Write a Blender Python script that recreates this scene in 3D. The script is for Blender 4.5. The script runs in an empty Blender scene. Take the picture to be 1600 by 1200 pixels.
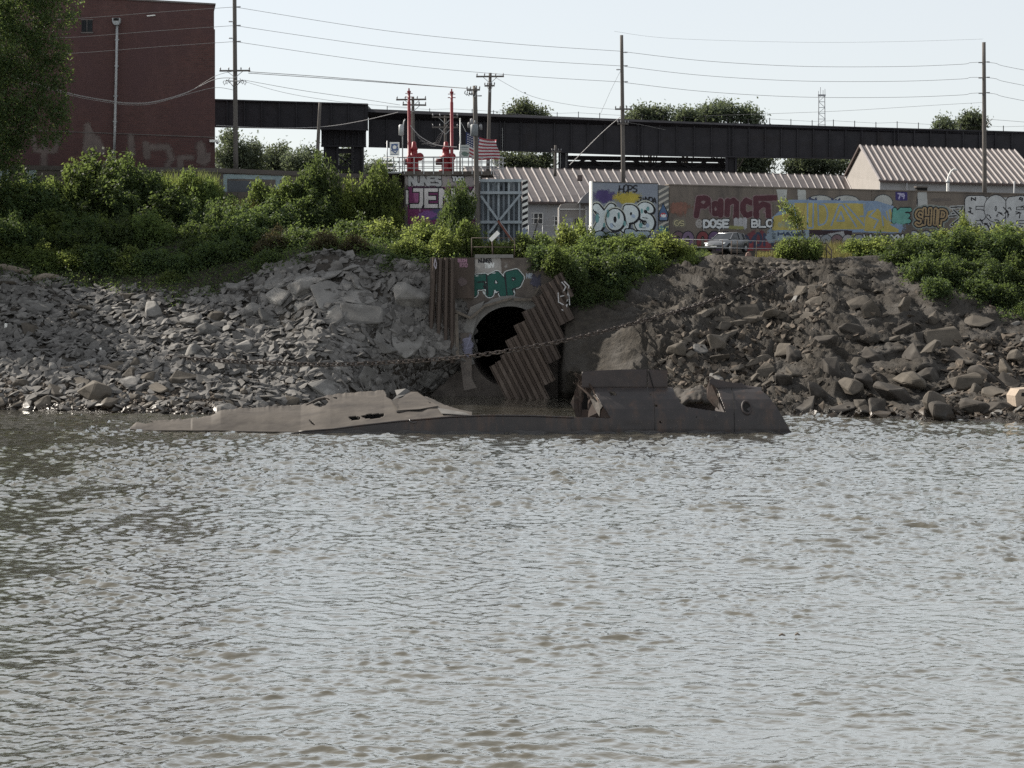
import bpy, bmesh, math, random
import numpy as np
from mathutils import Vector, Matrix, noise
random.seed(7); RNG = np.random.default_rng(7)
SC = bpy.context.scene
COL = SC.collection
R = math.radians
# ------------------------------------------------------------------ camera, sky, sun
F = 3000.0                      # focal length in photograph pixels
CAM_H = 9.6                     # eye height above the river
PITCH = math.atan(210.0 / F)
cam_d = bpy.data.cameras.new('camera'); cam = bpy.data.objects.new('camera', cam_d); COL.objects.link(cam)
cam_d.sensor_width = 36.0; cam_d.lens = 36.0 * F / 1600.0
cam_d.clip_start = 0.5; cam_d.clip_end = 9000
cam.location = (0, 0, CAM_H); cam.rotation_euler = (R(90) - PITCH, 0, 0)
SC.camera = cam
SUN_EL, SUN_AZ = R(34), R(-60)  # azimuth from +Y (view direction), negative = to the left
w = bpy.data.worlds.new('World'); SC.world = w; w.use_nodes = True
nt = w.node_tree; nt.nodes.clear()
out = nt.nodes.new('ShaderNodeOutputWorld'); bg = nt.nodes.new('ShaderNodeBackground')
sky = nt.nodes.new('ShaderNodeTexSky'); sky.sky_type = 'NISHITA'; sky.sun_disc = False
sky.sun_elevation = SUN_EL; sky.sun_rotation = SUN_AZ
sky.air_density = 1.0; sky.dust_density = 0.4; sky.ozone_density = 3.0; sky.altitude = 100
hs = nt.nodes.new('ShaderNodeHueSaturation'); hs.inputs['Saturation'].default_value = 0.6
hs.inputs['Value'].default_value = 1.0
veil = nt.nodes.new('ShaderNodeMix'); veil.data_type = 'RGBA'; veil.inputs[0].default_value = 0.65   # thin high haze whitens the whole sky evenly
veil.inputs[7].default_value = (6.05, 6.22, 6.27, 1)
nt.links.new(sky.outputs[0], hs.inputs['Color']); nt.links.new(hs.outputs[0], veil.inputs[6]); nt.links.new(veil.outputs[2], bg.inputs['Color'])
nt.links.new(bg.outputs[0], out.inputs[0]); bg.inputs['Strength'].default_value = 0.0745
sd = bpy.data.lights.new('sun', 'SUN'); sun = bpy.data.objects.new('sun', sd); COL.objects.link(sun)
sd.energy = 5.0; sd.angle = R(0.6); sd.color = (1.0, 0.93, 0.82)
SUNV = Vector((math.sin(SUN_AZ) * math.cos(SUN_EL), math.cos(SUN_AZ) * math.cos(SUN_EL), math.sin(SUN_EL)))
sun.rotation_euler = SUNV.to_track_quat('Z', 'Y').to_euler()
SC.view_settings.view_transform = 'Standard'; SC.view_settings.look = 'None'
SC.view_settings.gamma = 1.0; SC.view_settings.use_curve_mapping = False
SC.view_settings.exposure = 0.95
SC.render.engine = 'CYCLES'
SC.cycles.max_bounces = 6; SC.cycles.diffuse_bounces = 3; SC.cycles.glossy_bounces = 3
SC.cycles.transmission_bounces = 4; SC.cycles.transparent_max_bounces = 8
SC.cycles.use_denoising = False
SC.cycles.sample_clamp_indirect = 4.0

# ------------------------------------------------------------------ measuring
CT, ST = math.cos(PITCH), math.sin(PITCH)
def ray(px, py):
    a = (px - 800.0) / F; b = (600.0 - py) / F
    return Vector((a, CT + b * ST, -ST + b * CT))
def at(px, py, Y):
    d = ray(px, py); t = Y / d.y
    return Vector((d.x * t, Y, CAM_H + d.z * t))
def at_z(px, py, z):
    d = ray(px, py); t = (z - CAM_H) / d.z
    return Vector((d.x * t, d.y * t, z))
def pxx(px, Y):                 # world x of a picture column at distance Y (near eye level)
    return (px - 800.0) / F * Y * 1.0
class VPlane:                   # an upright plane through two measured points, facing the river
    def __init__(s, pa, Ya, pb, Yb):
        s.A = at(pa, 390, Ya); s.B = at(pb, 390, Yb)
        d = (s.B - s.A); d.z = 0; s.d = d.normalized(); s.n = Vector((s.d.y, -s.d.x, 0))
    def get(s, px, py, off=0.0):
        dr = ray(px, py); A = s.A + s.n * off
        o = Vector((0, 0, CAM_H))
        t = (A - o).dot(s.n) / dr.dot(s.n)
        return o + dr * t

# ------------------------------------------------------------------ object helpers
def tag(o, label=None, cat=None, group=None, kind=None):
    if label: o['label'] = label
    if cat: o['category'] = cat
    if group: o['group'] = group
    if kind: o['kind'] = kind
    return o
def thing(name, label, cat, loc=(0, 0, 0), group=None, rz=0.0):
    o = bpy.data.objects.new(name, None); COL.objects.link(o)
    o.empty_display_size = 0.2
    o.location = loc; o.rotation_euler = (0, 0, rz)
    return tag(o, label, cat, group)
def origin(o):
    v = Vector((0, 0, 0))
    while o is not None:
        v = v + o.location; o = o.parent
    return v
def copy_tree(o, parent=None):
    c = o.copy(); COL.objects.link(c)
    if parent: c.parent = parent
    for ch in list(o.children):
        copy_tree(ch, c)
    return c
class MB:
    """collects shapes; build() links them as one mesh object"""
    def __init__(s): s.v = []; s.f = []; s.m = []; s.mi = 0
    def quad(s, a, b, c, d):
        n = len(s.v); s.v += [tuple(a), tuple(b), tuple(c), tuple(d)]; s.f.append((n, n+1, n+2, n+3)); s.m.append(s.mi)
    def poly(s, pts):
        n = len(s.v); s.v += [tuple(p) for p in pts]; s.f.append(tuple(range(n, n + len(pts)))); s.m.append(s.mi)
    def raw(s, vs, fs):
        n = len(s.v); s.v += [tuple(p) for p in vs]
        for f in fs: s.f.append(tuple(i + n for i in f)); s.m.append(s.mi)
    def prism(s, pts, vec):      # polygon swept along vec
        pts = [Vector(p) for p in pts]; vec = Vector(vec); n = len(pts)
        s.raw(pts + [p + vec for p in pts],
              [tuple(range(n))[::-1], tuple(range(n, 2*n))] + [(i, (i+1) % n, n + (i+1) % n, n + i) for i in range(n)])
    def box(s, x0, x1, y0, y1, z0, z1):
        s.prism([(x0, y0, z0), (x1, y0, z0), (x1, y1, z0), (x0, y1, z0)], (0, 0, z1 - z0))
    def bar(s, a, b, w, h=None, up=(0, 0, 1)):   # rectangular bar from a to b
        a = Vector(a); b = Vector(b); h = h or w
        d = (b - a).normalized(); u = Vector(up)
        if abs(d.dot(u)) > 0.95: u = Vector((0, 1, 0))
        r = d.cross(u).normalized() * (w / 2); t = r.cross(d).normalized() * (h / 2)
        s.prism([a - r - t, a + r - t, a + r + t, a - r + t], b - a)
    def tube(s, pts, r, n=8, cap=True):
        pts = [Vector(p) for p in pts]; rs = r if isinstance(r, (list, tuple)) else [r] * len(pts)
        vs = []; fs = []; prev = None
        for i, p in enumerate(pts):
            d = (pts[min(i+1, len(pts)-1)] - pts[max(i-1, 0)])
            if d.length < 1e-9: d = Vector((0, 0, 1))
            d.normalize()
            if prev is None:
                u = Vector((0, 0, 1)) if abs(d.z) < 0.9 else Vector((1, 0, 0))
                prev = d.cross(u).normalized()
            prev = (prev - d * prev.dot(d)).normalized(); q = d.cross(prev)
            for k in range(n):
                an = 2 * math.pi * k / n
                vs.append(p + (prev * math.cos(an) + q * math.sin(an)) * rs[i])
        for i in range(len(pts) - 1):
            for k in range(n):
                fs.append((i*n + k, i*n + (k+1) % n, (i+1)*n + (k+1) % n, (i+1)*n + k))
        if cap:
            fs.append(tuple(range(n))[::-1]); fs.append(tuple(range((len(pts)-1)*n, len(pts)*n)))
        s.raw(vs, fs)
    def lathe(s, c, prof, n=14, axis='z'):   # prof: (r, h)
        c = Vector(c); vs = []; fs = []
        for r, h in prof:
            for k in range(n):
                an = 2 * math.pi * k / n
                if axis == 'z': vs.append(c + Vector((r*math.cos(an), r*math.sin(an), h)))
                elif axis == 'y': vs.append(c + Vector((r*math.cos(an), h, r*math.sin(an))))
                else: vs.append(c + Vector((h, r*math.cos(an), r*math.sin(an))))
        for i in range(len(prof) - 1):
            for k in range(n):
                fs.append((i*n+k, i*n+(k+1) % n, (i+1)*n+(k+1) % n, (i+1)*n+k))
        fs.append(tuple(range(n))[::-1]); fs.append(tuple(range((len(prof)-1)*n, len(prof)*n)))
        s.raw(vs, fs)
    def build(s, name, mats, parent=None, smooth=False, label=None, fix=True):
        o0 = origin(parent) if parent else Vector((0, 0, 0))
        me = bpy.data.meshes.new(name)
        vs = np.array(s.v, dtype=np.float64).reshape(-1, 3) - np.array(o0)
        me.from_pydata(vs.tolist(), [], s.f)
        if not isinstance(mats, (list, tuple)): mats = [mats]
        for m in mats: me.materials.append(m)
        if len(mats) > 1: me.polygons.foreach_set('material_index', s.m)
        if fix:
            bm = bmesh.new(); bm.from_mesh(me)
            bmesh.ops.recalc_face_normals(bm, faces=bm.faces); bm.to_mesh(me); bm.free()
        if smooth: me.polygons.foreach_set('use_smooth', [True] * len(me.polygons))
        me.update()
        o = bpy.data.objects.new(name, me); COL.objects.link(o)
        if parent: o.parent = parent
        if label: o['label'] = label
        return o
def grid_mesh(name, P, mat, keep=None, smooth=True, parent=None):
    """P: (nu, nv, 3) array -> quad grid; keep: (nu-1, nv-1) mask"""
    nu, nv = P.shape[:2]
    idx = np.arange(nu * nv).reshape(nu, nv)
    q = np.stack([idx[:-1, :-1], idx[1:, :-1], idx[1:, 1:], idx[:-1, 1:]], -1)
    if keep is not None: q = q[keep]
    q = q.reshape(-1, 4)
    used = np.unique(q); remap = np.full(nu * nv, -1); remap[used] = np.arange(len(used))
    q = remap[q]; V = P.reshape(-1, 3)[used]
    if parent: V = V - np.array(origin(parent))
    me = bpy.data.meshes.new(name)
    me.vertices.add(len(V)); me.vertices.foreach_set('co', V.astype(np.float32).ravel())
    me.loops.add(q.size); me.loops.foreach_set('vertex_index', q.ravel().astype(np.int32))
    me.polygons.add(len(q)); me.polygons.foreach_set('loop_start', np.arange(0, q.size, 4, dtype=np.int32))
    me.polygons.foreach_set('loop_total', np.full(len(q), 4, dtype=np.int32))
    if smooth: me.polygons.foreach_set('use_smooth', np.ones(len(q), dtype=bool))
    me.materials.append(mat); me.update(calc_edges=True); me.validate()
    o = bpy.data.objects.new(name, me); COL.objects.link(o)
    if parent: o.parent = parent
    return o
def solidify(o, t, off=-1.0):
    m = o.modifiers.new('thickness', 'SOLIDIFY'); m.thickness = t; m.offset = off
    return o

# ------------------------------------------------------------------ value noise in numpy
def _hash(ix, iy, seed):
    h = (ix * 374761393 + iy * 668265263 + seed * 974711) & 0xffffffff
    h = ((h ^ (h >> 13)) * 1274126177) & 0xffffffff
    return ((h ^ (h >> 16)) & 0xffff) / 65535.0
def vnoise(x, y, seed=0):
    x = np.asarray(x, float); y = np.asarray(y, float)
    ix = np.floor(x).astype(np.int64); iy = np.floor(y).astype(np.int64)
    fx = x - ix; fy = y - iy; ux = fx*fx*(3-2*fx); uy = fy*fy*(3-2*fy)
    a = _hash(ix, iy, seed); b = _hash(ix+1, iy, seed); c = _hash(ix, iy+1, seed); d = _hash(ix+1, iy+1, seed)
    return (a*(1-ux)+b*ux)*(1-uy) + (c*(1-ux)+d*ux)*uy - 0.5
def fbm(x, y, seed=0, octs=4, gain=0.5):
    s = 0; a = 1.0
    for i in range(octs):
        s = s + a * vnoise(np.asarray(x) * 2**i, np.asarray(y) * 2**i, seed + i * 17); a *= gain
    return s

# ------------------------------------------------------------------ materials
def new_mat(name):
    m = bpy.data.materials.new(name); m.use_nodes = True
    b = m.node_tree.nodes['Principled BSDF']
    return m, m.node_tree, b
def N(t, kind, **kw):
    n = t.nodes.new(kind)
    for k, v in kw.items(): setattr(n, k, v)
    return n
def mixc(t, fac, a, b, blend='MIX'):
    n = t.nodes.new('ShaderNodeMix'); n.data_type = 'RGBA'; n.blend_type = blend
    for sock, v in ((n.inputs[0], fac), (n.inputs[6], a), (n.inputs[7], b)):
        if isinstance(v, (int, float)): sock.default_value = v
        elif isinstance(v, (tuple, list)): sock.default_value = (*v[:3], 1)
        else: t.links.new(v, sock)
    return n.outputs[2]
def ramp(t, val, lo, hi, c0=0.0, c1=1.0):
    n = t.nodes.new('ShaderNodeMapRange'); n.clamp = True
    n.inputs[1].default_value = lo; n.inputs[2].default_value = hi; n.inputs[3].default_value = c0; n.inputs[4].default_value = c1
    t.links.new(val, n.inputs[0]); return n.outputs[0]
def tex(t, scale, detail=4, rough=0.55, stretch=(1, 1, 1), coord='Object', dist=0.0, kind='noise'):
    tc = t.nodes.new('ShaderNodeTexCoord'); mp = t.nodes.new('ShaderNodeMapping')
    mp.inputs['Scale'].default_value = stretch
    t.links.new(tc.outputs[coord], mp.inputs[0])
    if kind == 'noise':
        n = t.nodes.new('ShaderNodeTexNoise'); n.inputs['Scale'].default_value = scale
        n.inputs['Detail'].default_value = detail; n.inputs['Roughness'].default_value = rough
        n.inputs['Distortion'].default_value = dist
    else:
        n = t.nodes.new('ShaderNodeTexVoronoi'); n.inputs['Scale'].default_value = scale
    t.links.new(mp.outputs[0], n.inputs['Vector'])
    return n.outputs[0]
def bump(t, b, h, strength, dist=0.05, prev=None):
    n = t.nodes.new('ShaderNodeBump'); n.inputs['Strength'].default_value = strength
    n.inputs['Distance'].default_value = dist; t.links.new(h, n.inputs['Height'])
    if prev: t.links.new(prev, n.inputs['Normal'])
    t.links.new(n.outputs[0], b.inputs['Normal']); return n.outputs[0]
def pm(name, c1, c2, scale=3.0, rough=0.8, bmp=0.3, bdist=0.03, metal=0.0, c3=None, s3=0.6, lo3=0.55, hi3=0.7,
       stretch=(1, 1, 1), coord='Object', per_object=0.0, spec=0.3, stretch3=None, island=0.0):
    """two colours mixed by fine noise, a third in large stains, bump from the fine noise"""
    m, t, b = new_mat(name)
    n1 = tex(t, scale, 6, 0.6, stretch, coord)
    col = mixc(t, ramp(t, n1, 0.3, 0.7), c1, c2)
    if c3:
        n3 = tex(t, s3, 5, 0.65, stretch3 or stretch, coord)
        col = mixc(t, ramp(t, n3, lo3, hi3), col, c3)
    if per_object or island:
        if per_object:
            oi = t.nodes.new('ShaderNodeObjectInfo'); src = oi.outputs['Random']; amt = per_object
        else:
            ge = t.nodes.new('ShaderNodeNewGeometry'); src = ge.outputs['Random Per Island']; amt = island
        v = ramp(t, src, 0, 1, 1 - amt, 1 + amt)
        h = t.nodes.new('ShaderNodeHueSaturation'); t.links.new(v, h.inputs['Value']); t.links.new(col, h.inputs['Color']); col = h.outputs[0]
    t.links.new(col, b.inputs['Base Color'])
    b.inputs['Roughness'].default_value = rough; b.inputs['Metallic'].default_value = metal
    b.inputs['Specular IOR Level'].default_value = spec
    if bmp: bump(t, b, n1, bmp, bdist)
    return m
def plain(name, c, rough=0.6, metal=0.0, var=0.15):
    return pm(name, c, tuple(x * (1 - var) for x in c), 5.0, rough, 0.08, 0.01, metal)
# ------------------------------------------------------------------ ground: river bed, bank and the flat land behind, one sheet
CTRL = {  # px: shore py, then (py, Y) low / mid / upper / top, then (Y, z) at the back
 -900: (630, (575,121), (490,128), (425,135), (372,141), (147,11.2)),
 -300: (634, (575,120), (490,127), (425,134), (370,140), (147,11.5)),
 0:    (639, (580,119.5), (505,126), (428,134), (370,140), (147,11.5)),
 150:  (643, (590,118), (520,125), (440,133.5), (370,140), (147,11.5)),
 300:  (648, (598,117), (530,123.5), (440,132), (370,139), (147,11.5)),
 400:  (646, (592,118.5), (520,124.5), (418,131.5), (365,139), (147,11)),
 500:  (640, (575,119.5), (498,123.5), (400,129.5), (365,137.5), (147,10.5)),
 580:  (630, (562,121.5), (485,125), (402,129), (375,134.5), (147,10)),
 640:  (621, (555,123), (485,125), (412,127), (386,131), (147,9.7)),
 700:  (616, (555,124.4), (495,125.2), (420,126.6), (394,130), (147,9.6)),
 728:  (614, (555,125.2), (495,125.8), (425,126.8), (396,130), (147,9.6)),
 745:  None, 868: None,
 884:  (622, (580,122.4), (530,123.6), (490,124.7), (424,127.6), (147,9.4)),
 905:  (622, (580,121.3), (530,122.8), (490,124.2), (420,128), (147,9.3)),
 1000: (636, (600,117.3), (535,120.6), (470,125), (410,131.5), (147,9.4)),
 1100: (647, (600,116), (520,121.6), (445,127.8), (408,134), (147,9.5)),
 1200: (650, (600,116.5), (520,123), (440,130.5), (406.5,135.8), (147,9.5)),
 1300: (653, (600,115.5), (520,121.5), (432,130), (408,134.8), (147,9.5)),
 1400: (656, (605,114.5), (530,121), (450,129), (400,136), (147,9.5)),
 1500: (658, (610,113.5), (540,120), (465,128), (395,136), (147,9.5)),
 1600: (661, (615,113), (545,119), (470,128), (390,136), (147,9.6)),
 1900: (666, (620,112), (550,118), (470,127), (390,136), (147,9.6)),
 2500: (672, (625,111), (555,117), (470,126), (390,136), (147,9.6)),
}
HW_Y = 126.0                    # the outfall headwall's face
cpx = sorted(CTRL)
ctrl_pts = []
for p in cpx:
    c = CTRL[p]
    if c is None:
        x = pxx(p, HW_Y); Yb = HW_Y + 1.3
        pts = [(x, 117, -2.5), (x, Yb - .5, -1.6), (x, Yb, 2.2), (x, Yb + .1, 4.4), (x, Yb + .2, 6.6), (x, Yb + .4, 8.7), (pxx(p, 147), 147, 9.5)]
    else:
        s = at_z(p, c[0], 0.0); L = [at(p, a, b) for a, b in c[1:5]]; b = c[5]
        pts = [(pxx(p, s.y - 14), s.y - 14, -2.6), tuple(s)] + [tuple(q) for q in L] + [(pxx(p, b[0]), b[0], b[1])]
    x = pts[-1][0]
    zb = max(9.5, min(pts[-1][2], 11.0))
    pts += [(pxx(p, 152), 152, zb), (pxx(p, 175), 175, 9.5), (pxx(p, 400) * 1.2, 400, 9.2), (pxx(p, 3500) * 1.6, 3500, 9.0)]
    ctrl_pts.append(pts)
CP = np.array(ctrl_pts)                     # (columns, 11, 3)
cols = np.unique(np.concatenate([np.linspace(-900, -60, 30), np.arange(-60, 1680, 3.2), np.linspace(1680, 2500, 30)]))
nsub = [10, 34, 40, 44, 30, 22, 5, 6, 8, 8]
vpar = np.concatenate([[k + j / n for j in range(n)] for k, n in enumerate(nsub)] + [[len(nsub)]])
G = np.zeros((len(cols), len(vpar), 3))
tmp = np.zeros((len(cols), CP.shape[1], 3))
for k in range(CP.shape[1]):
    for a in range(3): tmp[:, k, a] = np.interp(cols, cpx, CP[:, k, a])
for a in range(3):
    for i in range(len(cols)):
        G[i, :, a] = np.interp(vpar, range(CP.shape[1]), tmp[i, :, a])
V = vpar[None, :] * np.ones((len(cols), 1)); U = cols[:, None] * np.ones((1, len(vpar)))
X, Y, Z = G[..., 0].copy(), G[..., 1].copy(), G[..., 2].copy()
# erosion: humps, gullies that run down the slope, small lumps
slope_w = np.clip((V - 0.6) / 0.6, 0, 1) * np.clip((5.2 - V) / 0.5, 0, 1)
tun = ((U > 736) & (U < 876))
slope_w = slope_w * (1 - tun)
mud = np.clip((U - 900) / 60, 0, 1)
hump = fbm(X / 5.0, Y / 5.0, 3, 3) * 0.9 + fbm(X / 1.7, Y / 1.9, 9, 4) * 0.45
dip = (X * 0.85 + Y * 0.5); crs = (-X * 0.5 + Y * 0.85)
ridg = np.abs(fbm((X + Z * 0.9) / 0.9, (Y * 0.4) / 2.6, 21, 3)) * 0.9
lump = np.abs(fbm(X / 0.42, (Y + Z) / 0.45, 33, 4)) * 0.42
big = np.clip((U - 1290) / 60, 0, 1)
furrow = np.abs(fbm((X + Y * .9 + Z * .5) / 0.75, (X - Z) / 4.5, 23, 3))
billow = np.abs(vnoise(X / 2.3 + .3 * fbm(X, Z, 3, 2), (Z * 1.3 + Y * .5) / 2.0, 61)) * 2.0 + 0.35 * np.abs(fbm(X / .8, (Z + Y) / .9, 63, 2))
dispz = slope_w * (hump * (0.55 + 0.35 * mud) + mud * (1 - big) * (0.45 - furrow * 1.5) + lump * (0.30 + 0.55 * mud * (1 - big) + .45 * big) + mud * 0.22 * np.abs(fbm(X / .30, (Y + Z) / .34, 81, 2)))
pushy = -slope_w * mud * (fbm(X / 2.6, Z / 1.8, 51, 3) * 1.2 + big * (billow * 1.5 - .5) + (1 - big) * np.abs(fbm(X / 0.9, Z / 0.6, 57, 3)) * 0.4)
shade_sm = np.clip((U - 880) / 20, 0, 1) * np.clip((985 - U) / 30, 0, 1)      # the smooth dark mud beside the sheet piling
dispz *= 1 - 0.8 * shade_sm; pushy *= 1 - 0.8 * shade_sm
flat_w = np.clip((V - 5.0) / 0.5, 0, 1)
dispz += flat_w * fbm(X / 3.0, Y / 3.0, 71, 3) * 0.12
G[..., 2] += dispz; G[..., 1] += pushy
# faces that would close the mouth of the outfall are left out
TX, TZ, TR = pxx(800, HW_Y), 2.3, 4.75
cx = 0.25 * (G[:-1, :-1] + G[1:, :-1] + G[1:, 1:] + G[:-1, 1:])
keep = ~((np.hypot(cx[..., 0] - TX, cx[..., 2] - TZ) < TR + 0.25) & (cx[..., 1] > HW_Y + 0.2) & (cx[..., 1] < HW_Y + 2.5))
def wet_line(m):
    """stones and mud stay wet and dark just above the river"""
    t = m.node_tree; b = t.nodes['Principled BSDF']; ge = t.nodes.new('ShaderNodeNewGeometry'); sp = t.nodes.new('ShaderNodeSeparateXYZ'); t.links.new(ge.outputs['Position'], sp.inputs[0])
    n = t.nodes.new('ShaderNodeTexNoise'); n.inputs['Scale'].default_value = .7; n.inputs['Detail'].default_value = 4; t.links.new(ge.outputs['Position'], n.inputs['Vector'])
    ad = t.nodes.new('ShaderNodeMath'); ad.operation = 'MULTIPLY_ADD'; t.links.new(n.outputs[0], ad.inputs[0]); ad.inputs[1].default_value = -.7; t.links.new(sp.outputs[2], ad.inputs[2])
    f = ramp(t, ad.outputs[0], -.05, .18, 1, 0)
    lk = [l for l in t.links if l.to_socket == b.inputs['Base Color']][0]; src = lk.from_socket; t.links.remove(lk)
    t.links.new(mixc(t, f, src, mixc(t, 1.0, src, (.5, .47, .44), 'MULTIPLY')), b.inputs['Base Color'])
    t.links.new(ramp(t, f, 0, 1, b.inputs['Roughness'].default_value, .35), b.inputs['Roughness'])
M_bank, t, b = new_mat('bank_mud')
n1 = tex(t, 2.6, 8, 0.65); n2 = tex(t, 0.35, 4, 0.6); n3 = tex(t, 14, 4, 0.7)
c = mixc(t, ramp(t, n1, 0.35, 0.68), (0.026, 0.023, 0.020), (0.052, 0.045, 0.037))
c = mixc(t, ramp(t, n2, 0.45, 0.65), c, (0.062, 0.057, 0.052))
c = mixc(t, ramp(t, n3, 0.5, 0.75, 0, 0.5), c, (0.020, 0.017, 0.015))
t.links.new(c, b.inputs['Base Color']); b.inputs['Roughness'].default_value = 0.9; b.inputs['Specular IOR Level'].default_value = 0.2; wet_line(M_bank)
nb = bump(t, b, n1, 0.9, 0.16); bump(t, b, n3, 0.9, 0.05, nb)
ground = grid_mesh('riverbank', G, M_bank, keep); tag(ground, 'grey brown mud riverbank rising to the flat land behind', kind='structure')
def surf(px, v):
    """point and normal on the bank at picture column px and profile position v (0 bed .. 1 shore .. 5 top)"""
    i = np.interp(px, cols, np.arange(len(cols))); j = np.interp(v, vpar, np.arange(len(vpar)))
    i0 = min(int(i), len(cols) - 2); j0 = min(int(j), len(vpar) - 2); fi, fj = i - i0, j - j0
    a, b_, c_, d = G[i0, j0], G[i0+1, j0], G[i0, j0+1], G[i0+1, j0+1]
    p = a*(1-fi)*(1-fj) + b_*fi*(1-fj) + c_*(1-fi)*fj + d*fi*fj
    n = np.cross((b_ + d) - (a + c_), (c_ + d) - (a + b_)); n = n / (np.linalg.norm(n) + 1e-9)
    if n[2] < 0: n = -n
    return Vector(p), Vector(n)
_pj = {}
def to_px(p):
    x, y, z = p[0], p[1], p[2] - CAM_H
    d = y * CT - z * ST; u = y * ST + z * CT
    return 800 + F * x / d, 600 - F * u / d
def surf_at(px, py):
    """the point of the bank that the photograph shows at (px, py)"""
    i = int(round(np.interp(px, cols, np.arange(len(cols)))))
    best = None
    vs = np.linspace(0.9, 6.0, 260)
    for v in vs:
        p, n = surf(px, v)
        q = to_px(p)[1]
        if q <= py: return p, n, v
    return p, n, v

# ------------------------------------------------------------------ the river
wy = np.concatenate([np.geomspace(24, 112, 720), np.linspace(112.5, 142, 50)])
wu = np.linspace(-480, 2080, 930)
WX = (wu[:, None] - 800) / F * wy[None, :]; WY = np.ones((len(wu), 1)) * wy[None, :]
WZ = np.zeros_like(WX)
wr = np.random.default_rng(11)
stepy = np.gradient(wy)[None, :]
patch = np.clip(1.0 + 0.6 * fbm(WX / 9, WY / 14, 5, 3) + 0.6 * fbm(WX / 2.5, WY / 4.0, 15, 2), 0.65, 1.6)
wpx = WX + 0.35 * fbm(WX / 3, WY / 3, 91, 2); wpy = WY + 0.5 * fbm(WX / 3.3, WY / 2.7, 95, 2)
for k in range(42):
    lam = 0.20 * (1.15 / 0.20) ** ((k + wr.random()) / 42)
    th = R(90) + wr.normal(0, 0.50) + R(8)
    kx, ky = math.cos(th) * 2 * math.pi / lam, math.sin(th) * 2 * math.pi / lam
    fade = np.clip((lam / np.maximum(abs(math.sin(th)), .2)) / (2.0 * stepy) - 0.5, 0.30 if lam > .5 else 0.0, 1)
    env = np.clip(vnoise(WX / (2.2 * lam + .3), WY / (2.6 * lam + .3), 300 + k) * 3.4 + 0.15, 0, 1.3)
    wx2, wy2 = WX + lam * .55 * vnoise(WX / (1.3 * lam), WY / (1.3 * lam), 400 + k), WY + lam * .55 * vnoise(WX / (1.1 * lam), WY / (1.6 * lam), 500 + k)
    ph = kx * wx2 + ky * wy2 + wr.random() * 6.28
    crest = 1 - np.abs(np.sin(ph / 2)); crest = crest ** 1.35
    WZ += 0.0195 * lam ** 0.90 * fade * env * crest * patch
WZ *= 1 + 1.5 * np.clip((WY - 45) / 40, 0, 1)
WZ -= WZ.mean()
WZ *= np.clip((136 - WY) / 20, 0.12, 1)
M_water, t, b = new_mat('river_water')
n1 = tex(t, 0.10, 4, 0.6, (1, 2.2, 1)); 
c = mixc(t, ramp(t, n1, 0.35, 0.65), (0.074, 0.067, 0.050), (0.088, 0.080, 0.062))
t.links.new(c, b.inputs['Base Color'])
b.inputs['Roughness'].default_value = 0.5; b.inputs['Specular IOR Level'].default_value = 0.0
na = tex(t, 2.8, 3, 0.6, (0.8, 1.2, 1)); nbb = tex(t, 8.0, 3, 0.6, (0.8, 1.2, 1))
bb = bump(t, b, na, 0.40, 0.05); bn = bump(t, b, nbb, 0.35, 0.014, bb)
gl_ = t.nodes.new('ShaderNodeBsdfGlossy'); gl_.inputs['Roughness'].default_value = 0.13; gl_.inputs['Color'].default_value = (.95, .96, .935, 1); t.links.new(bn, gl_.inputs['Normal'])
lw = t.nodes.new('ShaderNodeLayerWeight'); lw.inputs['Blend'].default_value = 0.5; t.links.new(bn, lw.inputs['Normal'])   # reflectance rises steeply towards grazing
cr = t.nodes.new('ShaderNodeValToRGB'); t.links.new(lw.outputs['Facing'], cr.inputs[0])
el = cr.color_ramp.elements; el[0].position = .45; el[0].color = (.06, .06, .06, 1); el[1].position = .95; el[1].color = (.92, .92, .92, 1)
for p_, v_ in ((.58, .15), (.68, .46), (.76, .70), (.86, .84)):
    q_ = el.new(p_); q_.color = (v_, v_, v_, 1)
mxs = t.nodes.new('ShaderNodeMixShader'); t.links.new(cr.outputs[0], mxs.inputs[0]); t.links.new(b.outputs[0], mxs.inputs[1]); t.links.new(gl_.outputs[0], mxs.inputs[2])
t.links.new(mxs.outputs[0], t.nodes['Material Output'].inputs['Surface'])
Pw = np.stack([WX, WY, WZ], -1)
river = grid_mesh('water', Pw, M_water)
bm = bmesh.new(); bm.from_mesh(river.data)
def sheet(pts):
    bm.faces.new([bm.verts.new(p) for p in pts])
xl, xr = lambda y: (wu[0] - 800) / F * y, lambda y: (wu[-1] - 800) / F * y
sheet([(-1500, 24, 0), (xl(24), 24, 0), (xl(142), 142, 0), (-1500, 142, 0)])
sheet([(xr(24), 24, 0), (1500, 24, 0), (1500, 142, 0), (xr(142), 142, 0)])
sheet([(-1500, -900, 0), (1500, -900, 0), (1500, 24, 0), (-1500, 24, 0)])
bm.to_mesh(river.data); bm.free()
tag(river, 'rippled brown river reflecting the pale sky', kind='structure')

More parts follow.
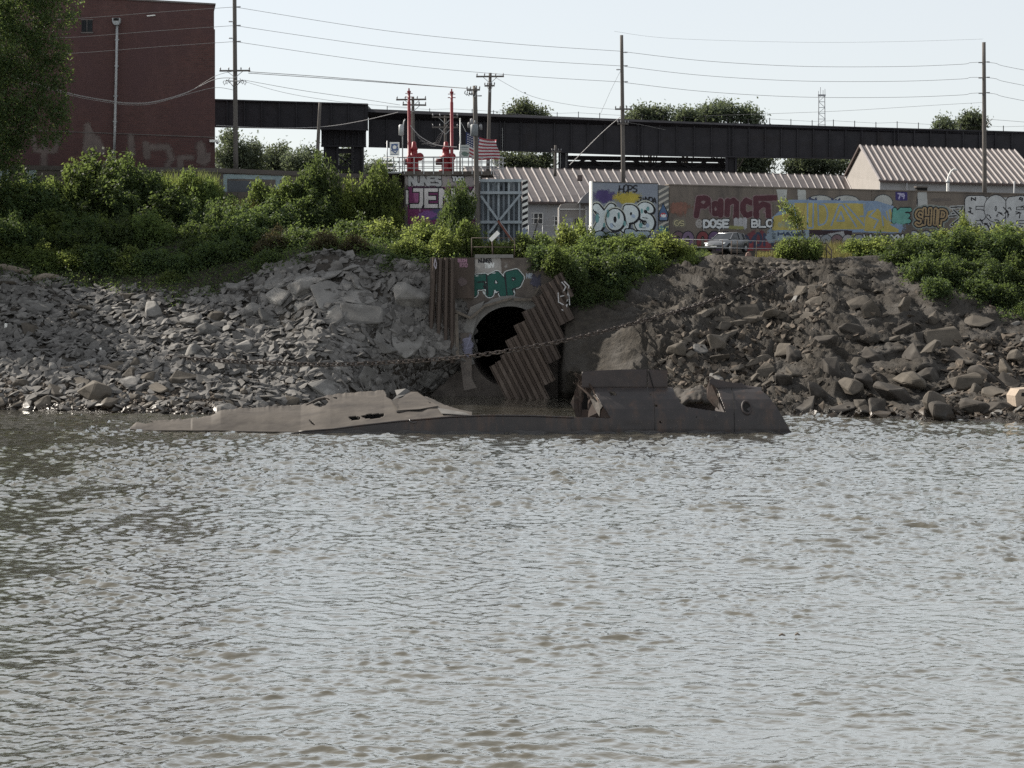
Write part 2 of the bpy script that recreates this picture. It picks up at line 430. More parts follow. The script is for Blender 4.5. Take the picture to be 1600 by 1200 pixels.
# ------------------------------------------------------------------ stones of the banks
M_rock = pm('limestone', (0.150, 0.145, 0.138), (0.080, 0.076, 0.072), 2.2, 0.85, 0.5, 0.06, c3=(0.215, 0.21, 0.20), s3=0.9, per_object=0.32)
M_rockb = pm('brown_limestone', (0.092, 0.079, 0.064), (0.050, 0.043, 0.035), 2.2, 0.85, 0.5, 0.06, c3=(0.07, 0.06, 0.05), s3=0.8, per_object=0.32)
M_rubble = pm('rubble_limestone', (0.138, 0.132, 0.126), (0.072, 0.068, 0.064), 2.2, 0.88, 0.4, 0.05, island=0.35)
M_rubbleb = pm('rubble_brown', (0.095, 0.077, 0.060), (0.05, 0.040, 0.032), 2.2, 0.88, 0.4, 0.05, island=0.38)
for m_ in (M_rock, M_rockb, M_rubble, M_rubbleb): wet_line(m_)
def rock_shape(seed, flat, npts=13, blocky=0.5):
    r = random.Random(seed); bm = bmesh.new()
    for _ in range(npts):
        while True:
            p = Vector((r.uniform(-1, 1), r.uniform(-1, 1), r.uniform(-1, 1)))
            l = max(abs(p.x), abs(p.y), abs(p.z)) * blocky + p.length * (1 - blocky)
            if 0.72 < l < 1.0: break
        bm.verts.new((p.x * r.uniform(.85, 1.0), p.y * 0.72, p.z * flat))
    res = bmesh.ops.convex_hull(bm, input=bm.verts)
    bmesh.ops.delete(bm, geom=[g for g in res['geom_interior'] if isinstance(g, bmesh.types.BMVert)], context='VERTS')
    loose = [v for v in bm.verts if not v.link_faces]
    bmesh.ops.delete(bm, geom=loose, context='VERTS')
    bmesh.ops.dissolve_limit(bm, angle_limit=0.22, verts=bm.verts, edges=bm.edges)
    return bm
ROCKS = []
for k in range(14):
    flat = [0.16, 0.22, 0.28, 0.36, 0.5][k % 5]
    bm = rock_shape(100 + k, flat, 14 + k % 5)
    # worn edges
    bmesh.ops.bevel(bm, geom=list(bm.edges), offset=0.045, segments=1, affect='EDGES', clamp_overlap=True)
    bmesh.ops.recalc_face_normals(bm, faces=bm.faces)
    me = bpy.data.meshes.new('rock'); bm.to_mesh(me); bm.free(); me.materials.append(M_rock); ROCKS.append(me)
ROCKSB = []
for me in ROCKS:
    m2 = me.copy(); m2.materials.clear(); m2.materials.append(M_rockb); ROCKSB.append(m2)
SMALL = []
for k in range(10):
    bm = rock_shape(300 + k, [0.2, 0.3, 0.45][k % 3], 10)
    bmesh.ops.recalc_face_normals(bm, faces=bm.faces); bm.verts.ensure_lookup_table()
    SMALL.append((np.array([v.co[:] for v in bm.verts]), [[v.index for v in f.verts] for f in bm.faces])); bm.free()
N_ROCK = [0]
def place_rock(p, n, size, label, group, brown=False, mesh=None, tilt=0.3, yaw=None, sink=0.25, scl=(1, 1, 1)):
    me = (ROCKSB if brown else ROCKS)[mesh if mesh is not None else random.randrange(len(ROCKS))]
    o = bpy.data.objects.new('rock', me); COL.objects.link(o)
    nn = (Vector(n) + Vector((random.gauss(0, tilt), random.gauss(0, tilt), random.gauss(0, tilt * .6)))).normalized()
    q = nn.to_track_quat('Z', 'Y') @ Matrix.Rotation(yaw if yaw is not None else random.uniform(0, 6.28), 4, 'Z').to_quaternion()
    o.rotation_mode = 'QUATERNION'; o.rotation_quaternion = q
    o.scale = (size * scl[0], size * scl[1], size * scl[2])
    zs = max(abs(v.co.z) for v in me.vertices) * size * scl[2]
    o.location = Vector(p) + Vector(n) * zs * (1 - 2 * sink)
    tag(o, label, 'rock', group); N_ROCK[0] += 1
    return o
taken = []
def free_spot(x, y, r):
    for (a, b_, c_) in taken:
        if (a - x) ** 2 + (b_ - y) ** 2 < (0.62 * (r + c_)) ** 2: return False
    taken.append((x, y, r)); return True

# hand placed stones: px, py, size (m), brown, mesh, label
G_R = 'large stones on the right mud bank'
hand = [
 (1168, 492, 1.1, 1, 0, 'long pale slab at the upper end of the tilted stone row'),
 (1205, 500, 1.3, 1, 2, 'wide pale slab in the middle of the tilted stone row'),
 (1262, 497, .75, 1, 5, 'small flat pale slab split into two leaves below the mud hump'),
 (1130, 505, .85, 1, 1, 'square pale block beside the tilted stone row'),
 (1098, 495, .9, 1, 6, 'leaning slab under the hanging chain'),
 (1340, 478, 1.0, 1, 3, 'flat topped slab with a hollow below the bare mud scarp'),
 (1356, 490, 1.15, 1, 0, 'broad tilted pale slab under the hollow topped slab'),
 (1372, 457, .55, 1, 8, 'small leaning block on top of the bare mud scarp'),
 (1117, 540, .95, 1, 4, 'pale pointed boulder in the middle of the tilted stones'),
 (1060, 548, .9, 1, 9, 'rounded tan boulder beside the shadow edge'),
 (1124, 566, .95, 1, 7, 'large tan boulder low on the tilted stones'),
 (1192, 582, .9, 1, 6, 'flat pale block above the wreck bow'),
 (1224, 558, .8, 1, 3, 'dark square block right of the tilted stones'),
 (1240, 586, .8, 1, 8, 'grey wedge block above the wreck bow'),
 (1388, 532, .75, 1, 8, 'smooth pale grey block alone on the mud face'),
 (1460, 502, .65, 1, 4, 'pale rounded stone high on the smooth mud'),
 (1452, 552, 1.1, 1, 7, 'grey stone with rough top beside the mud gully'),
 (1475, 528, 1.6, 1, 1, 'long grey ledge stone below the smooth mud'),
 (1420, 605, 1.4, 1, 4, 'long dark leaning stone above the big sloping stone'),
 (1330, 612, 1.15, 1, 9, 'smooth tall grey boulder near the right waterline'),
 (1345, 638, .75, 1, 4, 'pale rounded boulder just above the right waterline'),
 (1380, 650, .8, 1, 2, 'flat stone lying at the right waterline'),
 (1460, 640, 1.9, 1, 5, 'big sloping grey stone at the right waterline'),
 (1510, 600, 1.4, 1, 14 - 1, 'dark grey boulder above the big sloping stone'),
 (1415, 485, 1.1, 1, 7, 'rough dark stone hanging under the creepers'),
 (1525, 508, 1.5, 1, 8, 'rough grey stone under the lower creeper tuft'),
 (1590, 565, 1.0, 1, 9, 'tall grey boulder at the far right edge of the mud'),
 (1553, 620, 1.1, 1, 2, 'slanting grey slab left of the concrete block'),
 (1108, 632, .9, 1, 3, 'tan stone just behind the wreck gap'),
 (1030, 420, .0, 1, 3, ''),
]
for px, py, s, br, mi, lab in hand:
    if s <= 0: continue
    p, n, v = surf_at(px, py); free_spot(p.x, p.y, s)
    place_rock(p, n, s, lab, G_R, bool(br), mi, 0.16, None if s < 1.2 else random.choice([0.1, 3.2, -0.2]), 0.2)
def place_slab(px0, py0, px1, py1, wid, thk, label, group, brown=True, roll=0.0):
    p0, n0, v0 = surf_at(px0, py0); p1, n1, v1 = surf_at(px1, py1)
    d = (p1 - p0); L = d.length; d.normalize(); n = (n0 + n1).normalized(); n = (n - d * n.dot(d)).normalized()
    n = (Matrix.Rotation(roll, 3, d) @ n); yv = n.cross(d)
    me = (ROCKSB if brown else ROCKS)[random.choice([0, 1, 2, 5, 6, 7, 10, 11])]
    o = bpy.data.objects.new('rock', me); COL.objects.link(o)
    o.rotation_mode = 'QUATERNION'; o.rotation_quaternion = Matrix((d, yv, n)).transposed().to_quaternion()
    zs = max(abs(v.co.z) for v in me.vertices); o.scale = (L * .56, wid, thk / zs); o.location = (p0 + p1) / 2 + n * thk * .45
    tag(o, label, 'rock', group); return o
rr2 = random.Random(77)
def slab_line(pts, n, wid, label, group, brown=True):
    P = [Vector(q) for q in pts]; ln_ = [0]
    for a, b2 in zip(P[:-1], P[1:]): ln_.append(ln_[-1] + (b2 - a).length)
    f = lambda s_: (np.interp(s_, ln_, [p.x for p in P]), np.interp(s_, ln_, [p.y for p in P]))
    for k in range(n):
        s0 = ln_[-1] * (k + rr2.uniform(-.15, .15)) / n; s1 = s0 + ln_[-1] / n * rr2.uniform(.85, 1.25)
        a, b2 = f(s0), f(s1); j = rr2.uniform(-4, 4)
        place_slab(a[0], a[1] + j, b2[0], b2[1] + j + rr2.uniform(-3, 3), wid * rr2.uniform(.7, 1.2), rr2.uniform(.14, .26), ['first', 'second', 'third', 'fourth', 'fifth', 'sixth', 'seventh'][k] + ' ' + label, group, brown, rr2.uniform(-.5, .3))
GD = 'tilted slabs of the right bank'
slab_line([(1092, 500), (1130, 480), (1180, 455), (1245, 424)], 7, .45, 'tan slab from the left in the upper tilted line', GD)
slab_line([(1008, 578), (1040, 562), (1070, 540), (1092, 512)], 6, .45, 'tan slab from the left in the line beside the shadow edge', GD)
slab_line([(1055, 572), (1085, 552), (1120, 535), (1150, 520)], 6, .5, 'tan slab from the left in the middle tilted line', GD)
slab_line([(1110, 512), (1150, 508), (1200, 502), (1275, 500)], 7, .5, 'pale slab from the left in the level row below the mud hump', GD)
slab_line([(1095, 605), (1130, 588), (1165, 572), (1200, 562)], 5, .5, 'tan slab from the left in the low tilted line above the wreck', GD)
slab_line([(1170, 618), (1200, 602), (1240, 592)], 4, .4, 'thin slab from the left stacked above the wreck bow', GD)
G_L = 'large stones on the left rubble slope'
handl = [
 (57, 483, 1.7, 0, 0, 'long grey slab lying aslant high on the left slope'),
 (240, 492, 1.15, 0, 9, 'squarish pale boulder in the middle of the left slope'),
 (300, 505, 1.1, 0, 3, 'pair forming grey block right of the squarish pale boulder'),
 (325, 522, 1.0, 0, 4, 'rounded grey block below the pair forming block'),
 (30, 452, .95, 0, 5, 'grey stone near the far left bushes'),
 (128, 600, 1.0, 1, 2, 'brown slab halfway down the left shore'),
 (150, 620, 1.45, 1, 4, 'large round brown boulder at the left waterline'),
 (145, 632, .9, 1, 8, 'brown boulder wedged under the large round one'),
 (178, 574, .9, 1, 6, 'tan boulder on top of the brown stone heap'),
 (213, 573, .65, 1, 9, 'small tan boulder right of the tan heap top'),
 (204, 588, .7, 1, 4, 'egg shaped tan stone in the brown stone heap'),
 (235, 594, .75, 1, 9, 'tan stone with pale face in the brown stone heap'),
 (290, 595, 1.15, 1, 7, 'broad brown boulder right of the stone heap'),
 (245, 610, 1.0, 1, 1, 'flat brown slab low in the stone heap'),
 (70, 633, .7, 1, 3, 'flat dark stone at the left waterline'),
 (355, 610, 1.2, 0, 5, 'flat grey slab right of the stone heap'),
 (420, 500, 1.05, 0, 8, 'grey wedge shaped stone under the pale rock face'),
 (440, 465, 1.5, 0, 1, 'pale slab on the bare rock face'),
 (375, 450, 1.3, 0, 6, 'pale pointed slab under the middle bushes'),
 (475, 455, 1.2, 0, 4, 'rounded pale stone on the bare rock face'),
 (560, 500, 2.0, 0, 1, 'huge pale slab on the bare rock face'),
 (525, 495, 1.2, 0, 2, 'flat pale slab left of the huge slab'),
 (640, 470, 1.5, 0, 9, 'tall pale slab leaning left of the steel sheet piling'),
 (640, 545, 1.6, 0, 6, 'upright dark slab below the leaning pale slab'),
 (600, 545, 1.1, 0, 3, 'dark slab low beside the steel sheet piling'),
 (710, 603, 1.0, 0, 9, 'rounded grey boulder at the mouth of the outfall'),
 (505, 610, 1.5, 0, 2, 'flat grey slab just behind the wreck deck'),
 (575, 595, 1.5, 0, 0, 'long flat slab at the foot of the slope left of the outfall'),
 (535, 540, 1.3, 0, 5, 'grey slab under the huge pale slab'),
 (665, 592, 1.2, 0, 8, 'grey block near the mouth of the outfall'),
]
for px, py, s, br, mi, lab in handl:
    p, n, v = surf_at(px, py); free_spot(p.x, p.y, s)
    place_rock(p, n, s, lab, G_L, bool(br), mi, 0.14, None if s < 1.3 else random.choice([-0.35, 2.8, -0.6]), 0.22)
for k_, (px, py, s_, mi, yw) in enumerate(((455, 425, 1.9, 0, .5), (495, 430, 2.1, 5, -.4), (520, 462, 2.2, 0, .2), (560, 455, 2.0, 6, .9), (590, 480, 2.1, 1, -.3), (480, 470, 1.7, 5, .4), (545, 520, 1.9, 0, -.2), (605, 510, 1.7, 6, .3), (440, 440, 1.4, 1, .1))):
    p, n, v = surf_at(px, py); free_spot(p.x, p.y, s_ * .8)
    place_rock(p, n, s_, ['topmost pale plate at the upper left of', 'pale plate at the top centre of', 'pale plate at the heart of', 'pale plate right of the heart of', 'outermost pale plate at the right of', 'pale plate at the left of', 'lowest pale plate in', 'pale plate low on the right of', 'small pale plate at the upper left corner of'][k_] + ' the bare rock face', 'slabs of the bare rock face', False, mi, .05, yw, .46, (1, 1.2, .45))
M_mudrock = pm('mud_coated_stone', (0.030, 0.026, 0.023), (0.055, 0.048, 0.041), 1.6, 0.9, 0.7, 0.06, c3=(0.072, 0.065, 0.057), s3=0.9, lo3=.5, hi3=.7)
wet_line(M_mudrock); ROCKSM = []
for me in ROCKS:
    m2 = me.copy(); m2.materials.clear(); m2.materials.append(M_mudrock); ROCKSM.append(m2)
for k_, (px, py, s_, mi) in enumerate(((1330, 520, 1.2, 9), (1365, 560, 1.1, 4), (1352, 600, 1.5, 9), (1300, 585, 1.2, 4), (1278, 620, 1.3, 9), (1318, 640, 1.1, 3), (1420, 560, 1.3, 8), (1400, 620, 1.7, 4), (1450, 590, 1.4, 9), (1470, 650, 1.6, 4), (1500, 560, 1.3, 3), (1530, 590, 1.4, 9), (1560, 640, 1.2, 4), (1240, 560, 1.1, 9), (1225, 600, 1.2, 4), (1255, 640, 1.3, 8), (1290, 540, 1.1, 9), (1410, 520, 1.0, 9), (1520, 640, 1.3, 9), (1575, 600, 1.1, 8), (1370, 640, 1.2, 8), (1440, 530, 1.0, 3))):
    p, n, v = surf_at(px, py); free_spot(p.x, p.y, s_ * .7)
    o = place_rock(p, n, s_ * .8, 'mud coated boulder ' + ['below the bare scarp', 'under the scarp slabs', 'above the tall grey boulder', 'right of the tilted slabs', 'above the bow water', 'at the water right of the bow', 'left of the mud gully', 'over the long leaning stone', 'over the big sloping stone', 'at the water below the big stone', 'under the creeper ledge', 'above the dark grey boulder', 'left of the concrete block', 'under the mud hump', 'low under the mud hump', 'at the foot of the hump', 'left of the bare scarp', 'alone on the upper mud', 'at the water left of the slanting slab', 'above the concrete block', 'at the water under the scarp', 'beside the rough topped stone'][k_], 'mud coated boulders on the right bank', False, mi, .18, None, .42, (1.25, 1, 1.1))
    o.data = ROCKSM[mi]
# the many: random stones by zone, largest as things
def zone_rocks(n, pxr, vr, smin, smax, pw, label_of, group, brown_p, dens=None):
    got = 0; tries = 0
    while got < n and tries < n * 40:
        tries += 1
        px = random.uniform(*pxr); v = random.uniform(*vr)
        if dens and random.random() > dens(px, v): continue
        s = smin + (smax - smin) * random.random() ** pw
        p, nn = surf(px, v)
        if p.z < 0.05: continue
        if not free_spot(p.x, p.y, s): continue
        mi = random.randrange(len(ROCKS)); kind = ['thin flat', 'flat', 'flattish', 'wedge', 'blocky'][mi % 5]; br = random.random() < brown_p(px, v)
        place_rock(p, nn, s, label_of(px, v, s, ('tan ' if br else 'grey ') + kind), group, br, mi, 0.22, None, 0.24)
        got += 1
def lim_left(px):              # profile position of the lower edge of the bushes
    return np.interp(px, [-60, 0, 150, 250, 300, 420, 520, 600, 700], [4.0, 3.95, 3.85, 3.65, 3.7, 3.85, 4.1, 4.0, 4.0])
def lab_left(px, v, s, kind='angular'):
    size = 'broad' if s > 0.85 else ('middling' if s > 0.62 else 'small')
    lm = [(70, 'below the thick drift log'), (140, 'below the shorter drift log'), (215, 'above the brown stone heap'), (290, 'right of the brown stone heap'), (360, 'below the trailing bush'), (430, 'left of the bare rock face'),
          (500, "below the rock face's left half"), (570, "below the rock face's right half"), (640, 'in the hollow left of the sheet piling'), (900, 'at the foot of the sheet piling')]
    w_ = next(t_ for x_, t_ in lm if px < x_)
    return f'{size} {kind} stone {"near the water" if v < 1.9 else ("low on the slope" if v < 2.7 else ("midway up" if v < 3.4 else "high up"))} {w_}'
zone_rocks(160, (-40, 735), (1.02, 4.0), 0.45, 1.05, 2.0, lab_left, 'stones of the left rubble slope',
           lambda px, v: 0.75 if (v < 1.9 and px < 420) else 0.12, lambda px, v: 1.0 if v < lim_left(px) else 0)
def lab_right(px, v, s, kind='angular'):
    size = 'large' if s > 0.75 else ('middling' if s > .55 else 'small')
    lm = [(1080, 'left of the tilted slabs'), (1180, 'among the tilted slabs'), (1290, 'below the mud hump'), (1400, 'below the bare mud scarp'), (1500, 'under the creeper tufts'), (2000, 'beside the concrete block')]
    w_ = next(t_ for x_, t_ in lm if px < x_)
    return f'{size} {kind} stone {"at the waterline" if v < 1.5 else ("low on the bank" if v < 2.4 else "high on the bank")} {w_}'
def dens_right(px, v):
    d = 0.06
    if 1010 < px < 1290: d = max(d, 0.9 * math.exp(-((v - np.interp(px, [1010, 1280], [1.4, 3.4])) / 0.8) ** 2))
    if px > 1470 and v < 3.2: d = 0.8
    if v < 1.45: d = max(d, 0.35)
    return d
zone_rocks(75, (1005, 1660), (1.02, 3.8), 0.4, 1.0, 2.0, lab_right, 'stones of the right bank', lambda px, v: 0.85 if px < 1330 else 0.7, dens_right)

def rubble(name, n, pxr, vr, smin, smax, pw, mat, label, dens=None, sink=0.15, stretch=1.25):
    VV = []; FF = []; base = 0; got = 0; tries = 0
    while got < n and tries < n * 12:
        tries += 1
        px = random.uniform(*pxr); v = random.uniform(*vr)
        if dens and random.random() > dens(px, v): continue
        p, nn = surf(px, v)
        if p.z < -0.1: continue
        s = smin + (smax - smin) * random.random() ** pw
        vs, fs = SMALL[random.randrange(len(SMALL))]
        n2 = (nn + Vector((random.gauss(0, .28), random.gauss(0, .28), random.gauss(0, .15)))).normalized()
        Mx = np.array((n2.to_track_quat('Z', 'Y') @ Matrix.Rotation(random.uniform(0, 6.28), 4, 'Z').to_quaternion()).to_matrix())
        q = (vs * (s * random.uniform(1, stretch), s, s * random.uniform(.7, 1.1))) @ Mx.T + np.array(p + nn * s * 0.25 * (1 - sink))
        VV.append(q); FF += [tuple(i + base for i in f) for f in fs]; base += len(vs); got += 1
    me = bpy.data.meshes.new(name); me.from_pydata(np.concatenate(VV).tolist(), [], FF); me.materials.append(mat); me.update()
    o = bpy.data.objects.new(name, me); COL.objects.link(o)
    tag(o, label, kind='stuff'); return o
rubble('rubble', 10500, (-280, 735), (1.0, 4.1), 0.12, 0.62, 1.6, M_rubble, 'loose grey limestone rubble covering the left slope',
       lambda px, v: (1.0 if v < lim_left(px) + .1 else 0) * (0.35 if (v < 1.8 and px < 380) else 1) * (0.6 if (px > 430 and px < 620 and v > 2.6) else 1))
rubble('rubble', 800, (610, 743), (0.9, 2.6), 0.15, 0.55, 1.5, M_rubble, 'dark broken stone piled at the left foot of the outfall')
rubble('gravel', 5000, (-200, 470), (0.98, 2.05), 0.05, 0.28, 2.0, M_rubbleb, 'brown stones and gravel on the left shore',
       lambda px, v: 1.0 if v < 1.75 + 0.2 * math.sin(px / 40) else 0.3)
rubble('rubble', 2600, (1000, 1700), (1.0, 3.9), 0.08, 0.42, 1.9, M_rubbleb, 'brown broken stone scattered on the right bank', dens_right)
rubble('clods', 1600, (1015, 1640), (1.0, 4.7), 0.05, 0.30, 2.0, M_bank, 'clods of dark mud on the right bank',
       lambda px, v: np.clip(0.5 + 2.2 * float(vnoise(px / 45, v * 1.5, 8)), 0, 1))
# ------------------------------------------------------------------ the shipwreck
M_hull = pm('rusted_hull', (0.0165, 0.0138, 0.0145), (0.028, 0.0225, 0.0225), 1.3, 0.45, 0.12, 0.02, 0.0, (0.055, 0.033, 0.024), 0.9, 0.50, 0.70, (1, 1, 1), spec=0.45, stretch3=(1.6, 1.6, .35))
M_casing = pm('rusted_casing', (0.027, 0.022, 0.022), (0.041, 0.032, 0.031), 1.6, 0.6, 0.15, 0.02, 0.0, (0.05, 0.033, 0.026), 0.7, 0.52, 0.75, spec=0.35)
M_rust = pm('raw_rust', (0.042, 0.026, 0.019), (0.024, 0.018, 0.016), 2.4, 0.85, 0.5, 0.04, c3=(0.075, 0.06, 0.045), s3=1.2)
M_deck = pm('silted_deck', (0.076, 0.065, 0.055), (0.046, 0.039, 0.034), 1.1, 0.8, 0.2, 0.03, c3=(0.030, 0.025, 0.023), s3=0.7, lo3=0.50, hi3=0.72, stretch=(0.6, 1.3, 1))
M_deckg = pm('grey_flap_steel', (0.115, 0.110, 0.104), (0.07, 0.067, 0.064), 1.8, 0.75, 0.25, 0.03)
M_scale = pm('flaking_steel', (0.062, 0.055, 0.047), (0.035, 0.030, 0.027), 5, 0.8, 0.5, 0.03, c3=(0.075, 0.045, 0.03), s3=2.0)
M_wet = pm('wet_hull', (0.030, 0.027, 0.030), (0.045, 0.040, 0.040), 2.0, 0.22, 0.1, 0.02, spec=0.5)
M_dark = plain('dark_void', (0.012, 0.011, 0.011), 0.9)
M_white = plain('white_paint', (0.72, 0.72, 0.70), 0.6)
wreck = thing('shipwreck', 'rusty half sunken steel shipwreck lying low in the river', 'shipwreck', (pxx(850, 101), 101, 0))
def inpoly(x, y, poly):
    x = np.asarray(x, float); y = np.asarray(y, float); c = np.zeros(x.shape, bool); n = len(poly)
    for i in range(n):
        x1, y1 = poly[i]; x2, y2 = poly[(i + 1) % n]
        cond = ((y1 > y) != (y2 > y)) & (x < (x2 - x1) * (y - y1) / (y2 - y1 + 1e-12) + x1)
        c ^= cond
    return c
def proj(P):
    x, y, z = P[..., 0], P[..., 1], P[..., 2] - CAM_H
    d = y * CT - z * ST; u = y * ST + z * CT
    return 800 + F * x / d, 600 - F * u / d
# the after part: hull side, rounded shoulder and casing, one rolled section swept along the ship
HY = 100.0
prof = [(0.0, -0.7), (0.0, 0.25), (0.06, 0.75), (0.28, 1.25), (0.70, 1.75), (1.15, 2.10), (1.55, 2.33)]
def sweep(px0, px1, prof, nx, per, name, mat, cut=None, wob=0.03, thick=0.04):
    seg = [math.dist(prof[i], prof[i+1]) for i in range(len(prof)-1)]
    s = np.concatenate([[0], np.cumsum(seg)]); m = max(4, int(s[-1] / per))
    t = np.linspace(0, s[-1], m)
    py_ = np.interp(t, s, [p[0] for p in prof]); pz = np.interp(t, s, [p[1] for p in prof])
    x0, x1 = pxx(px0, HY), pxx(px1, HY)
    xs = np.linspace(x0, x1, nx)
    P = np.zeros((nx, m, 3)); P[..., 0] = xs[:, None]; P[..., 1] = HY + py_[None]; P[..., 2] = pz[None]
    P[..., 1] += wob * fbm(P[..., 0] / 1.1, P[..., 2] / 0.9, 201, 3); P[..., 2] += wob * 0.5 * fbm(P[..., 0] / 1.7, P[..., 2] / 1.2, 207, 2)
    if cut:
        C = 0.25 * (P[:-1, :-1] + P[1:, :-1] + P[1:, 1:] + P[:-1, 1:]); u, v = proj(C); u = u + 0.6 * vnoise(u / 3, v / 3, 6); k = ~cut(u, v)
    else: k = None
    o = grid_mesh(name, P, mat, k, True, wreck); solidify(o, thick); return o
gap = [(1046, 560), (1051, 606), (1056, 618), (1063, 630), (1074, 636), (1100, 640), (1134, 644.5), (1127, 625), (1121, 606.5), (1119, 560)]
stern = [(1190, 560), (1190, 610), (1203, 622), (1214, 637), (1225, 655), (1236, 675), (1245, 690), (1300, 690), (1300, 560)]
endcut = [(850, 560), (922, 560), (925, 607), (934, 622), (944, 638), (953, 652.5), (900, 652.5), (880, 650), (850, 650)]
holes = [[(951.5, 611.8), (960, 611.5), (964, 617), (955, 618)], [(1023, 632), (1026, 632), (1028, 635), (1024, 635.5)], [(1015, 615.5), (1018, 616), (1018, 618.5), (1015, 618)],
         [(1030, 658.5), (1032.5, 658), (1034, 661), (1031, 661)], [(1087, 651), (1089, 651), (1089, 653), (1087, 653)]]
def cut_hull(u, v):
    c = inpoly(u, v, gap) | inpoly(u, v, stern) | inpoly(u, v, endcut)
    for h in holes: c |= inpoly(u, v, h)
    return c
hull = sweep(893, 1245, prof, 330, 0.035, 'hull_side', M_hull, cut_hull, .055)
# low forward bulwark
lx0, lx1 = 452, 897
nx = 260; xs = np.linspace(pxx(lx0, HY), pxx(lx1, HY), nx)
topz = np.interp(np.linspace(lx0, lx1, nx), [452, 470, 520, 560, 620, 700, 760, 830, 897], [0.02, 0.12, 0.24, 0.42, 0.64, 0.87, 0.95, 0.93, 0.84])
m = 14; P = np.zeros((nx, m, 3)); tt = np.linspace(0, 1, m)
P[..., 0] = xs[:, None]; P[..., 2] = -0.6 + (topz[:, None] + 0.6) * tt[None]
P[..., 1] = HY + 0.10 * np.clip(P[..., 2], 0, 1) + 0.02 * fbm(P[..., 0] / 1.2, P[..., 2], 211, 3)
bul = grid_mesh('bulwark', P, M_hull, None, True, wreck); solidify(bul, 0.05)
mb = MB(); prev = None
for i in range(0, nx, 6):       # rounded rail along the bulwark's top
    pass
mb.tube([Vector((xs[i], P[i, -1, 1] - 0.01, topz[i])) for i in list(range(8, nx, 6)) + [nx - 1]], 0.045, 6)
mb.build('rail', M_hull, wreck, True)
# wet band along the waterline
mb = MB()
wl = [(x, -0.25, 0.13 + 0.05 * math.sin(x * 2.1) + 0.04 * math.sin(x * 5.3)) for x in np.arange(pxx(500, HY), pxx(1238, HY), 0.15)]
for (a, za, zb), (c2, zc, zd) in zip(wl[:-1], wl[1:]):
    mb.quad((a, HY - 0.035, za), (c2, HY - 0.035, zc), (c2, HY - 0.035, zd), (a, HY - 0.035, zb))
mb.build('wet_band', M_wet, wreck)
# casing: the upper strake above the knuckle, in three plates
def casing(pts, y0, y1, nm='casing_plate', mat=M_casing, bow=0.0):
    """pts: top edge [(px,py)...] and the knuckle line below; a rolled plate"""
    nxx = 40; ps = np.linspace(pts[0][0], pts[-1][0], nxx); tops = np.interp(ps, [p[0] for p in pts], [p[1] for p in pts])
    P = np.zeros((nxx, 9, 3))
    for i, (p, tp) in enumerate(zip(ps, tops)):
        for j, f in enumerate(np.linspace(0, 1, 9)):
            q = at(p, 606.5 + (tp - 606.5) * f, HY + y0 + (y1 - y0) * f)
            P[i, j] = (q.x, q.y + bow * math.sin(f * 3.1) + 0.025 * math.sin(p * 0.13) * f, q.z)
    o = grid_mesh(nm, P, mat, None, True, wreck); solidify(o, 0.035, 1.0); return o
casing([(909, 581), (925, 579.5), (945, 578.5), (980, 577.3), (1011, 577)], 1.52, 1.72)
casing([(1012.5, 577.5), (1030, 578), (1043, 579)], 1.50, 1.70)
casing([(1108.5, 592), (1113, 591.5), (1130, 595), (1140, 597.5), (1156, 599.5), (1158, 598), (1163, 602), (1188, 606.5)], 1.52, 1.66)
# thin weld strip on the knuckle and the vertical butt seams
mb = MB()
for a, b2 in ((926, 1046), (1121, 1186)):
    mb.tube([at(p, 606.7 + 0.2 * math.sin(p / 9), HY + 1.47) for p in np.linspace(a, b2, 24)], 0.028, 5)
mb.build('knuckle_seam', M_hull, wreck, True)
for px in (1024, 1149):
    mb = MB(); pr = [(y - 0.012, z) for y, z in prof]
    mb.tube([(pxx(px, HY) + 0.0, HY + y, z) for y, z in pr], 0.013, 4); mb.build('butt_seam', M_dark, wreck)
mb = MB(); mb.tube([at(1013.5, 580, HY + 1.66), at(1017, 592, HY + 1.55), at(1021, 606, HY + 1.45), at(1024, 612, HY + 1.30)], [.035, .03, .03, .012], 5); mb.build('dark_crack', M_dark, wreck)
# far side plating, inner deck and bulkheads that show in the openings
mb = MB(); mb.prism([(pxx(905, HY), HY + 4.2, -0.6), (pxx(1180, HY), HY + 4.2, -0.6), (pxx(1175, HY), HY + 4.2, 1.5), (pxx(905, HY), HY + 4.2, 1.6)], (0, 0.06, 0)); mb.build('far_side_plate', M_casing, wreck)
xs_ = np.linspace(pxx(1000, HY + 3.4), pxx(1112, HY + 3.4), 46); P = np.zeros((46, 16, 3))
for i, x in enumerate(xs_):
    for j, f in enumerate(np.linspace(0, 1, 16)):
        P[i, j] = (x, HY + 2.55 + 1.6 * f, 1.40 + 0.62 * f ** 0.6 + 0.34 * float(fbm(x / 0.35, f * 3.2, 221, 4)) + 0.10 * math.sin(x * 1.4))
ld = grid_mesh('inner_deck', P, M_scale, None, False, wreck); solidify(ld, 0.22)
def plate(nm, pts, mat, t=0.04, lab=None):
    """flat torn plate through pixel/depth corner points, with thickness"""
    w3 = [at(px, py, Y) for px, py, Y in pts]
    n = (w3[1] - w3[0]).cross(w3[-1] - w3[0]).normalized() * t
    mb = MB(); mb.prism(w3, n); return mb.build(nm, mat, wreck, False, lab)
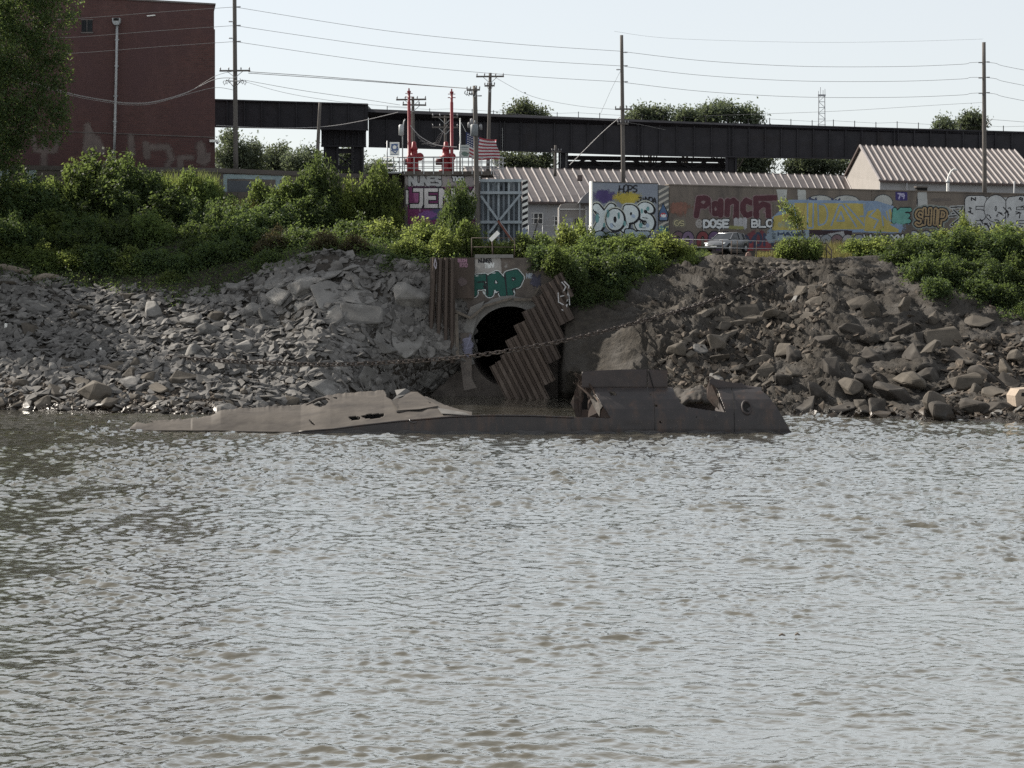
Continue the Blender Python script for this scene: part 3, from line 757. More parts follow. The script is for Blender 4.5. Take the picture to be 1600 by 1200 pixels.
# torn left end: inside of the shell, frames and a ragged bulkhead with a manhole
plate('bulkhead', [(908, 583, 101.9), (902, 600, 101.9), (897, 617, 101.8), (891.5, 629, 101.4), (897, 641, 101.0), (900, 652, 100.8), (909, 652, 100.85), (909, 630, 101.5), (912, 622, 101.6), (912, 600, 101.9)], M_rust)
plate('bulkhead', [(918.5, 620, 101.6), (912, 600, 101.9), (911, 585, 102.0), (925, 606.5, 101.6), (935, 624, 100.9), (944, 640, 100.45), (952, 652, 100.3), (919, 652, 100.7), (918.5, 637, 101.2)], M_rust)
plate('bulkhead', [(909, 640, 101.1), (918.5, 640, 101.1), (919, 652, 100.75), (909, 652, 100.8)], M_rust)
plate('manhole_shade_sheet', [(903, 600, 102.6), (930, 600, 102.6), (930, 651, 102.2), (903, 651, 102.2)], M_dark)  # near-black sheet added as the shade seen through the manhole
plate('torn_flap', [(924.5, 607.5, 101.45), (931, 616, 101.1), (941.5, 634.5, 100.3), (937.5, 640, 100.2), (936.5, 651, 100.1), (930, 640, 100.6), (922, 622, 101.2)], M_scale, 0.03, 'pale scaled inner face of the torn plate')
plate('torn_flap', [(942.5, 636, 100.2), (952.5, 652.4, 100.0), (938, 652.4, 100.1), (939, 643, 100.2)], M_rust, 0.03)
mb = MB()
for a, b2 in (((903, 601, 101.7), (926, 622, 100.9)), ((906, 612, 101.6), (906, 650, 100.9)), ((915, 590, 101.85), (932, 619, 101.0))):
    mb.bar(at(*a), at(*b2), 0.07, 0.09)
mb.build('frame', M_rust, wreck)
mb = MB()
rr = random.Random(4)
for k in range(14):
    p = at(904 + rr.uniform(-4, 5), 584 + k * 1.5, 101.75); q = p + Vector((rr.uniform(-.25, .1), rr.uniform(-.1, .1), rr.uniform(-.05, .25)))
    mb.tube([p, (p + q) / 2 + Vector((rr.uniform(-.06, .06), 0, rr.uniform(-.06, .06))), q], [0.03, 0.025, 0.008], 4)
mb.build('torn_edge', M_rust, wreck)
# gap: inner face of the stub on its right, torn lip on its left
plate('stub_bulkhead', [(1108, 592.5, 101.7), (1104, 607, 101.7), (1104.5, 622, 101.3), (1115, 634, 100.9), (1125, 640, 100.7), (1126, 643, 100.6), (1123, 626, 100.9), (1119, 607, 101.4), (1112, 598, 101.65)], M_rust)
plate('stub_bracket', [(1117, 640, 101.2), (1123, 626, 100.9), (1132, 644, 100.3), (1118, 642, 100.9)], M_casing)
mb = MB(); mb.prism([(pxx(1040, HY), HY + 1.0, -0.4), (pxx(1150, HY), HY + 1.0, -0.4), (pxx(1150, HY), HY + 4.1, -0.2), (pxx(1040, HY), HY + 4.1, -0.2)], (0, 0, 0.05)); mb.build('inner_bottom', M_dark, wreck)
mb = MB()
rr = random.Random(9)
for k in range(7):
    p = at(1108 + rr.uniform(-2, 1), 590 + k * 2.2, 101.75); mb.tube([p, p + Vector((rr.uniform(-.16, .02), -.05, rr.uniform(-.02, .16)))], [0.035, 0.01], 4)
mb.build('torn_edge', M_rust, wreck)
# hawse ring with its dark eye
cxr = Vector((pxx(1169, HY), HY + 0.36, 1.33)); ax = Vector((0.12, -0.86, 0.50)).normalized()
mb = MB(); u = ax.cross(Vector((0, 0, 1))).normalized(); v2 = u.cross(ax); ring = []
vs = []; fs = []
for i in range(24):
    an = 2 * math.pi * i / 24; c0 = u * math.cos(an) * 0.24 + v2 * math.sin(an) * 0.36
    for j in range(8):
        bn = 2 * math.pi * j / 8; vs.append(cxr + c0 * (1 + 0.22 * math.cos(bn)) + ax * (0.02 + 0.075 * math.sin(bn)))
for i in range(24):
    for j in range(8): fs.append((i*8+j, ((i+1) % 24)*8+j, ((i+1) % 24)*8+(j+1) % 8, i*8+(j+1) % 8))
mb.raw(vs, fs); hr = mb.build('hawse_ring', M_casing, wreck, True)
mb = MB(); mb.poly([cxr + u * math.cos(a) * 0.21 + v2 * math.sin(a) * 0.32 + ax * 0.02 for a in np.linspace(0, 6.28, 20, False)]); mb.build('hawse_eye', M_dark, hr)
# painted mark on the plating
mb = MB(); q = [at(1117, 648.5, HY - 0.02), at(1121, 648.2, HY - 0.02), at(1118, 653.5, HY - 0.03), at(1123.5, 653.8, HY - 0.03)]
for a, b2 in zip(q[:-1], q[1:]): mb.bar(a, b2, 0.03, 0.006)
mb.build('painted_mark', M_deckg, wreck, label='small faint letter Z chalked on the dark plating')
# loop on the bulwark
mb = MB(); mb.tube([at(640, 655, HY - .02), at(641, 659, HY - .08), at(646, 660.5, HY - .1), at(651, 659, HY - .06)], .035, 6); mb.build('mooring_loop', M_wet, wreck, True)
# silted deck of the fore part
nu, nv = 420, 64
us = np.linspace(203, 738, nu)
topc = np.interp(us, [203, 212, 230, 262, 280, 310, 330, 345, 400, 420, 470, 486, 500, 516, 560, 598, 617, 640, 655, 668, 690, 720, 738],
                     [668.5, 661, 657, 656, 654.5, 652, 649, 640.5, 637, 634.5, 633.5, 628, 621, 616.5, 613, 609.5, 609, 613, 618, 620, 630, 641, 648])
edge = 0.05 * vnoise(us / 5, us * 0, 3) + 0.03 * vnoise(us / 2, us * 0, 4)
botc = np.interp(us, [203, 240, 300, 400, 440, 470, 520, 560, 620, 700, 738], [670, 672.5, 673, 674.5, 675, 675.5, 673, 668.0, 661, 652.5, 649.5])
botY = np.interp(us, [203, 470, 520, 738], [101.2, 100.4, 100.25, 100.3])
topY = np.interp(us, [203, 345, 500, 600, 660, 738], [102.2, 103.0, 104.6, 105.4, 104.6, 102.0])
P = np.zeros((nu, nv, 3))
for i in range(nu):
    a = at(us[i], botc[i], botY[i]); b2 = at(us[i], topc[i], topY[i])
    f = np.linspace(0, 1, nv)
    P[i] = np.array(a)[None] * (1 - f[:, None]) + np.array(b2)[None] * f[:, None]
    P[i, :, 2] += 0.16 * np.sin(f * math.pi) * (1 if us[i] > 300 else 0.3) + edge[i] * f ** 8
P[..., 2] += 0.045 * fbm(P[..., 0] / 1.4, P[..., 1] / 0.9, 231, 4)
C = 0.25 * (P[:-1, :-1] + P[1:, :-1] + P[1:, 1:] + P[:-1, 1:]); uu, vv = proj(C)
uu = uu + 1.5 * vnoise(uu / 4, vv / 2, 12)
hl = [[(488, 629), (497, 625), (509, 622.5), (513, 628), (509, 633), (500, 636), (493, 634)], [(544, 652), (552, 650), (563, 651.5), (562, 655.5), (550, 657)],
      [(564, 650.5), (575, 647), (600, 646), (600, 650), (590, 654), (572, 654.5)], [(482, 656), (484.5, 656), (493, 664), (490, 664.5)], [(521, 620.5), (527, 621), (527, 623.5), (522, 622.5)],
      [(214, 659), (234, 656.5), (240, 659.5), (228, 662)], [(600, 609), (617, 607), (623, 616), (616, 626), (606, 622)]]
cut = np.zeros(uu.shape, bool)
for h in hl: cut |= inpoly(uu, vv, h)
_du, _dv = proj(P); _dY = P[..., 1].copy()
def dkY(px, py, off=.12):
    k = np.argmin((_du - px) ** 2 + (_dv - py) ** 2); return float(_dY.ravel()[k]) - off
dk = grid_mesh('deck_plating', P, M_deck, ~cut, True, wreck); solidify(dk, 0.06)
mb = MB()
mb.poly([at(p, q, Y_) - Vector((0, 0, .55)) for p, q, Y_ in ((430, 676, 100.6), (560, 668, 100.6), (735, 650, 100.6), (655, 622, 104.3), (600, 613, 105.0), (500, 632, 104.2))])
mb.build('hold_shade_sheet', M_dark, wreck)  # near-black sheet stands in for the shade below the deck holes
def plate_d(nm, pts, mat, t=0.04, lab=None):
    off = .05 if nm == 'deck_slit' else .16
    return plate(nm, [(a, b, dkY(a, b, off + (.12 if i % 2 else 0))) for i, (a, b, c) in enumerate(pts)], mat, t, lab)
# curled lip at the big hole, bent hatch flaps
mb = MB(); mb.tube([at(478, 633, dkY(478, 633, .06)), at(487, 629, dkY(487, 629, .06)), at(497, 624.5, dkY(497, 624.5, .06)), at(508, 621.5, dkY(508, 621.5, .06)), at(514, 624, dkY(514, 624, .06))], [.03, .07, .09, .07, .03], 6); mb.build('curled_lip', M_deck, wreck, True)
mb = MB(); mb.tube([at(491, 632, dkY(491, 632, .06)), at(498, 629, dkY(498, 629, .06)), at(503, 631, dkY(503, 631, .06))], [.05, .09, .04], 6); mb.build('curled_lip', M_deckg, wreck, True)
plate_d('deck_flap', [(617, 609.5, 105.2), (634, 607, 105.3), (642, 611, 105.3), (650, 616.5, 104.9), (640, 615, 104.8), (627, 619, 104.4), (612, 626, 103.6), (620, 618, 104.4)], M_deckg, 0.03, 'pale grey bent flap standing up from the deck')
plate_d('deck_flap', [(630, 610, 105.0), (652, 611, 105.0), (664, 620, 104.2), (684, 634, 102.4), (664, 637.5, 102.2), (655, 639, 102.0), (621, 641, 101.8), (612, 627, 103.4), (624, 619, 104.2)], M_deck, 0.05)
plate_d('deck_flap', [(655, 617, 104.6), (663, 619.5, 104.5), (679, 630, 103.2), (671, 629, 103.2)], M_dark, 0.03)
plate_d('deck_flap', [(684, 637, 102.2), (728, 644.5, 101.8), (734, 648.5, 100.9), (690, 646, 100.8)], M_deckg, 0.03)
plate_d('deck_slit', [(619, 641.5, 101.75), (656, 639, 101.95), (683, 635, 102.3), (683, 636.2, 102.25), (656, 641.2, 101.85), (620, 643, 101.65)], M_dark, 0.07)
mb = MB()
for k in range(6): 
    p = at(716 + k * 3, 641 + k * 1.2, 101.7); mb.tube([p, p + Vector((0.1, -.05, 0.05 + 0.03 * (k % 3)))], [.03, .012], 4)
mb.build('torn_edge', M_dark, wreck)

# ------------------------------------------------------------------ outfall: headwall, barrel, sheet piling
M_conc = pm('old_concrete', (0.125, 0.108, 0.095), (0.085, 0.073, 0.065), 1.4, 0.9, 0.35, 0.03, c3=(0.05, 0.043, 0.04), s3=0.5, lo3=0.5, hi3=0.7)
M_concg = pm('grey_concrete', (0.19, 0.185, 0.178), (0.13, 0.127, 0.122), 1.4, 0.9, 0.25, 0.03, c3=(0.13, 0.12, 0.11), s3=0.6, lo3=0.52, hi3=0.72)
M_pile = pm('sheet_pile_steel', (0.042, 0.031, 0.026), (0.062, 0.047, 0.038), 1.2, 0.7, 0.2, 0.02, c3=(0.10, 0.075, 0.06), s3=0.8, lo3=0.55, hi3=0.8, stretch=(1.5, 1.5, .5))
M_timber = pm('grey_timber', (0.14, 0.12, 0.10), (0.08, 0.07, 0.06), 2.0, 0.9, 0.4, 0.02, stretch=(6, 6, 0.6))
outf = thing('outfall', 'concrete sewer outfall with a dark round mouth and sprayed headwall', 'outfall', (TX, HW_Y, 0))
# headwall with a round mouth, built as a ring of blocks round the opening
TXc = at(797, 560, HW_Y).x; TZc = at(797, 541, HW_Y).z; RX, RZ = 62 / F * HW_Y, 64 / F * HW_Y
x0, x1 = at(672, 500, HW_Y).x, at(893, 500, HW_Y).x; zt = at(790, 403, HW_Y).z
mb = MB(); nseg = 48
def edge_pt(an):
    dx, dz = math.cos(an), math.sin(an)
    s = 1e9
    if dx > 0: s = min(s, (x1 - TXc) / dx)
    if dx < 0: s = min(s, (x0 - TXc) / dx)
    if dz > 0: s = min(s, (zt - TZc) / dz)
    if dz < 0: s = min(s, (-1.5 - TZc) / dz)
    return (TXc + dx * s, TZc + dz * s)
angs = sorted(set([2 * math.pi * i / nseg for i in range(nseg)] + [math.atan2(b_ - TZc, a_ - TXc) % (2 * math.pi) for a_ in (x0, x1) for b_ in (zt, -1.5)]))
K = len(angs)
for y, flip in ((HW_Y, 0), (HW_Y + 0.8, 1)):
    for i in range(K):
        a, b2 = angs[i], angs[(i + 1) % K]
        p = [(TXc + RX * math.cos(a), y, TZc + RZ * math.sin(a)), (TXc + RX * math.cos(b2), y, TZc + RZ * math.sin(b2))]
        e0, e1 = edge_pt(a), edge_pt(b2)
        mb.quad(p[0], p[1], (e1[0], y, e1[1]), (e0[0], y, e0[1]))
for i in range(K):
    a, b2 = angs[i], angs[(i + 1) % K]
    e0, e1 = edge_pt(a), edge_pt(b2)
    mb.quad((e0[0], HW_Y, e0[1]), (e1[0], HW_Y, e1[1]), (e1[0], HW_Y + .8, e1[1]), (e0[0], HW_Y + .8, e0[1]))
    for ya, yb, m_ in ((HW_Y, HW_Y + 26, 0),):
        mb.quad((TXc + RX * math.cos(a), ya, TZc + RZ * math.sin(a)), (TXc + RX * math.cos(b2), ya, TZc + RZ * math.sin(b2)),
                (TXc + RX * math.cos(b2), yb, TZc + RZ * math.sin(b2)), (TXc + RX * math.cos(a), yb, TZc + RZ * math.sin(a)))
mb.poly([(TXc + RX * math.cos(a), HW_Y + 26, TZc + RZ * math.sin(a)) for a in angs])
headwall = mb.build('headwall', M_conc, outf, fix=False)
# raised arch ring
mb = MB()
a0, a1, n = R(30), R(205), 30
def arch(a, r): return (TXc + (RX + r) * math.cos(a), TZc + (RZ + r) * math.sin(a))
rr = random.Random(3)
ro = [0.62 + rr.uniform(-.05, .05) + (0.25 if i > 17 else 0) for i in range(n + 1)]
for i in range(n):
    a, b2 = a0 + (a1 - a0) * i / n, a0 + (a1 - a0) * (i + 1) / n
    q = [arch(a, -0.05), arch(b2, -0.05), arch(b2, ro[i + 1]), arch(a, ro[i])]
    mb.prism([(x, HW_Y - 0.45, z) for x, z in q], (0, 0.448, 0))
ringo = mb.build('arch_ring', M_concg, outf)
# broken slabs left of the mouth, steel plate with cap
mb = MB(); mb.prism([at(*p) for p in ((737, 560, 125.2), (722, 520, 125.3), (735, 480, 125.4), (757, 470, 125.5), (744, 500, 125.4), (737, 530, 125.3))], (0, 0.4, 0)); mb.build('broken_slab', M_concg, outf)
mb = MB(); mb.prism([at(*p) for p in ((719, 562, 124.9), (719, 520, 125), (737, 520, 125), (737, 590, 124.9), (745, 606, 124.7), (725, 610, 124.6))], (0, 0.4, 0)); mb.build('broken_slab', M_conc, outf)
mb = MB(); mb.prism([at(*p) for p in ((707, 482, 125), (735, 495, 125), (757, 476, 125.1), (800, 464.5, 125.1), (800, 467.5, 125.1), (758, 479.5, 125.1), (736, 499, 125), (707, 487, 125))], (0, 0.5, 0)); mb.build('broken_beam', M_timber, outf)
mb = MB(); mb.prism([at(*p) for p in ((803, 466, 125.1), (830, 466, 125.1), (843, 445, 125.2), (843, 450, 125.2), (832, 470, 125.1), (803, 470, 125.1))], (0, 0.5, 0)); mb.build('broken_beam', M_timber, outf)
mb = MB(); mb.box(at(709, 403, 125.7).x, at(741, 403, 125.7).x, 125.62, 125.9, at(720, 466, 125.7).z, at(720, 402.5, 125.7).z); mb.build('steel_plate', M_pile, outf)
mb = MB(); mb.box(at(742, 400, 126).x, at(802, 400, 126).x, 125.85, 126.9, zt + 0.005, zt + 0.22); mb.build('coping', M_concg, outf)
for (p0, p1, Y_) in (((708, 492, 125), (708, 560, 124.6), 0), ((713, 491, 125), (715, 556, 124.6), 0)):
    mb = MB(); mb.bar(at(*p0), at(*p1), 0.22, 0.2); mb.build('timber_post', M_timber, outf)
# sheet piling: each pile is a channel of its own
def sheet_pile(parent, top, bot, wid, depth, mat, flip):
    """corrugated pile from top to bottom along the line, wid across"""
    top = Vector(top); bot = Vector(bot); ax = (top - bot)
    side = Vector((ax.z, 0, -ax.x)).normalized(); L = ax
    fwd = Vector((0, -1, 0)); d = depth * (1 if flip else 0)
    prof_ = [(-.5, 0), (-.36, 0), (-.22, 1), (.22, 1), (.36, 0), (.5, 0)]
    pts = [bot + side * (x * wid) + fwd * (depth * h) for x, h in prof_]
    pts2 = [p - fwd * 0.03 for p in pts[::-1]]
    mb = MB(); mb.prism(pts + pts2, L); return mb.build('pile', mat, parent)
spl = thing('sheet_piling', 'upright rusty steel sheet piling left of the outfall mouth', 'sheet piling', tuple(at(690, 540, 124.6)))
for k, (pt, pb) in enumerate(zip((679, 688.5, 698, 706.5), (672.5, 684.5, 696, 706))):
    sheet_pile(spl, at(pt, [402, 403, 402.5, 404][k], 124.9), at(pb, [535, 548, 560, 567][k], 124.7), 9.6 / F * 125, 0.26, M_pile, 1)
spr = thing('sheet_piling', 'leaning rusty steel sheet piling stepped down across the outfall mouth', 'sheet piling', tuple(at(830, 620, 124)))
M_pileb = pm('sheet_pile_brown', (0.056, 0.041, 0.033), (0.082, 0.062, 0.049), 1.0, 0.75, 0.2, 0.02, c3=(0.13, 0.105, 0.088), s3=0.7, lo3=0.5, hi3=0.8, stretch=(2, 2, .5))
dv = Vector((0.45, 0.893)); nvv = Vector((0.893, -0.45))
tops = [(764.6, 573), (781, 556), (789, 532.6), (802, 509), (815, 488), (830, 465), (843, 447.5), (865, 432), (884, 436)]
sk = [Vector(p).dot(nvv) for p in tops]
for k in range(8):
    wpx_ = sk[k + 1] - sk[k]; T = Vector(tops[k]); C0 = T + nvv * (wpx_ / 2)
    tt_ = 0
    while True:
        tt_ += 1; q = C0 + dv * tt_
        if q.y > 629 or q.x > np.interp(q.y, [440, 509, 581, 628], [893, 885, 860, 856]): break
    Yt = 124.6 - 0.02 * k
    for hh, w2 in ((0.25, 0.5), (0.75, 0.5)):
        off = nvv * (wpx_ * (hh - 0.5)); jig = random.uniform(-2.5, 2.5) if hh > .5 else 0
        sheet_pile(spr, at(C0.x + off.x + dv.x * jig, C0.y + off.y + dv.y * jig, Yt), at(q.x + off.x, q.y + off.y, Yt - 0.55 - 0.1 * (q.y - 560) / 60), wpx_ * w2 * 1.01 / F * 124, 0.2, M_pileb if k < 4 else M_pile, 1)
M_void = M_dark
# ------------------------------------------------------------------ mooring chain
M_chain = pm('chain_iron', (0.035, 0.03, 0.028), (0.06, 0.045, 0.038), 6, 0.6, 0.2, 0.01, c3=(0.16, 0.145, 0.125), s3=3, lo3=0.55, hi3=0.75)
chain = thing('mooring_chain', 'heavy iron chain hanging from the right bank across the outfall to the left shore', 'chain', tuple(at(1216, 424, 133)))
cpts = [(1218, 420, 132.6), (1200, 431, 131.0), (1150, 455, 127.5), (1100, 474, 124.8), (1050, 489, 122.5), (1000, 502.5, 120.6), (950, 516, 119.2), (900, 528, 118.2), (850, 538.5, 117.5), (800, 547.5, 117.0),
        (750, 554.5, 116.8), (700, 560, 116.7), (640, 564.5, 116.6), (580, 567.5, 116.6), (520, 569.5, 116.8), (460, 569, 117.2), (400, 566.5, 117.8), (340, 563, 118.6), (300, 560.5, 119.2), (250, 556, 120.0)]
cpts = [(px, py, min(Y_, surf_at(px, py)[0].y - (.25 if k == 0 else .7)) if px > 880 else Y_) for k, (px, py, Y_) in enumerate(cpts)]
c3 = [at(*c) for c in cpts]
ln = [0]
for a, b2 in zip(c3[:-1], c3[1:]): ln.append(ln[-1] + (b2 - a).length)
def chain_pt(s): return Vector([float(np.interp(s, ln, [p[k] for p in c3])) for k in range(3)])
def link_mesh(L, W, r):
    pts = []
    for i in range(14):
        an = 2 * math.pi * i / 14
        x = math.cos(an) * W / 2; z = math.sin(an) * W / 2 + (L - W) / 2 * (1 if math.sin(an) > 0 else -1 if math.sin(an) < 0 else 0)
        pts.append(Vector((z, x, 0)))
    mb = MB(); vs = []; fs = []; n = len(pts)
    for i, p in enumerate(pts):
        d = (pts[(i+1) % n] - pts[i-1]).normalized(); u = Vector((0, 0, 1)); v = d.cross(u)
        for k in range(5):
            an = 2 * math.pi * k / 5; vs.append(p + (u * math.cos(an) + v * math.sin(an)) * r)
    for i in range(n):
        for k in range(5): fs.append((i*5+k, ((i+1) % n)*5+k, ((i+1) % n)*5+(k+1) % 5, i*5+(k+1) % 5))
    mb.raw(vs, fs); me = bpy.data.meshes.new('link'); me.from_pydata([tuple(v) for v in mb.v], [], mb.f); me.materials.append(M_chain); me.update(); return me
lm = link_mesh(0.42, 0.25, 0.045); pitch_ = 0.31; s = 0.1; k = 0; co = origin(chain)
while s < ln[-1] - 0.4 and k < 300:
    a, b2 = chain_pt(s), chain_pt(s + 0.05)
    o = bpy.data.objects.new('link', lm); COL.objects.link(o); o.parent = chain
    d = (b2 - a).normalized(); q = d.to_track_quat('X', 'Z') @ Matrix.Rotation((k % 2) * math.pi / 2 + random.uniform(-.3, .3) + 0.6, 4, 'X').to_quaternion()
    o.rotation_mode = 'QUATERNION'; o.rotation_quaternion = q; o.location = a - co
    s += pitch_; k += 1
# ------------------------------------------------------------------ brick warehouse
def brick_mat():
    m, t, b = new_mat('dark_red_brick')
    tc = t.nodes.new('ShaderNodeTexCoord'); mp = t.nodes.new('ShaderNodeMapping'); mp.inputs['Rotation'].default_value = (R(90), 0, 0)
    t.links.new(tc.outputs['Object'], mp.inputs[0])
    br = t.nodes.new('ShaderNodeTexBrick'); br.inputs['Scale'].default_value = 1.0
    br.inputs['Brick Width'].default_value = 0.42; br.inputs['Row Height'].default_value = 0.16; br.inputs['Mortar Size'].default_value = 0.018
    br.inputs['Color1'].default_value = (0.100, 0.050, 0.046, 1); br.inputs['Color2'].default_value = (0.070, 0.038, 0.037, 1); br.inputs['Mortar'].default_value = (0.085, 0.060, 0.056, 1)
    t.links.new(mp.outputs[0], br.inputs['Vector'])
    n = tex(t, 0.16, 5, 0.6); c = mixc(t, ramp(t, n, 0.40, 0.62), br.outputs[0], (0.078, 0.046, 0.047), 'MIX')
    n2 = tex(t, 0.5, 6, 0.7, (1, 1, .3)); c = mixc(t, ramp(t, n2, 0.52, 0.72, 0, 0.5), c, (0.125, 0.072, 0.068))
    t.links.new(c, b.inputs['Base Color']); b.inputs['Roughness'].default_value = 0.9; b.inputs['Specular IOR Level'].default_value = 0.15
    bump(t, b, br.outputs['Fac'], -0.4, 0.02); return m
M_brick = brick_mat()
M_galv = pm('galvanised_steel', (0.36, 0.37, 0.38), (0.27, 0.28, 0.29), 3, 0.5, 0.1, 0.01, 0.3)
M_stone = pm('coping_stone', (0.15, 0.135, 0.13), (0.10, 0.09, 0.088), 2, 0.9, 0.3, 0.03)
M_glassd = plain('dark_glass', (0.02, 0.022, 0.026), 0.12)
BY = 162.0
bp = VPlane(95, 160.0, 336, 161.5)
bw = thing('brick_warehouse', 'tall windowless dark red brick warehouse behind the big tree', 'warehouse', tuple(bp.get(336, 262)))
def wall_block(pl, pts, depth, name, mat, parent, off=0.0, vec=None):
    mb = MB(); mb.prism([pl.get(x, y, off) for x, y in pts], vec or -pl.n * depth); return mb.build(name, mat, parent)
zb = 9.0
def down(pl, px, z=8.8):       # picture row of the point of a wall plane at height z
    lo, hi = 200, 520
    for _ in range(40):
        mid = (lo + hi) / 2
        if pl.get(px, mid).z > z: lo = mid
        else: hi = mid
    return lo
wall_block(bp, [(-260, down(bp, -260)), (336, down(bp, 336)), (336, 46), (334.5, 45.5), (334.5, 7.5), (200, 0), (100, -5.5), (-260, -24)], 26, 'wall', M_brick, bw, 0, Vector((-4.8, 26, 0)))
wall_block(bp, [(334.8, 7.5), (337.0, 7.5), (337.0, 5.2), (200, -2.6), (100, -8), (-260, -27), (-260, -23.9), (100, -5.4), (200, 0.1)], 26.3, 'coping', M_stone, bw, 0.1, Vector((-4.8, 26.1, 0)))
for y0, y1 in ((206, 207.2),):
    wall_block(bp, [(-40, y1 - 5.5), (130, y1), (336, y1 + 8), (336, y0 + 8), (130, y0), (-40, y0 - 5.5)], 0.05, 'ledge', M_stone, bw, 0.05)
wd = wall_block(bp, [(127.5, 49.5), (144.5, 50), (144.5, 31.5), (127.5, 31)], 0.1, 'window', M_glassd, bw, 0.02)
for x0, x1, y0, y1 in ((126.3, 145.7, 30, 31.4), (126.3, 145.7, 49.9, 52), (135.4, 136.3, 31.5, 49.7)):
    wall_block(bp, [(x0, y1), (x1, y1), (x1, y0), (x0, y0)], 0.09, 'window_frame', M_stone, wd, 0.07)
mb = MB(); mb.tube([bp.get(183, 36, 0.22), bp.get(181.5, 120, 0.22), bp.get(179.5, 200, 0.22), bp.get(178, 250, 0.22)], 0.11, 8); dsp = mb.build('downspout', M_galv, bw, True)
mb = MB()
for px, py in ((182.9, 62), (181.9, 103), (180.6, 150), (179.4, 190)): 
    p = bp.get(px, py, 0.2); mb.box(p.x - .16, p.x + .16, p.y - .05, p.y + .2, p.z - .05, p.z + .05)
mb.build('bracket', M_galv, dsp)
p = bp.get(183, 33.5, 0.05)
mb = MB(); mb.prism([(p.x - .34, p.y, p.z + .24), (p.x + .34, p.y, p.z + .24), (p.x + .32, p.y, p.z - .1), (p.x + .18, p.y, p.z - .32), (p.x - .18, p.y, p.z - .32), (p.x - .32, p.y, p.z - .1)], (0, -.4, 0)); sb = mb.build('rain_hopper', M_galv, bw)
mb = MB(); mb.box(p.x - .22, p.x + .22, p.y - .42, p.y - .401, p.z + .02, p.z + .22); mb.build('hopper_mouth', M_dark, sb)
p = bp.get(334.5, 220.5, 0.05); mb = MB(); mb.box(p.x - .3, p.x + .3, p.y - .5, p.y, p.z - .1, p.z + .1); fx = mb.build('light_fitting', M_white, bw)
p = bp.get(339.5, 223, 0.3); mb = MB(); mb.lathe(p, [(0.02, .12), (.1, .1), (.12, 0), (.06, -.12)], 10); mb.build('lamp', M_galv, fx, True)
p = bp.get(236, 24.3, .03); mb = MB(); mb.bar(p - Vector((.35, 0, .03)), p + Vector((.35, 0, .03)), .05, .09); mb.build('old_bracket', M_white, bw)

# ------------------------------------------------------------------ railway viaduct
M_steel = pm('black_bridge_steel', (0.017, 0.017, 0.021), (0.027, 0.026, 0.031), 1.2, 0.55, 0.15, 0.02, c3=(0.019, 0.017, 0.018), s3=0.5, spec=0.2)
via = thing('railway_viaduct', 'black steel plate girder railway viaduct crossing behind the buildings', 'viaduct', tuple(at(700, 380, 200)))
def girder(px0, px1, t0, t1, b0, b1, Y, stp, parent=via):
    """riveted plate girder; t/b = picture rows of top and bottom at both ends"""
    mb = MB(); A, B, Cc, D = at(px0, b0, Y), at(px1, b1, Y), at(px1, t1, Y), at(px0, t0, Y)
    mb.prism([A, B, Cc, D], (0, .12, 0)); g = mb.build('girder', M_steel, parent)
    mb = MB(); mb.prism([D + Vector((0, -.3, -.12)), Cc + Vector((0, -.3, -.12)), Cc + Vector((0, -.3, .03)), D + Vector((0, -.3, .03))], (0, .7, 0)); mb.build('flange', M_steel, g)
    mb = MB(); mb.prism([A + Vector((0, -.3, -.03)), B + Vector((0, -.3, -.03)), B + Vector((0, -.3, .12)), A + Vector((0, -.3, .12))], (0, .7, 0)); mb.build('flange', M_steel, g)
    n = int((px1 - px0) / stp)
    for k in range(n + 1):
        px = px0 + 3 + (px1 - px0 - 6) * k / max(n, 1); f = (px - px0) / (px1 - px0)
        a, b2 = at(px, b0 + (b1 - b0) * f - 2, Y - .1), at(px, t0 + (t1 - t0) * f + 2, Y - .1)
        mb = MB(); mb.bar(a, b2, .12, .22, (0, 1, 0)); mb.build('stiffener', M_steel, g)
    return g
def ty(px): return float(np.interp(px, [575, 800, 1000, 1200, 1400, 1660], [175.5, 182, 188.5, 195, 200.5, 208]))
def by(px): return float(np.interp(px, [502, 640, 800, 900, 1000, 1150, 1330, 1660], [229, 230, 236, 240, 242.5, 246, 248, 252]))
girder(325, 575, 155, 162.5, 198, 203.5, 199, 26)
girder(502, 572, 203, 203.8, 229, 229.6, 200.5, 9)
for a, b2 in ((576, 785), (785.1, 1000), (1000.1, 1142), (1142.1, 1400), (1400.1, 1660)):
    girder(a, b2, ty(a), ty(b2), by(a), by(b2), 200.5, 24)
girder(1661, 1900, ty(1660), 214, 252, 256, 200.5, 24)
girder(150, 324, 150, 155, 193, 198, 199, 26)
# deck behind the girders
mb = MB(); mb.prism([at(150, 153, 199.2), at(575, 165, 199.2), at(576, 179, 200.9), at(1900, 217, 200.9), at(1900, 223, 200.9), at(576, 190, 200.9), at(575, 175, 199.2), at(150, 160, 199.2)], (0, 5, 0)); mb.build('track_deck', M_steel, via)
# handrail posts and cable
rl = []
for k, px in enumerate(np.arange(605, 1700, 33.2)):
    a = at(px, ty(px) - .3, 200.4); b2 = at(px, ty(px) - 11 + (k % 3), 200.4)
    mb = MB(); mb.bar(a, b2, .07, .07); mb.build('handrail_post', M_steel, via); rl.append(b2 - Vector((0, 0, .12)))
mb = MB(); mb.tube(rl, .012, 4); mb.build('handrail_cable', M_steel, via)
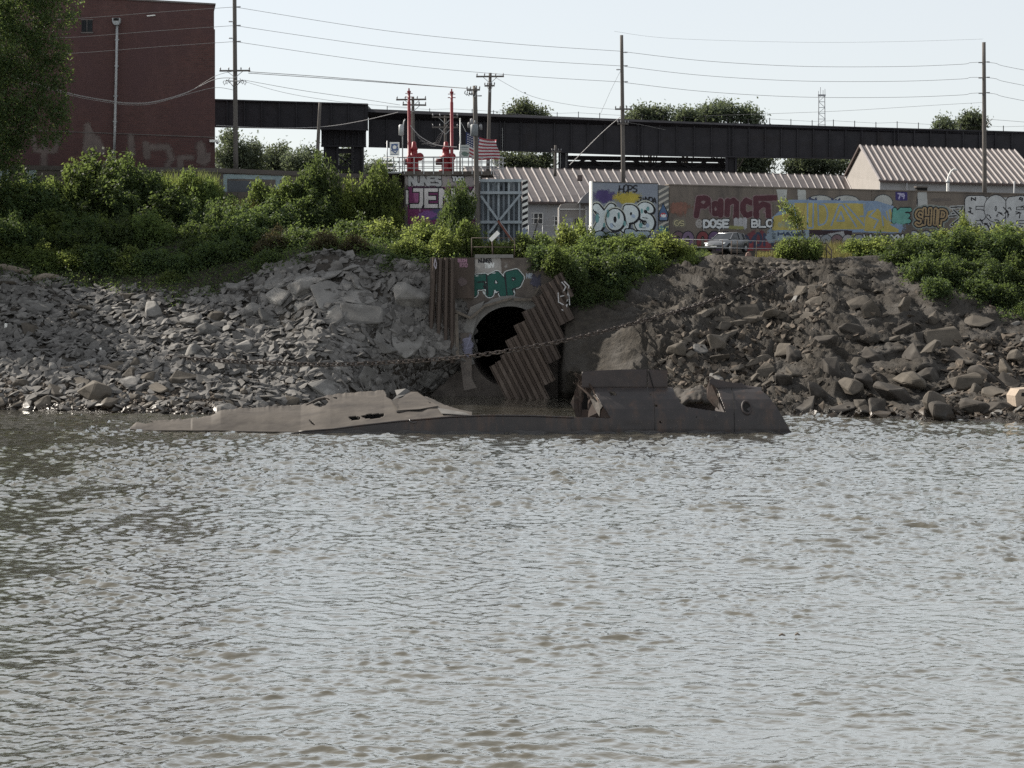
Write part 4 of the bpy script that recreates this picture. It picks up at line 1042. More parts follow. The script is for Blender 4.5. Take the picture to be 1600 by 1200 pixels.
# towers that carry the girders
def tower(px0, px1, ytop, ybot, Y, w=.9):
    mb = MB()
    for px in (px0, px1): mb.bar(at(px, ytop, Y), at(px, ybot, Y), w, .9, (0, 1, 0))
    mb.bar(at(px0, ytop + 3, Y), at(px1, ytop + 3, Y), .4, .6)
    return mb.build('pier', M_steel, via)
for px, wpx_, yt, yb in ((518, 20, 229.5, 385), (559, 16, 229.5, 385), (880, 12, 239, 385), (1142, 14, 245, 385), (1400, 14, 250, 385)):
    w = wpx_ / F * 200.7
    a = at(px, (yt + yb) / 2, 200.7); t1, b1 = at(px, yt, 200.7).z, at(px, yb, 200.7).z
    mb = MB()
    for s in (-1, 1): mb.box(a.x + s * w / 2 - .1, a.x + s * w / 2 + .1, 200.4, 201.3, b1, t1)
    mb.box(a.x - w / 2 + .12, a.x + w / 2 - .12, 200.75, 200.95, b1, t1); mb.build('pier', M_steel, via)
mb = MB(); mb.bar(at(528, 243, 201), at(552, 262, 201), .18, .18); mb.bar(at(552, 243, 201), at(528, 262, 201), .18, .18); mb.bar(at(528, 262, 201), at(552, 262, 201), .3, .3); mb.bar(at(528, 236, 201), at(552, 236, 201), .5, .5); mb.build('pier_bracing', M_steel, via)
# lower walkway truss between the piers
mb = MB()
for y0, y1, w in ((246.5, 250.5, .45), (262, 266, .4)): mb.bar(at(886, y0, 204), at(1146, y1, 204), w, w)
mb.build('lower_chord', M_steel, via)
nb = 8
for k in range(nb):
    x0, x1 = 886 + 260 * k / nb, 886 + 260 * (k + 1) / nb
    mb = MB(); mb.bar(at(x0, 247 if k % 2 else 263, 204), at(x1, 263 if k % 2 else 247, 204), .32, .25); mb.build('truss_diagonal', M_steel, via)
mb = MB(); mb.prism([at(886, 252, 204.3), at(1146, 256, 204.3), at(1146, 259, 204.3), at(886, 255, 204.3)], (0, 2, 0)); mb.build('walkway', M_steel, via)
mb = MB(); mb.prism([at(886, 263, 204.6), at(1146, 266, 204.6), at(1146, 255, 204.6), at(886, 251.5, 204.6)], (0, .1, 0)); mb.build('dark_fill_panel', M_steel, via)  # dark panel added to fill the bright gaps in the truss

# ------------------------------------------------------------------ metal sheds
M_roof = pm('weathered_metal_roof', (0.115, 0.097, 0.094), (0.092, 0.078, 0.075), 1.0, 0.5, 0.05, 0.01, 0.0, (0.08, 0.066, 0.063), 0.5, 0.55, 0.75, (1, 1, 1))
M_rib = pm('pale_roof_rib', (0.30, 0.275, 0.27), (0.25, 0.23, 0.225), 2.0, 0.5, 0.05, 0.01)
M_shed = pm('pale_metal_cladding', (0.33, 0.335, 0.345), (0.28, 0.285, 0.295), 0.8, 0.7, 0.05, 0.01, c3=(0.31, 0.30, 0.29), s3=0.4)
M_shedb = pm('beige_metal_cladding', (0.27, 0.25, 0.235), (0.235, 0.22, 0.205), 0.8, 0.7, 0.05, 0.01)
M_trim = plain('brown_trim', (0.075, 0.055, 0.05), 0.6)
def rib_roof(parent, r0, r1, e0, e1, n, f0=0.0):
    """roof sheet between ridge r0-r1 and eave e0-e1 with standing seams"""
    nrm = (r1 - r0).cross(e0 - r0).normalized()
    if nrm.z < 0: nrm = -nrm
    mb = MB(); mb.prism([r0, r1, e1, e0], -nrm * .08); rf = mb.build('roof', M_roof, parent)
    for k in range(n + 1):
        f = (k + f0) / n
        if f > 1: break
        a, b2 = r0 + (r1 - r0) * f, e0 + (e1 - e0) * f
        mb = MB(); w_ = (r1 - r0).normalized() * .065
        mb.prism([a - w_ + nrm * .002, a + w_ + nrm * .002, a + w_ * .6 + nrm * .11, a - w_ * .6 + nrm * .11], b2 - a); mb.build('roof_rib', M_rib, rf)
    return rf
sh1 = thing('metal_shed', 'long low metal shed with pinkish ribbed roof behind the flood wall', 'shed', tuple(at(870, 385, 166)))
e0, e1 = at(752, 314.0, 166), at(1364, 327, 186)
r0, r1 = at(725, 260.5, 175), at(1341, 275, 194)
e1.z = e0.z
rib_roof(sh1, r0, r1, e0, e1, 51)
mb = MB(); mb.bar(e0 + Vector((0, -.06, -.1)), e1 + Vector((0, -.06, -.1)), .12, .16); mb.build('gutter', M_trim, sh1)
iw = Vector((0, .5, -.15)); z0 = 8.9
mb = MB(); mb.prism([e0 + iw, e1 + iw, Vector((e1.x, e1.y + .5, z0)), Vector((e0.x, e0.y + .5, z0))], (0, .2, 0)); mb.build('wall', M_shed, sh1)
mb = MB(); b0, b1 = r0 * 2 - e0, r1 * 2 - e1; b0.z = e0.z; b1.z = e1.z
mb.prism([e0 + iw + Vector((0, .2, 0)), r0 - Vector((0, 0, .2)), b0 - Vector((0, .3, .1)), Vector((b0.x, b0.y - .3, z0)), Vector((e0.x, e0.y + .7, z0))], (.15, 0, 0)); mb.build('gable_wall', M_shedb, sh1)
mb = MB(); mb.prism([e1 + iw + Vector((0, .2, 0)), r1 - Vector((0, 0, .2)), b1 - Vector((0, .3, .1)), Vector((b1.x, b1.y - .3, z0)), Vector((e1.x, e1.y + .7, z0))], (.15, 0, 0)); mb.build('gable_wall', M_shedb, sh1)
mb = MB(); mb.prism([r0, r1, b1, b0], (0, 0, .06)); mb.build('rear_roof', M_roof, sh1)
def shed_y(px): return float(np.interp(px, [752, 1364], [166.5, 186.5]))
for x0, x1, y0, y1 in ((827, 848, 333, 350), (858, 871, 338, 352), (921, 929, 336, 360)):
    Ys = shed_y(x0) - .03
    mb = MB(); mb.prism([at(x0, y1, Ys), at(x1, y1, Ys), at(x1, y0, Ys), at(x0, y0, Ys)], (0, .1, 0)); wn = mb.build('window', M_glassd, sh1)
    mb = MB()
    for k in range(4):
        xx = x0 + (x1 - x0) * k / 3; mb.bar(at(xx, y1, Ys - .05), at(xx, y0, Ys - .05), .07, .06, (0, 1, 0))
    for yy in (y0, (y0 + y1) / 2, y1): mb.bar(at(x0, yy, Ys - .07), at(x1, yy, Ys - .07), .07, .06)
    mb.build('window_bars', M_white, wn)
p = at(902, 283, 170.3); mb = MB(); mb.prism([p, p + Vector((.45, 0, 0)), p + Vector((.45, .25, .45)), p + Vector((0, .25, .45))], (0, -.35, .08)); mb.build('roof_vent', M_trim, sh1)
sh2 = thing('metal_shed', 'taller gabled metal shed with pinkish ribbed roof at the far right', 'shed', tuple(at(1440, 385, 176)))
YA = 176.0
ra, ea, eb = at(1344, 227.5, YA + 8), at(1374.5, 281.5, YA), at(1320, 275, YA + 16.5)
rb_, ec = at(1585, 234.5, YA + 9.5), at(1632, 288.5, YA + 1.5)
rf = rib_roof(sh2, ra, rb_ + (rb_ - ra) * .0, ea, ec, 27)
mb = MB(); mb.bar(ea + Vector((0, -.06, -.1)), ec + Vector((0, -.06, -.1)), .12, .16); mb.build('gutter', M_trim, sh2)
mb = MB(); mb.prism([ea + Vector((0.1, .35, -.12)), ec + Vector((0, .35, -.12)), Vector((ec.x, ec.y + .35, z0)), Vector((ea.x + .1, ea.y + .35, z0))], (0, .2, 0)); mb.build('wall', M_shed, sh2)
mb = MB(); mb.prism([ea + Vector((.1, .56, -.1)), ra + Vector((.15, 0, -.12)), eb + Vector((.15, -.4, -.1)), Vector((eb.x + .15, eb.y - .4, z0)), Vector((ea.x + .1, ea.y + .56, z0))], (.15, 0, 0)); mb.build('gable_wall', M_shedb, sh2)
ed = ec + (eb - ea)
mb = MB(); mb.prism([ec + Vector((-.1, .56, -.1)), rb_ + Vector((-.15, 0, -.12)), ed + Vector((-.15, -.4, -.1)), Vector((ed.x - .15, ed.y - .4, z0)), Vector((ec.x - .1, ec.y + .56, z0))], (-.15, 0, 0)); mb.build('gable_wall', M_shedb, sh2)
mb = MB(); mb.prism([ra, rb_, ed, eb], (0, 0, .06)); mb.build('rear_roof', M_roof, sh2)
for a, b2 in ((ra, ea), (ra, eb)):
    mb = MB(); mb.bar(a + Vector((-.02, 0, .02)), b2 + Vector((-.02, 0, .02)), .14, .2); mb.build('barge_board', M_trim if b2 is eb else M_rib, sh2)
for px in (1417, 1585):
    mb = MB(); p = at(px, 283, YA + .2); mb.tube([p, Vector((p.x, p.y, z0))], .07, 6); mb.build('downpipe', M_shed, sh2, True)
vp = thing('vent_pipe', 'white goose necked vent pipe in front of the far right shed', 'vent pipe', tuple(at(1481, 385, 170)))
mb = MB(); q = [at(1481, 384, 170), at(1481, 285, 170), at(1482, 276, 170), at(1486, 268, 170), at(1490, 264.5, 170), at(1495, 266, 170)]
mb.tube(q, [.13, .13, .09, .08, .08, .08], 8); mb.build('pipe', M_white, vp, True)
mb = MB(); mb.lathe(at(1481, 284, 170), [(.16, -.1), (.2, 0), (.16, .1)], 10); mb.build('flange', M_galv, vp, True)
# white box trailer beside the shed
tr = thing('box_trailer', 'old white box trailer with rounded roof parked beside the low shed', 'trailer', tuple(at(896, 375, 160)))
x0, x1 = at(873, 350, 160).x, at(916, 350, 160).x; zt, zb_ = at(890, 317.5, 160).z, at(890, 366, 160).z
mb = MB(); mb.prism([(x0, 160, zb_), (x1, 160, zb_), (x1, 160, zt - .35), (x1 - .2, 160, zt - .08), (x1 - .6, 160, zt), (x0 + .6, 160, zt), (x0 + .2, 160, zt - .08), (x0, 160, zt - .35)], (0, 3.5, 0)); bd = mb.build('body', M_shedb, tr)
mb = MB()
for x in (x0 + .03, x1 - .03): mb.bar((x, 159.97, zb_), (x, 159.97, zt - .3), .08, .08, (0, 1, 0))
mb.bar((x0, 159.97, zt - .5), (x1, 159.97, zt - .5), .08, .08); mb.build('edge_trim', M_white, tr)
for xx, w_, h_, mm in ((at(904, 0, 160).x, .5, .7, M_glassd), (at(889, 0, 160).x, .7, 1.0, M_shed)):
    zc = at(890, 346, 160).z; mb = MB(); mb.box(xx - w_ / 2, xx + w_ / 2, 159.93, 159.995, zc - h_, zc + h_ * .3); mb.build('hatch', mm, tr)
for s in (0, 1):
    mb = MB(); mb.lathe((x0 + .7 + s * .9, 160.1, zb_ - .3), [(.05, -.12), (.38, -.12), (.42, 0), (.38, .12), (.05, .12)], 14, 'y'); mb.build('wheel', M_dark, tr, True)
# grey tarpaulin canopy beside the trailer
tc_ = thing('canopy', 'grey tarpaulin canopy sloping beside the grey painted flood gate', 'canopy', tuple(at(915, 375, 159)))
mb = MB(); mb.prism([at(904, 317, 158.5), at(926, 317, 158.5), at(926, 298, 158.5), at(920, 299, 158.5), at(911, 307, 158.5)], (0, 3, 0)); mb.build('tarpaulin', plain('grey_tarp', (.2, .2, .21), .8), tc_)
for px in (906, 925):
    mb = MB(); p = at(px, 317, 158.7); mb.tube([p, Vector((p.x, p.y, 9.3))], .05, 6); mb.build('post', M_galv, tc_)
# ------------------------------------------------------------------ spray paint: shapes filled cell by cell, laid on the walls as thin coats
_pm = {}
def paint(c):
    k = tuple(round(x, 3) for x in c)
    if k not in _pm:
        _pm[k] = pm('spray_paint', k, tuple(x * .72 for x in k), 1.3, 0.75, 0, 0, c3=tuple(x * .55 + .05 for x in k), s3=2.2, lo3=0.6, hi3=0.85)
    return _pm[k]
def arc(cx, cy, rx, ry, a0, a1, n=10):
    return [(cx + rx * math.cos(R(a0 + (a1 - a0) * i / n)), cy + ry * math.sin(R(a0 + (a1 - a0) * i / n))) for i in range(n + 1)]
GL = {
 'A': [[(0, 1), (.5, 0), (1, 1)], [(.2, .65), (.8, .65)]],
 'B': [[(0, 0), (0, 1)], [(0, 0)] + arc(.45, .24, .4, .24, -90, 90) + [(0, .48)], [(0, .48)] + arc(.5, .74, .45, .26, -90, 90) + [(0, 1)]],
 'C': [arc(.55, .5, .5, .5, -50, -310)], 'D': [[(0, 0), (0, 1)], [(0, 0)] + arc(.4, .5, .6, .5, -90, 90) + [(0, 1)]],
 'E': [[(1, 0), (0, 0), (0, 1), (1, 1)], [(0, .5), (.8, .5)]], 'F': [[(1, 0), (0, 0), (0, 1)], [(0, .48), (.75, .48)]],
 'G': [arc(.55, .5, .5, .5, -50, -360) + [(.6, .5)]], 'H': [[(0, 0), (0, 1)], [(1, 0), (1, 1)], [(0, .5), (1, .5)]],
 'I': [[(.5, 0), (.5, 1)]], 'J': [[(.3, 0), (1, 0), (1, .75), (.8, 1), (0, 1)]], 'K': [[(0, 0), (0, 1)], [(1, 0), (0, .55), (1, 1)]],
 'L': [[(0, 0), (0, 1), (1, 1)]], 'M': [[(0, 1), (0, 0), (.5, .6), (1, 0), (1, 1)]], 'N': [[(0, 1), (0, 0), (1, 1), (1, 0)]],
 'O': [arc(.5, .5, .5, .5, 0, 360, 18)], 'P': [[(0, 1), (0, 0)] + arc(.45, .27, .5, .27, -90, 90) + [(0, .54)]],
 'R': [[(0, 1), (0, 0)] + arc(.45, .27, .5, .27, -90, 90) + [(0, .54)], [(.4, .54), (1, 1)]],
 'S': [arc(.52, .26, .45, .26, -40, -270) + arc(.48, .76, .47, .25, -90, 140)], 'T': [[(0, 0), (1, 0)], [(.5, 0), (.5, 1)]],
 'U': [[(0, 0)] + arc(.5, .6, .5, .4, 180, 0) + [(1, 0)]], 'W': [[(0, 0), (.25, 1), (.5, .35), (.75, 1), (1, 0)]],
 'X': [[(0, 0), (1, 1)], [(1, 0), (0, 1)]], 'Y': [[(0, 0), (.5, .5), (1, 0)], [(.5, .5), (.5, 1)]], 'Z': [[(0, 0), (1, 0), (0, 1), (1, 1)]],
 '7': [[(0, 0), (1, 0), (.4, 1)]], '9': [arc(.5, .3, .42, .3, 0, 360, 14), [(.92, .3), (.8, 1)]],
 '@': [arc(.5, .5, .5, .5, 30, 340, 16), arc(.5, .5, .2, .2, 0, 360, 8)],
 'a': [arc(.5, .6, .45, .4, 0, 360, 14), [(.95, .2), (.95, 1)]], 'n': [[(0, 1), (0, .15)], arc(.5, .55, .5, .4, 180, 360) + [(1, 1)]],
 'c': [arc(.55, .58, .5, .4, -40, -320)], 'h': [[(0, 1), (0, -.05)], [(0, .6)] + arc(.5, .6, .5, .35, 180, 360) + [(1, 1)]],
}
class Paint:
    def __init__(s, x0, x1, y0, y1, c=0.6):
        s.x0, s.y0, s.c = x0, y0, c; s.nx, s.ny = int((x1 - x0) / c), int((y1 - y0) / c)
        s.id = np.full((s.ny, s.nx), -1); s.pal = []
        s.X = x0 + (np.arange(s.nx) + .5)[None] * c + np.zeros((s.ny, 1)); s.Y = y0 + (np.arange(s.ny) + .5)[:, None] * c + np.zeros((1, s.nx))
        s.wob = 0.0
    def ci(s, col):
        if col is None: return -1
        if col not in s.pal: s.pal.append(col)
        return s.pal.index(col)
    def _win(s, xs, ys, r):
        j0 = max(0, int((min(xs) - r - s.x0) / s.c)); j1 = min(s.nx, int((max(xs) + r - s.x0) / s.c) + 2)
        i0 = max(0, int((min(ys) - r - s.y0) / s.c)); i1 = min(s.ny, int((max(ys) + r - s.y0) / s.c) + 2)
        return slice(i0, max(i0, i1)), slice(j0, max(j0, j1))
    def stroke(s, pts, r, col, soft=0.0, sq=False):
        w = s._win([p[0] for p in pts], [p[1] for p in pts], r + soft); X, Y = s.X[w], s.Y[w]
        if X.size == 0: return
        d = np.full(X.shape, 1e9)
        for (a, b), (c, e) in zip(pts[:-1], pts[1:]):
            L2 = (c - a) ** 2 + (e - b) ** 2 + 1e-9; t = np.clip(((X - a) * (c - a) + (Y - b) * (e - b)) / L2, 0, 1)
            dx, dy = X - a - t * (c - a), Y - b - t * (e - b)
            d = np.minimum(d, np.maximum(abs(dx), abs(dy)) if sq else np.hypot(dx, dy))
        m = d < r
        if soft: m |= (RNG.random(X.shape) > (d - r) / soft) & (d < r + soft)
        s.id[w] = np.where(m, s.ci(col), s.id[w])
    def poly(s, pts, col):
        w = s._win([p[0] for p in pts], [p[1] for p in pts], 0); X, Y = s.X[w], s.Y[w]
        if X.size == 0: return
        s.id[w] = np.where(inpoly(X, Y, pts), s.ci(col), s.id[w])
    def cloud(s, cx, cy, rx, ry, col, seed=1, edge=0.5, soft=0.25):
        w = s._win([cx - rx * 1.4, cx + rx * 1.4], [cy - ry * 1.4, cy + ry * 1.4], 0); X, Y = s.X[w], s.Y[w]
        if X.size == 0: return
        d = np.hypot((X - cx) / rx, (Y - cy) / ry) + edge * fbm(X / 7, Y / 7, seed, 3) + soft * (RNG.random(X.shape) - .5)
        s.id[w] = np.where(d < 1, s.ci(col), s.id[w])
    def text(s, txt, x, y, w, h, layers, gap=0.28, sq=False, slant=0.0, wob=0.0, seed=0):
        rr = random.Random(seed); n = len(txt); cw = w / (n + gap * (n - 1)); strokes = []
        for k, ch in enumerate(txt):
            if ch == ' ': continue
            ox = x + k * cw * (1 + gap); oy = y + rr.uniform(-wob, wob) * h; sx = 1 + rr.uniform(-wob, wob); sy = 1 + rr.uniform(-wob, wob)
            for st in GL[ch]: strokes.append([(ox + (px * sx + slant * (1 - py)) * cw, oy + py * h * sy) for px, py in st])
        for r, col in layers:
            dx, dy = 0, 0
            if isinstance(r, tuple): r, dx, dy = r
            for st in strokes: s.stroke([(a + dx, b + dy) for a, b in st], r, col, .7 if (r, col) == (layers[0][0], layers[0][1]) and not sq else 0, sq)
        if h > 9:
            for _ in range(n): # runs of paint
                st = rr.choice(strokes); a, b = max(st, key=lambda q: q[1]); s.stroke([(a + rr.uniform(-.6, .6), b), (a, b + rr.uniform(.15, .5) * h)], .32, layers[-1][1])
        return strokes
    def apply(s, name, plane, parent, off=0.012, label=None):
        mb = MB(); open_ = {}; rects = []
        for i in range(s.ny):
            row = s.id[i]; cuts = np.flatnonzero(np.diff(row)) + 1; st = np.concatenate([[0], cuts]); en = np.concatenate([cuts, [s.nx]])
            new = {}
            for a, b in zip(st, en):
                v = row[a]
                if v < 0: continue
                k = (a, b, v); new[k] = open_.pop(k, i)
            for (a, b, v), i0 in open_.items(): rects.append((a, b, i0, i, v))
            open_ = new
        for (a, b, v), i0 in open_.items(): rects.append((a, b, i0, s.ny, v))
        vs = []; fs = []; ms = []
        for a, b, i0, i1, v in rects:
            X0, X1, Y0, Y1 = s.x0 + a * s.c, s.x0 + b * s.c, s.y0 + i0 * s.c, s.y0 + i1 * s.c
            n = len(vs); vs += [plane.get(X0, Y1, off), plane.get(X1, Y1, off), plane.get(X1, Y0, off), plane.get(X0, Y0, off)]
            fs.append((n, n+1, n+2, n+3)); ms.append(v)
        mb.v = [tuple(v) for v in vs]; mb.f = fs; mb.m = ms
        return mb.build(name, [paint(c) for c in s.pal], parent, False, label, fix=False)
BLK = (.018, .018, .022); WHT = (.62, .64, .66); WHB = (.50, .54, .58)
# ------------------------------------------------------------------ flood wall, left part (behind the bushes)
M_wall = pm('flood_wall_concrete', (0.165, 0.140, 0.120), (0.125, 0.107, 0.094), 0.9, 0.9, 0.15, 0.02, c3=(0.085, 0.074, 0.068), s3=0.5, lo3=0.48, hi3=0.68, stretch=(1, 1, .35))
M_walld = pm('dark_concrete', (0.115, 0.10, 0.092), (0.085, 0.075, 0.07), 0.9, 0.9, 0.2, 0.02)
pl_l = VPlane(0, 151, 632, 151.5)
fl = thing('flood_wall', 'plain grey concrete flood wall behind the left bushes', 'flood wall', tuple(pl_l.get(300, 300)))
wall_block(pl_l, [(-300, 420), (632, 420), (632, 281.5), (560, 278.5), (340, 269.5), (-40, 264), (-300, 262)], .6, 'wall', M_wall, fl)
wall_block(pl_l, [(-300, 262), (-40, 264), (340, 269.5), (560, 278.5), (632, 281.5), (632, 274.5), (560, 271.5), (340, 262.5), (-40, 257), (-300, 255)], .9, 'coping', M_walld, fl, .12)
P_ = Paint(340, 450, 268, 312)
P_.poly([(349, 272), (446, 275), (446, 281), (349, 279)], (.30, .38, .40)); P_.poly([(349, 272), (355, 272), (355, 300), (349, 300)], (.30, .38, .40))
P_.poly([(399, 274), (405, 274), (405, 296), (399, 296)], (.30, .38, .40)); P_.poly([(431, 275), (438, 275), (436, 296), (430, 296)], (.30, .38, .40)); P_.poly([(356, 282), (398, 283), (398, 300), (356, 300)], (.10, .11, .125))
P_.apply('graffiti', pl_l, fl, label='pale blue block lettering fading under the coping')
P_ = Paint(-5, 70, 260, 300)
for x in (0, 42): P_.poly([(x, 262), (x + 16, 262), (x + 13, 285), (x - 3, 285)], (.40, .48, .52))
P_.apply('graffiti', pl_l, fl, label='pale blue strokes behind the big tree')
# faded paint on the warehouse
P_ = Paint(38, 336, 185, 262)
FD = (.145, .115, .106)
P_.stroke([(70, 220), (68, 258)], 2.5, FD, 5); P_.stroke([(52, 216), (56, 235), (86, 236), (91, 212)], 2, FD, 4)
P_.poly([(137, 194), (141, 196), (162, 238), (132, 238)], FD); P_.stroke([(136, 196), (134, 236)], 2, FD, 5); P_.stroke([(150, 216), (160, 236)], 3, FD, 5)
P_.stroke([(204, 214), (206, 240)], 3, FD, 4); P_.stroke([(228, 226), (230, 244)], 3.5, FD, 4); P_.stroke([(236, 230), (262, 230), (268, 248), (262, 258)], 2.5, FD, 5)
P_.stroke([(281, 248), (282, 258)], 3, FD, 4); P_.stroke([(286, 246), (300, 246)], 2, FD, 4); P_.poly([(313, 224), (320, 240), (329, 238), (329, 252), (320, 256), (306, 254), (310, 240)], FD); P_.stroke([(313, 228), (318, 252)], 4, FD, 6)
P_.apply('graffiti', bp, bw, .012, 'faded pale sprayed marks low on the brick')

# ------------------------------------------------------------------ gate tower with hoists
pl_g = VPlane(630, 147.0, 752, 147.0)
gt = thing('gate_tower', 'squat concrete gate tower sprayed with purple and white lettering', 'gate tower', tuple(pl_g.get(690, 380)))
wall_block(pl_g, [(632, 410), (752, 410), (752, 274), (632, 274)], 5.0, 'wall', M_walld, gt)
wall_block(pl_g, [(628, 273.8), (770, 273.8), (770, 267.5), (628, 267.5)], 5.4, 'deck_slab', M_conc, gt, .2)
P_ = Paint(633, 751, 274.5, 352)
PUR = (.16, .035, .11); 
P_.cloud(690, 283, 75, 9, (.30, .27, .27), 4, .6)
P_.poly([(637, 292), (748, 292), (748, 350), (637, 350)], PUR); P_.cloud(655, 306, 10, 14, (.30, .10, .22), 5); P_.cloud(700, 335, 42, 8, (.08, .075, .16), 6); P_.cloud(668, 336, 12, 7, (.20, .09, .26), 7); P_.cloud(735, 322, 10, 5, (.28, .05, .13), 8)
P_.text('NUNES', 640, 276, 49, 13, [(3.0, BLK), (2.0, (.42, .42, .43))], .25, True, 0, .05, 1)
P_.text('TKO', 707, 276.5, 17, 6, [(2.2, BLK), (1.1, WHT)], .3)
for ch, x0, x1 in (('J', 644, 659), ('E', 666, 681), ('N', 689, 708), ('X', 728, 742)):
    P_.text(ch, x0, 297, x1 - x0, 25, [(4.8, BLK), (2.9, (.60, .57, .57))], .2, True)
P_.text('I', 633, 299, 6, 18, [(3.2, BLK), (2.0, (.6, .57, .57))], .2, True)
P_.text('AIK', 727, 332, 17, 9, [(2.0, BLK), (1.1, WHT)], .3)
P_.text('ONE', 741, 276, 10, 6, [(1.4, BLK), (.7, WHT)], .3)
P_.apply('graffiti', pl_g, gt, .012, 'white NUNES, TKO and JENX lettering on purple')
# guard rail round the tower top
gr = thing('guard_rail', 'pale steel guard rail round the top of the gate tower', 'guard rail', tuple(at(690, 268, 146.7)))
mb = MB()
def rail_run(pts, zs, r=.03):
    for z in zs: mb.tube([Vector((p.x, p.y, p.z + z)) for p in pts], r, 5)
c4 = [at(598, 270, 149), at(632, 270, 146.7), at(768, 270, 146.7), at(790, 270, 150.5)]
rail_run(c4, (.35, .75, 1.15)); rail_run([at(605, 268, 151.8), at(785, 268, 151.8)], (.4, .8, 1.15)); mb.build('rail', M_galv, gr, True)
for px, Y_ in [(632 + 136 * k / 9, 146.7) for k in range(10)] + [(606 + 180 * k / 10, 151.8) for k in range(11)] + [(598, 149), (615, 147.8)]:
    p = at(px, 270, Y_); mb = MB(); mb.bar(p - Vector((0, 0, .1)), p + Vector((0, 0, 1.2)), .07, .07, (0, 1, 0)); mb.build('post', M_galv, gr)
mb = MB(); mb.box(at(597, 270, 149).x, at(632, 270, 149).x, 146.8, 152, at(610, 270, 149).z - .12, at(610, 270, 149).z); mb.build('side_platform', M_galv, gr)
mb = MB()
for px in (772, 780): mb.tube([at(px, 282, 148.5), at(px, 248, 148.5)], .03, 5)
for k in range(9): mb.tube([at(772, 280 - k * 4, 148.5), at(780, 280 - k * 4, 148.5)], .022, 5)
mb.build('ladder', M_galv, gr, True)
M_red = pm('red_machine_paint', (0.20, 0.018, 0.024), (0.14, 0.014, 0.02), 2, 0.45, 0.05, .01)
M_reddk = plain('dark_red_paint', (.07, .012, .014), .5)
for k, (px, yt, pbx) in enumerate(((639.5, 137, 647), (706, 138, 697))):
    h = thing('gate_hoist', ('red gate hoist with tall spindle tube, left of the pair' if k == 0 else 'red gate hoist with tall spindle tube, right of the pair beside the flag'), 'hoist', tuple(at(px, 268, 149)), 'red gate hoists on the tower')
    b0 = at(px, 268, 149); t0 = at(px, yt + 8, 149); r = .125
    mb = MB(); mb.lathe(Vector((b0.x, b0.y, 0)), [(r + .06, b0.z), (r + .06, b0.z + 1.2), (r, b0.z + 1.25), (r, t0.z - .7), (r * .8, t0.z - .65), (r * .8, t0.z)], 12); mb.build('spindle_tube', M_red, h, True)
    mb = MB(); mb.lathe(Vector((b0.x, b0.y, t0.z)), [(r * 1.15, 0), (r * 1.15, .14), (r * .5, .16), (r * .4, .34), (.03, .36)], 12); mb.build('cap', M_red, h)
    mb = MB(); mb.bar((b0.x - .3, b0.y, t0.z - .32), (b0.x + .3, b0.y, t0.z - .32), .06, .06); mb.bar((b0.x - .28, b0.y, t0.z - .05), (b0.x + .28, b0.y, t0.z - .05), .05, .05); mb.build('bracket', M_red, h)
    c = at(pbx, 268, 149.3)
    mb = MB(); mb.lathe(c, [(.55, 0), (.55, .12), (.36, .15), (.34, 1.0), (.5, 1.05), (.5, 1.2), (.3, 1.24), (.26, 1.65), (.32, 1.7), (.2, 1.9), (.16, 2.25), (.08, 2.3)], 14); mb.build('gearbox', M_red, h, True)
    mb = MB(); mb.lathe(c + Vector((-.75, 0, .75)), [(.1, -.05), (.26, -.05), (.26, .4), (.1, .42)], 10, 'x'); mb.build('motor', M_reddk, h, True)
    mb = MB(); mb.lathe(c + Vector((.45, -.2, 1.12)), [(.02, -.02), (.30, -.02), (.32, 0), (.30, .02), (.02, .02)], 14, 'y'); mb.build('hand_wheel', M_red, h, True)
# information boards
for px, x0, x1, y0, y1, lab in ((605, 609, 624, 222, 243, 'white board with blue print on a pole left of the red hoists'), (718.5, 719.5, 733, 226.5, 246.5, 'grey green board on a pole between the hoists and the flag')):
    s_ = thing('notice_board', lab, 'notice board', tuple(at(px, 268, 147.2)), 'notice boards on the gate tower')
    mb = MB(); a = at(px, 268, 147.2); mb.tube([a, at(px, y0 - 2, 147.2)], .05, 6); mb.build('pole', M_galv, s_, True)
    mb = MB(); pts = [at(x0, y1, 147.0), at(x1, y1, 147.0), at(x1, y0, 147.0), at(x0, y0, 147.0)]; mb.prism(pts, (0, .06, 0)); bo = mb.build('panel', M_white if px < 700 else plain('faded_board', (.42, .44, .43), .6), s_)
    pp = VPlane(x0, 147.0, x1, 147.0); P_ = Paint(x0, x1, y0, y1, .5)
    if px < 700:
        P_.stroke(arc((x0 + x1) / 2, 230, 4.5, 4.5, 0, 330), 1.2, (.10, .15, .30)); P_.stroke([(x0 + 2, 226), (x1 - 2, 225)], .7, (.10, .15, .30)); P_.stroke([(x0 + 3, 235), (x0 + 9, 239), (x1 - 2, 233)], .9, (.10, .15, .30)); P_.stroke([(x0 + 2, 241), (x1 - 3, 241)], .5, (.15, .2, .3))
    else:
        P_.cloud((x0 + x1) / 2, 240, 6, 4, (.12, .17, .15), 3); P_.stroke([(x0 + 2, 230), (x1 - 2, 230)], .8, (.2, .23, .25)); P_.stroke([(x0 + 2, 233), (x1 - 4, 233)], .6, (.2, .23, .25))
    P_.apply('print', pp, bo, .01)
ml = thing('wall_lantern', 'grey lantern lamp on a curved arm beside the left red hoist', 'lamp', tuple(at(629, 268, 148)))
mb = MB(); mb.tube([at(629, 270, 148), at(629, 208, 148), at(631, 190, 148), at(633, 186, 148)], .05, 6); mb.build('post', M_galv, ml, True)
mb = MB(); mb.lathe(at(627, 212, 147.8), [(.12, 0), (.2, .05), (.2, .75), (.12, .85)], 10); mb.build('lantern', M_galv, ml, True)
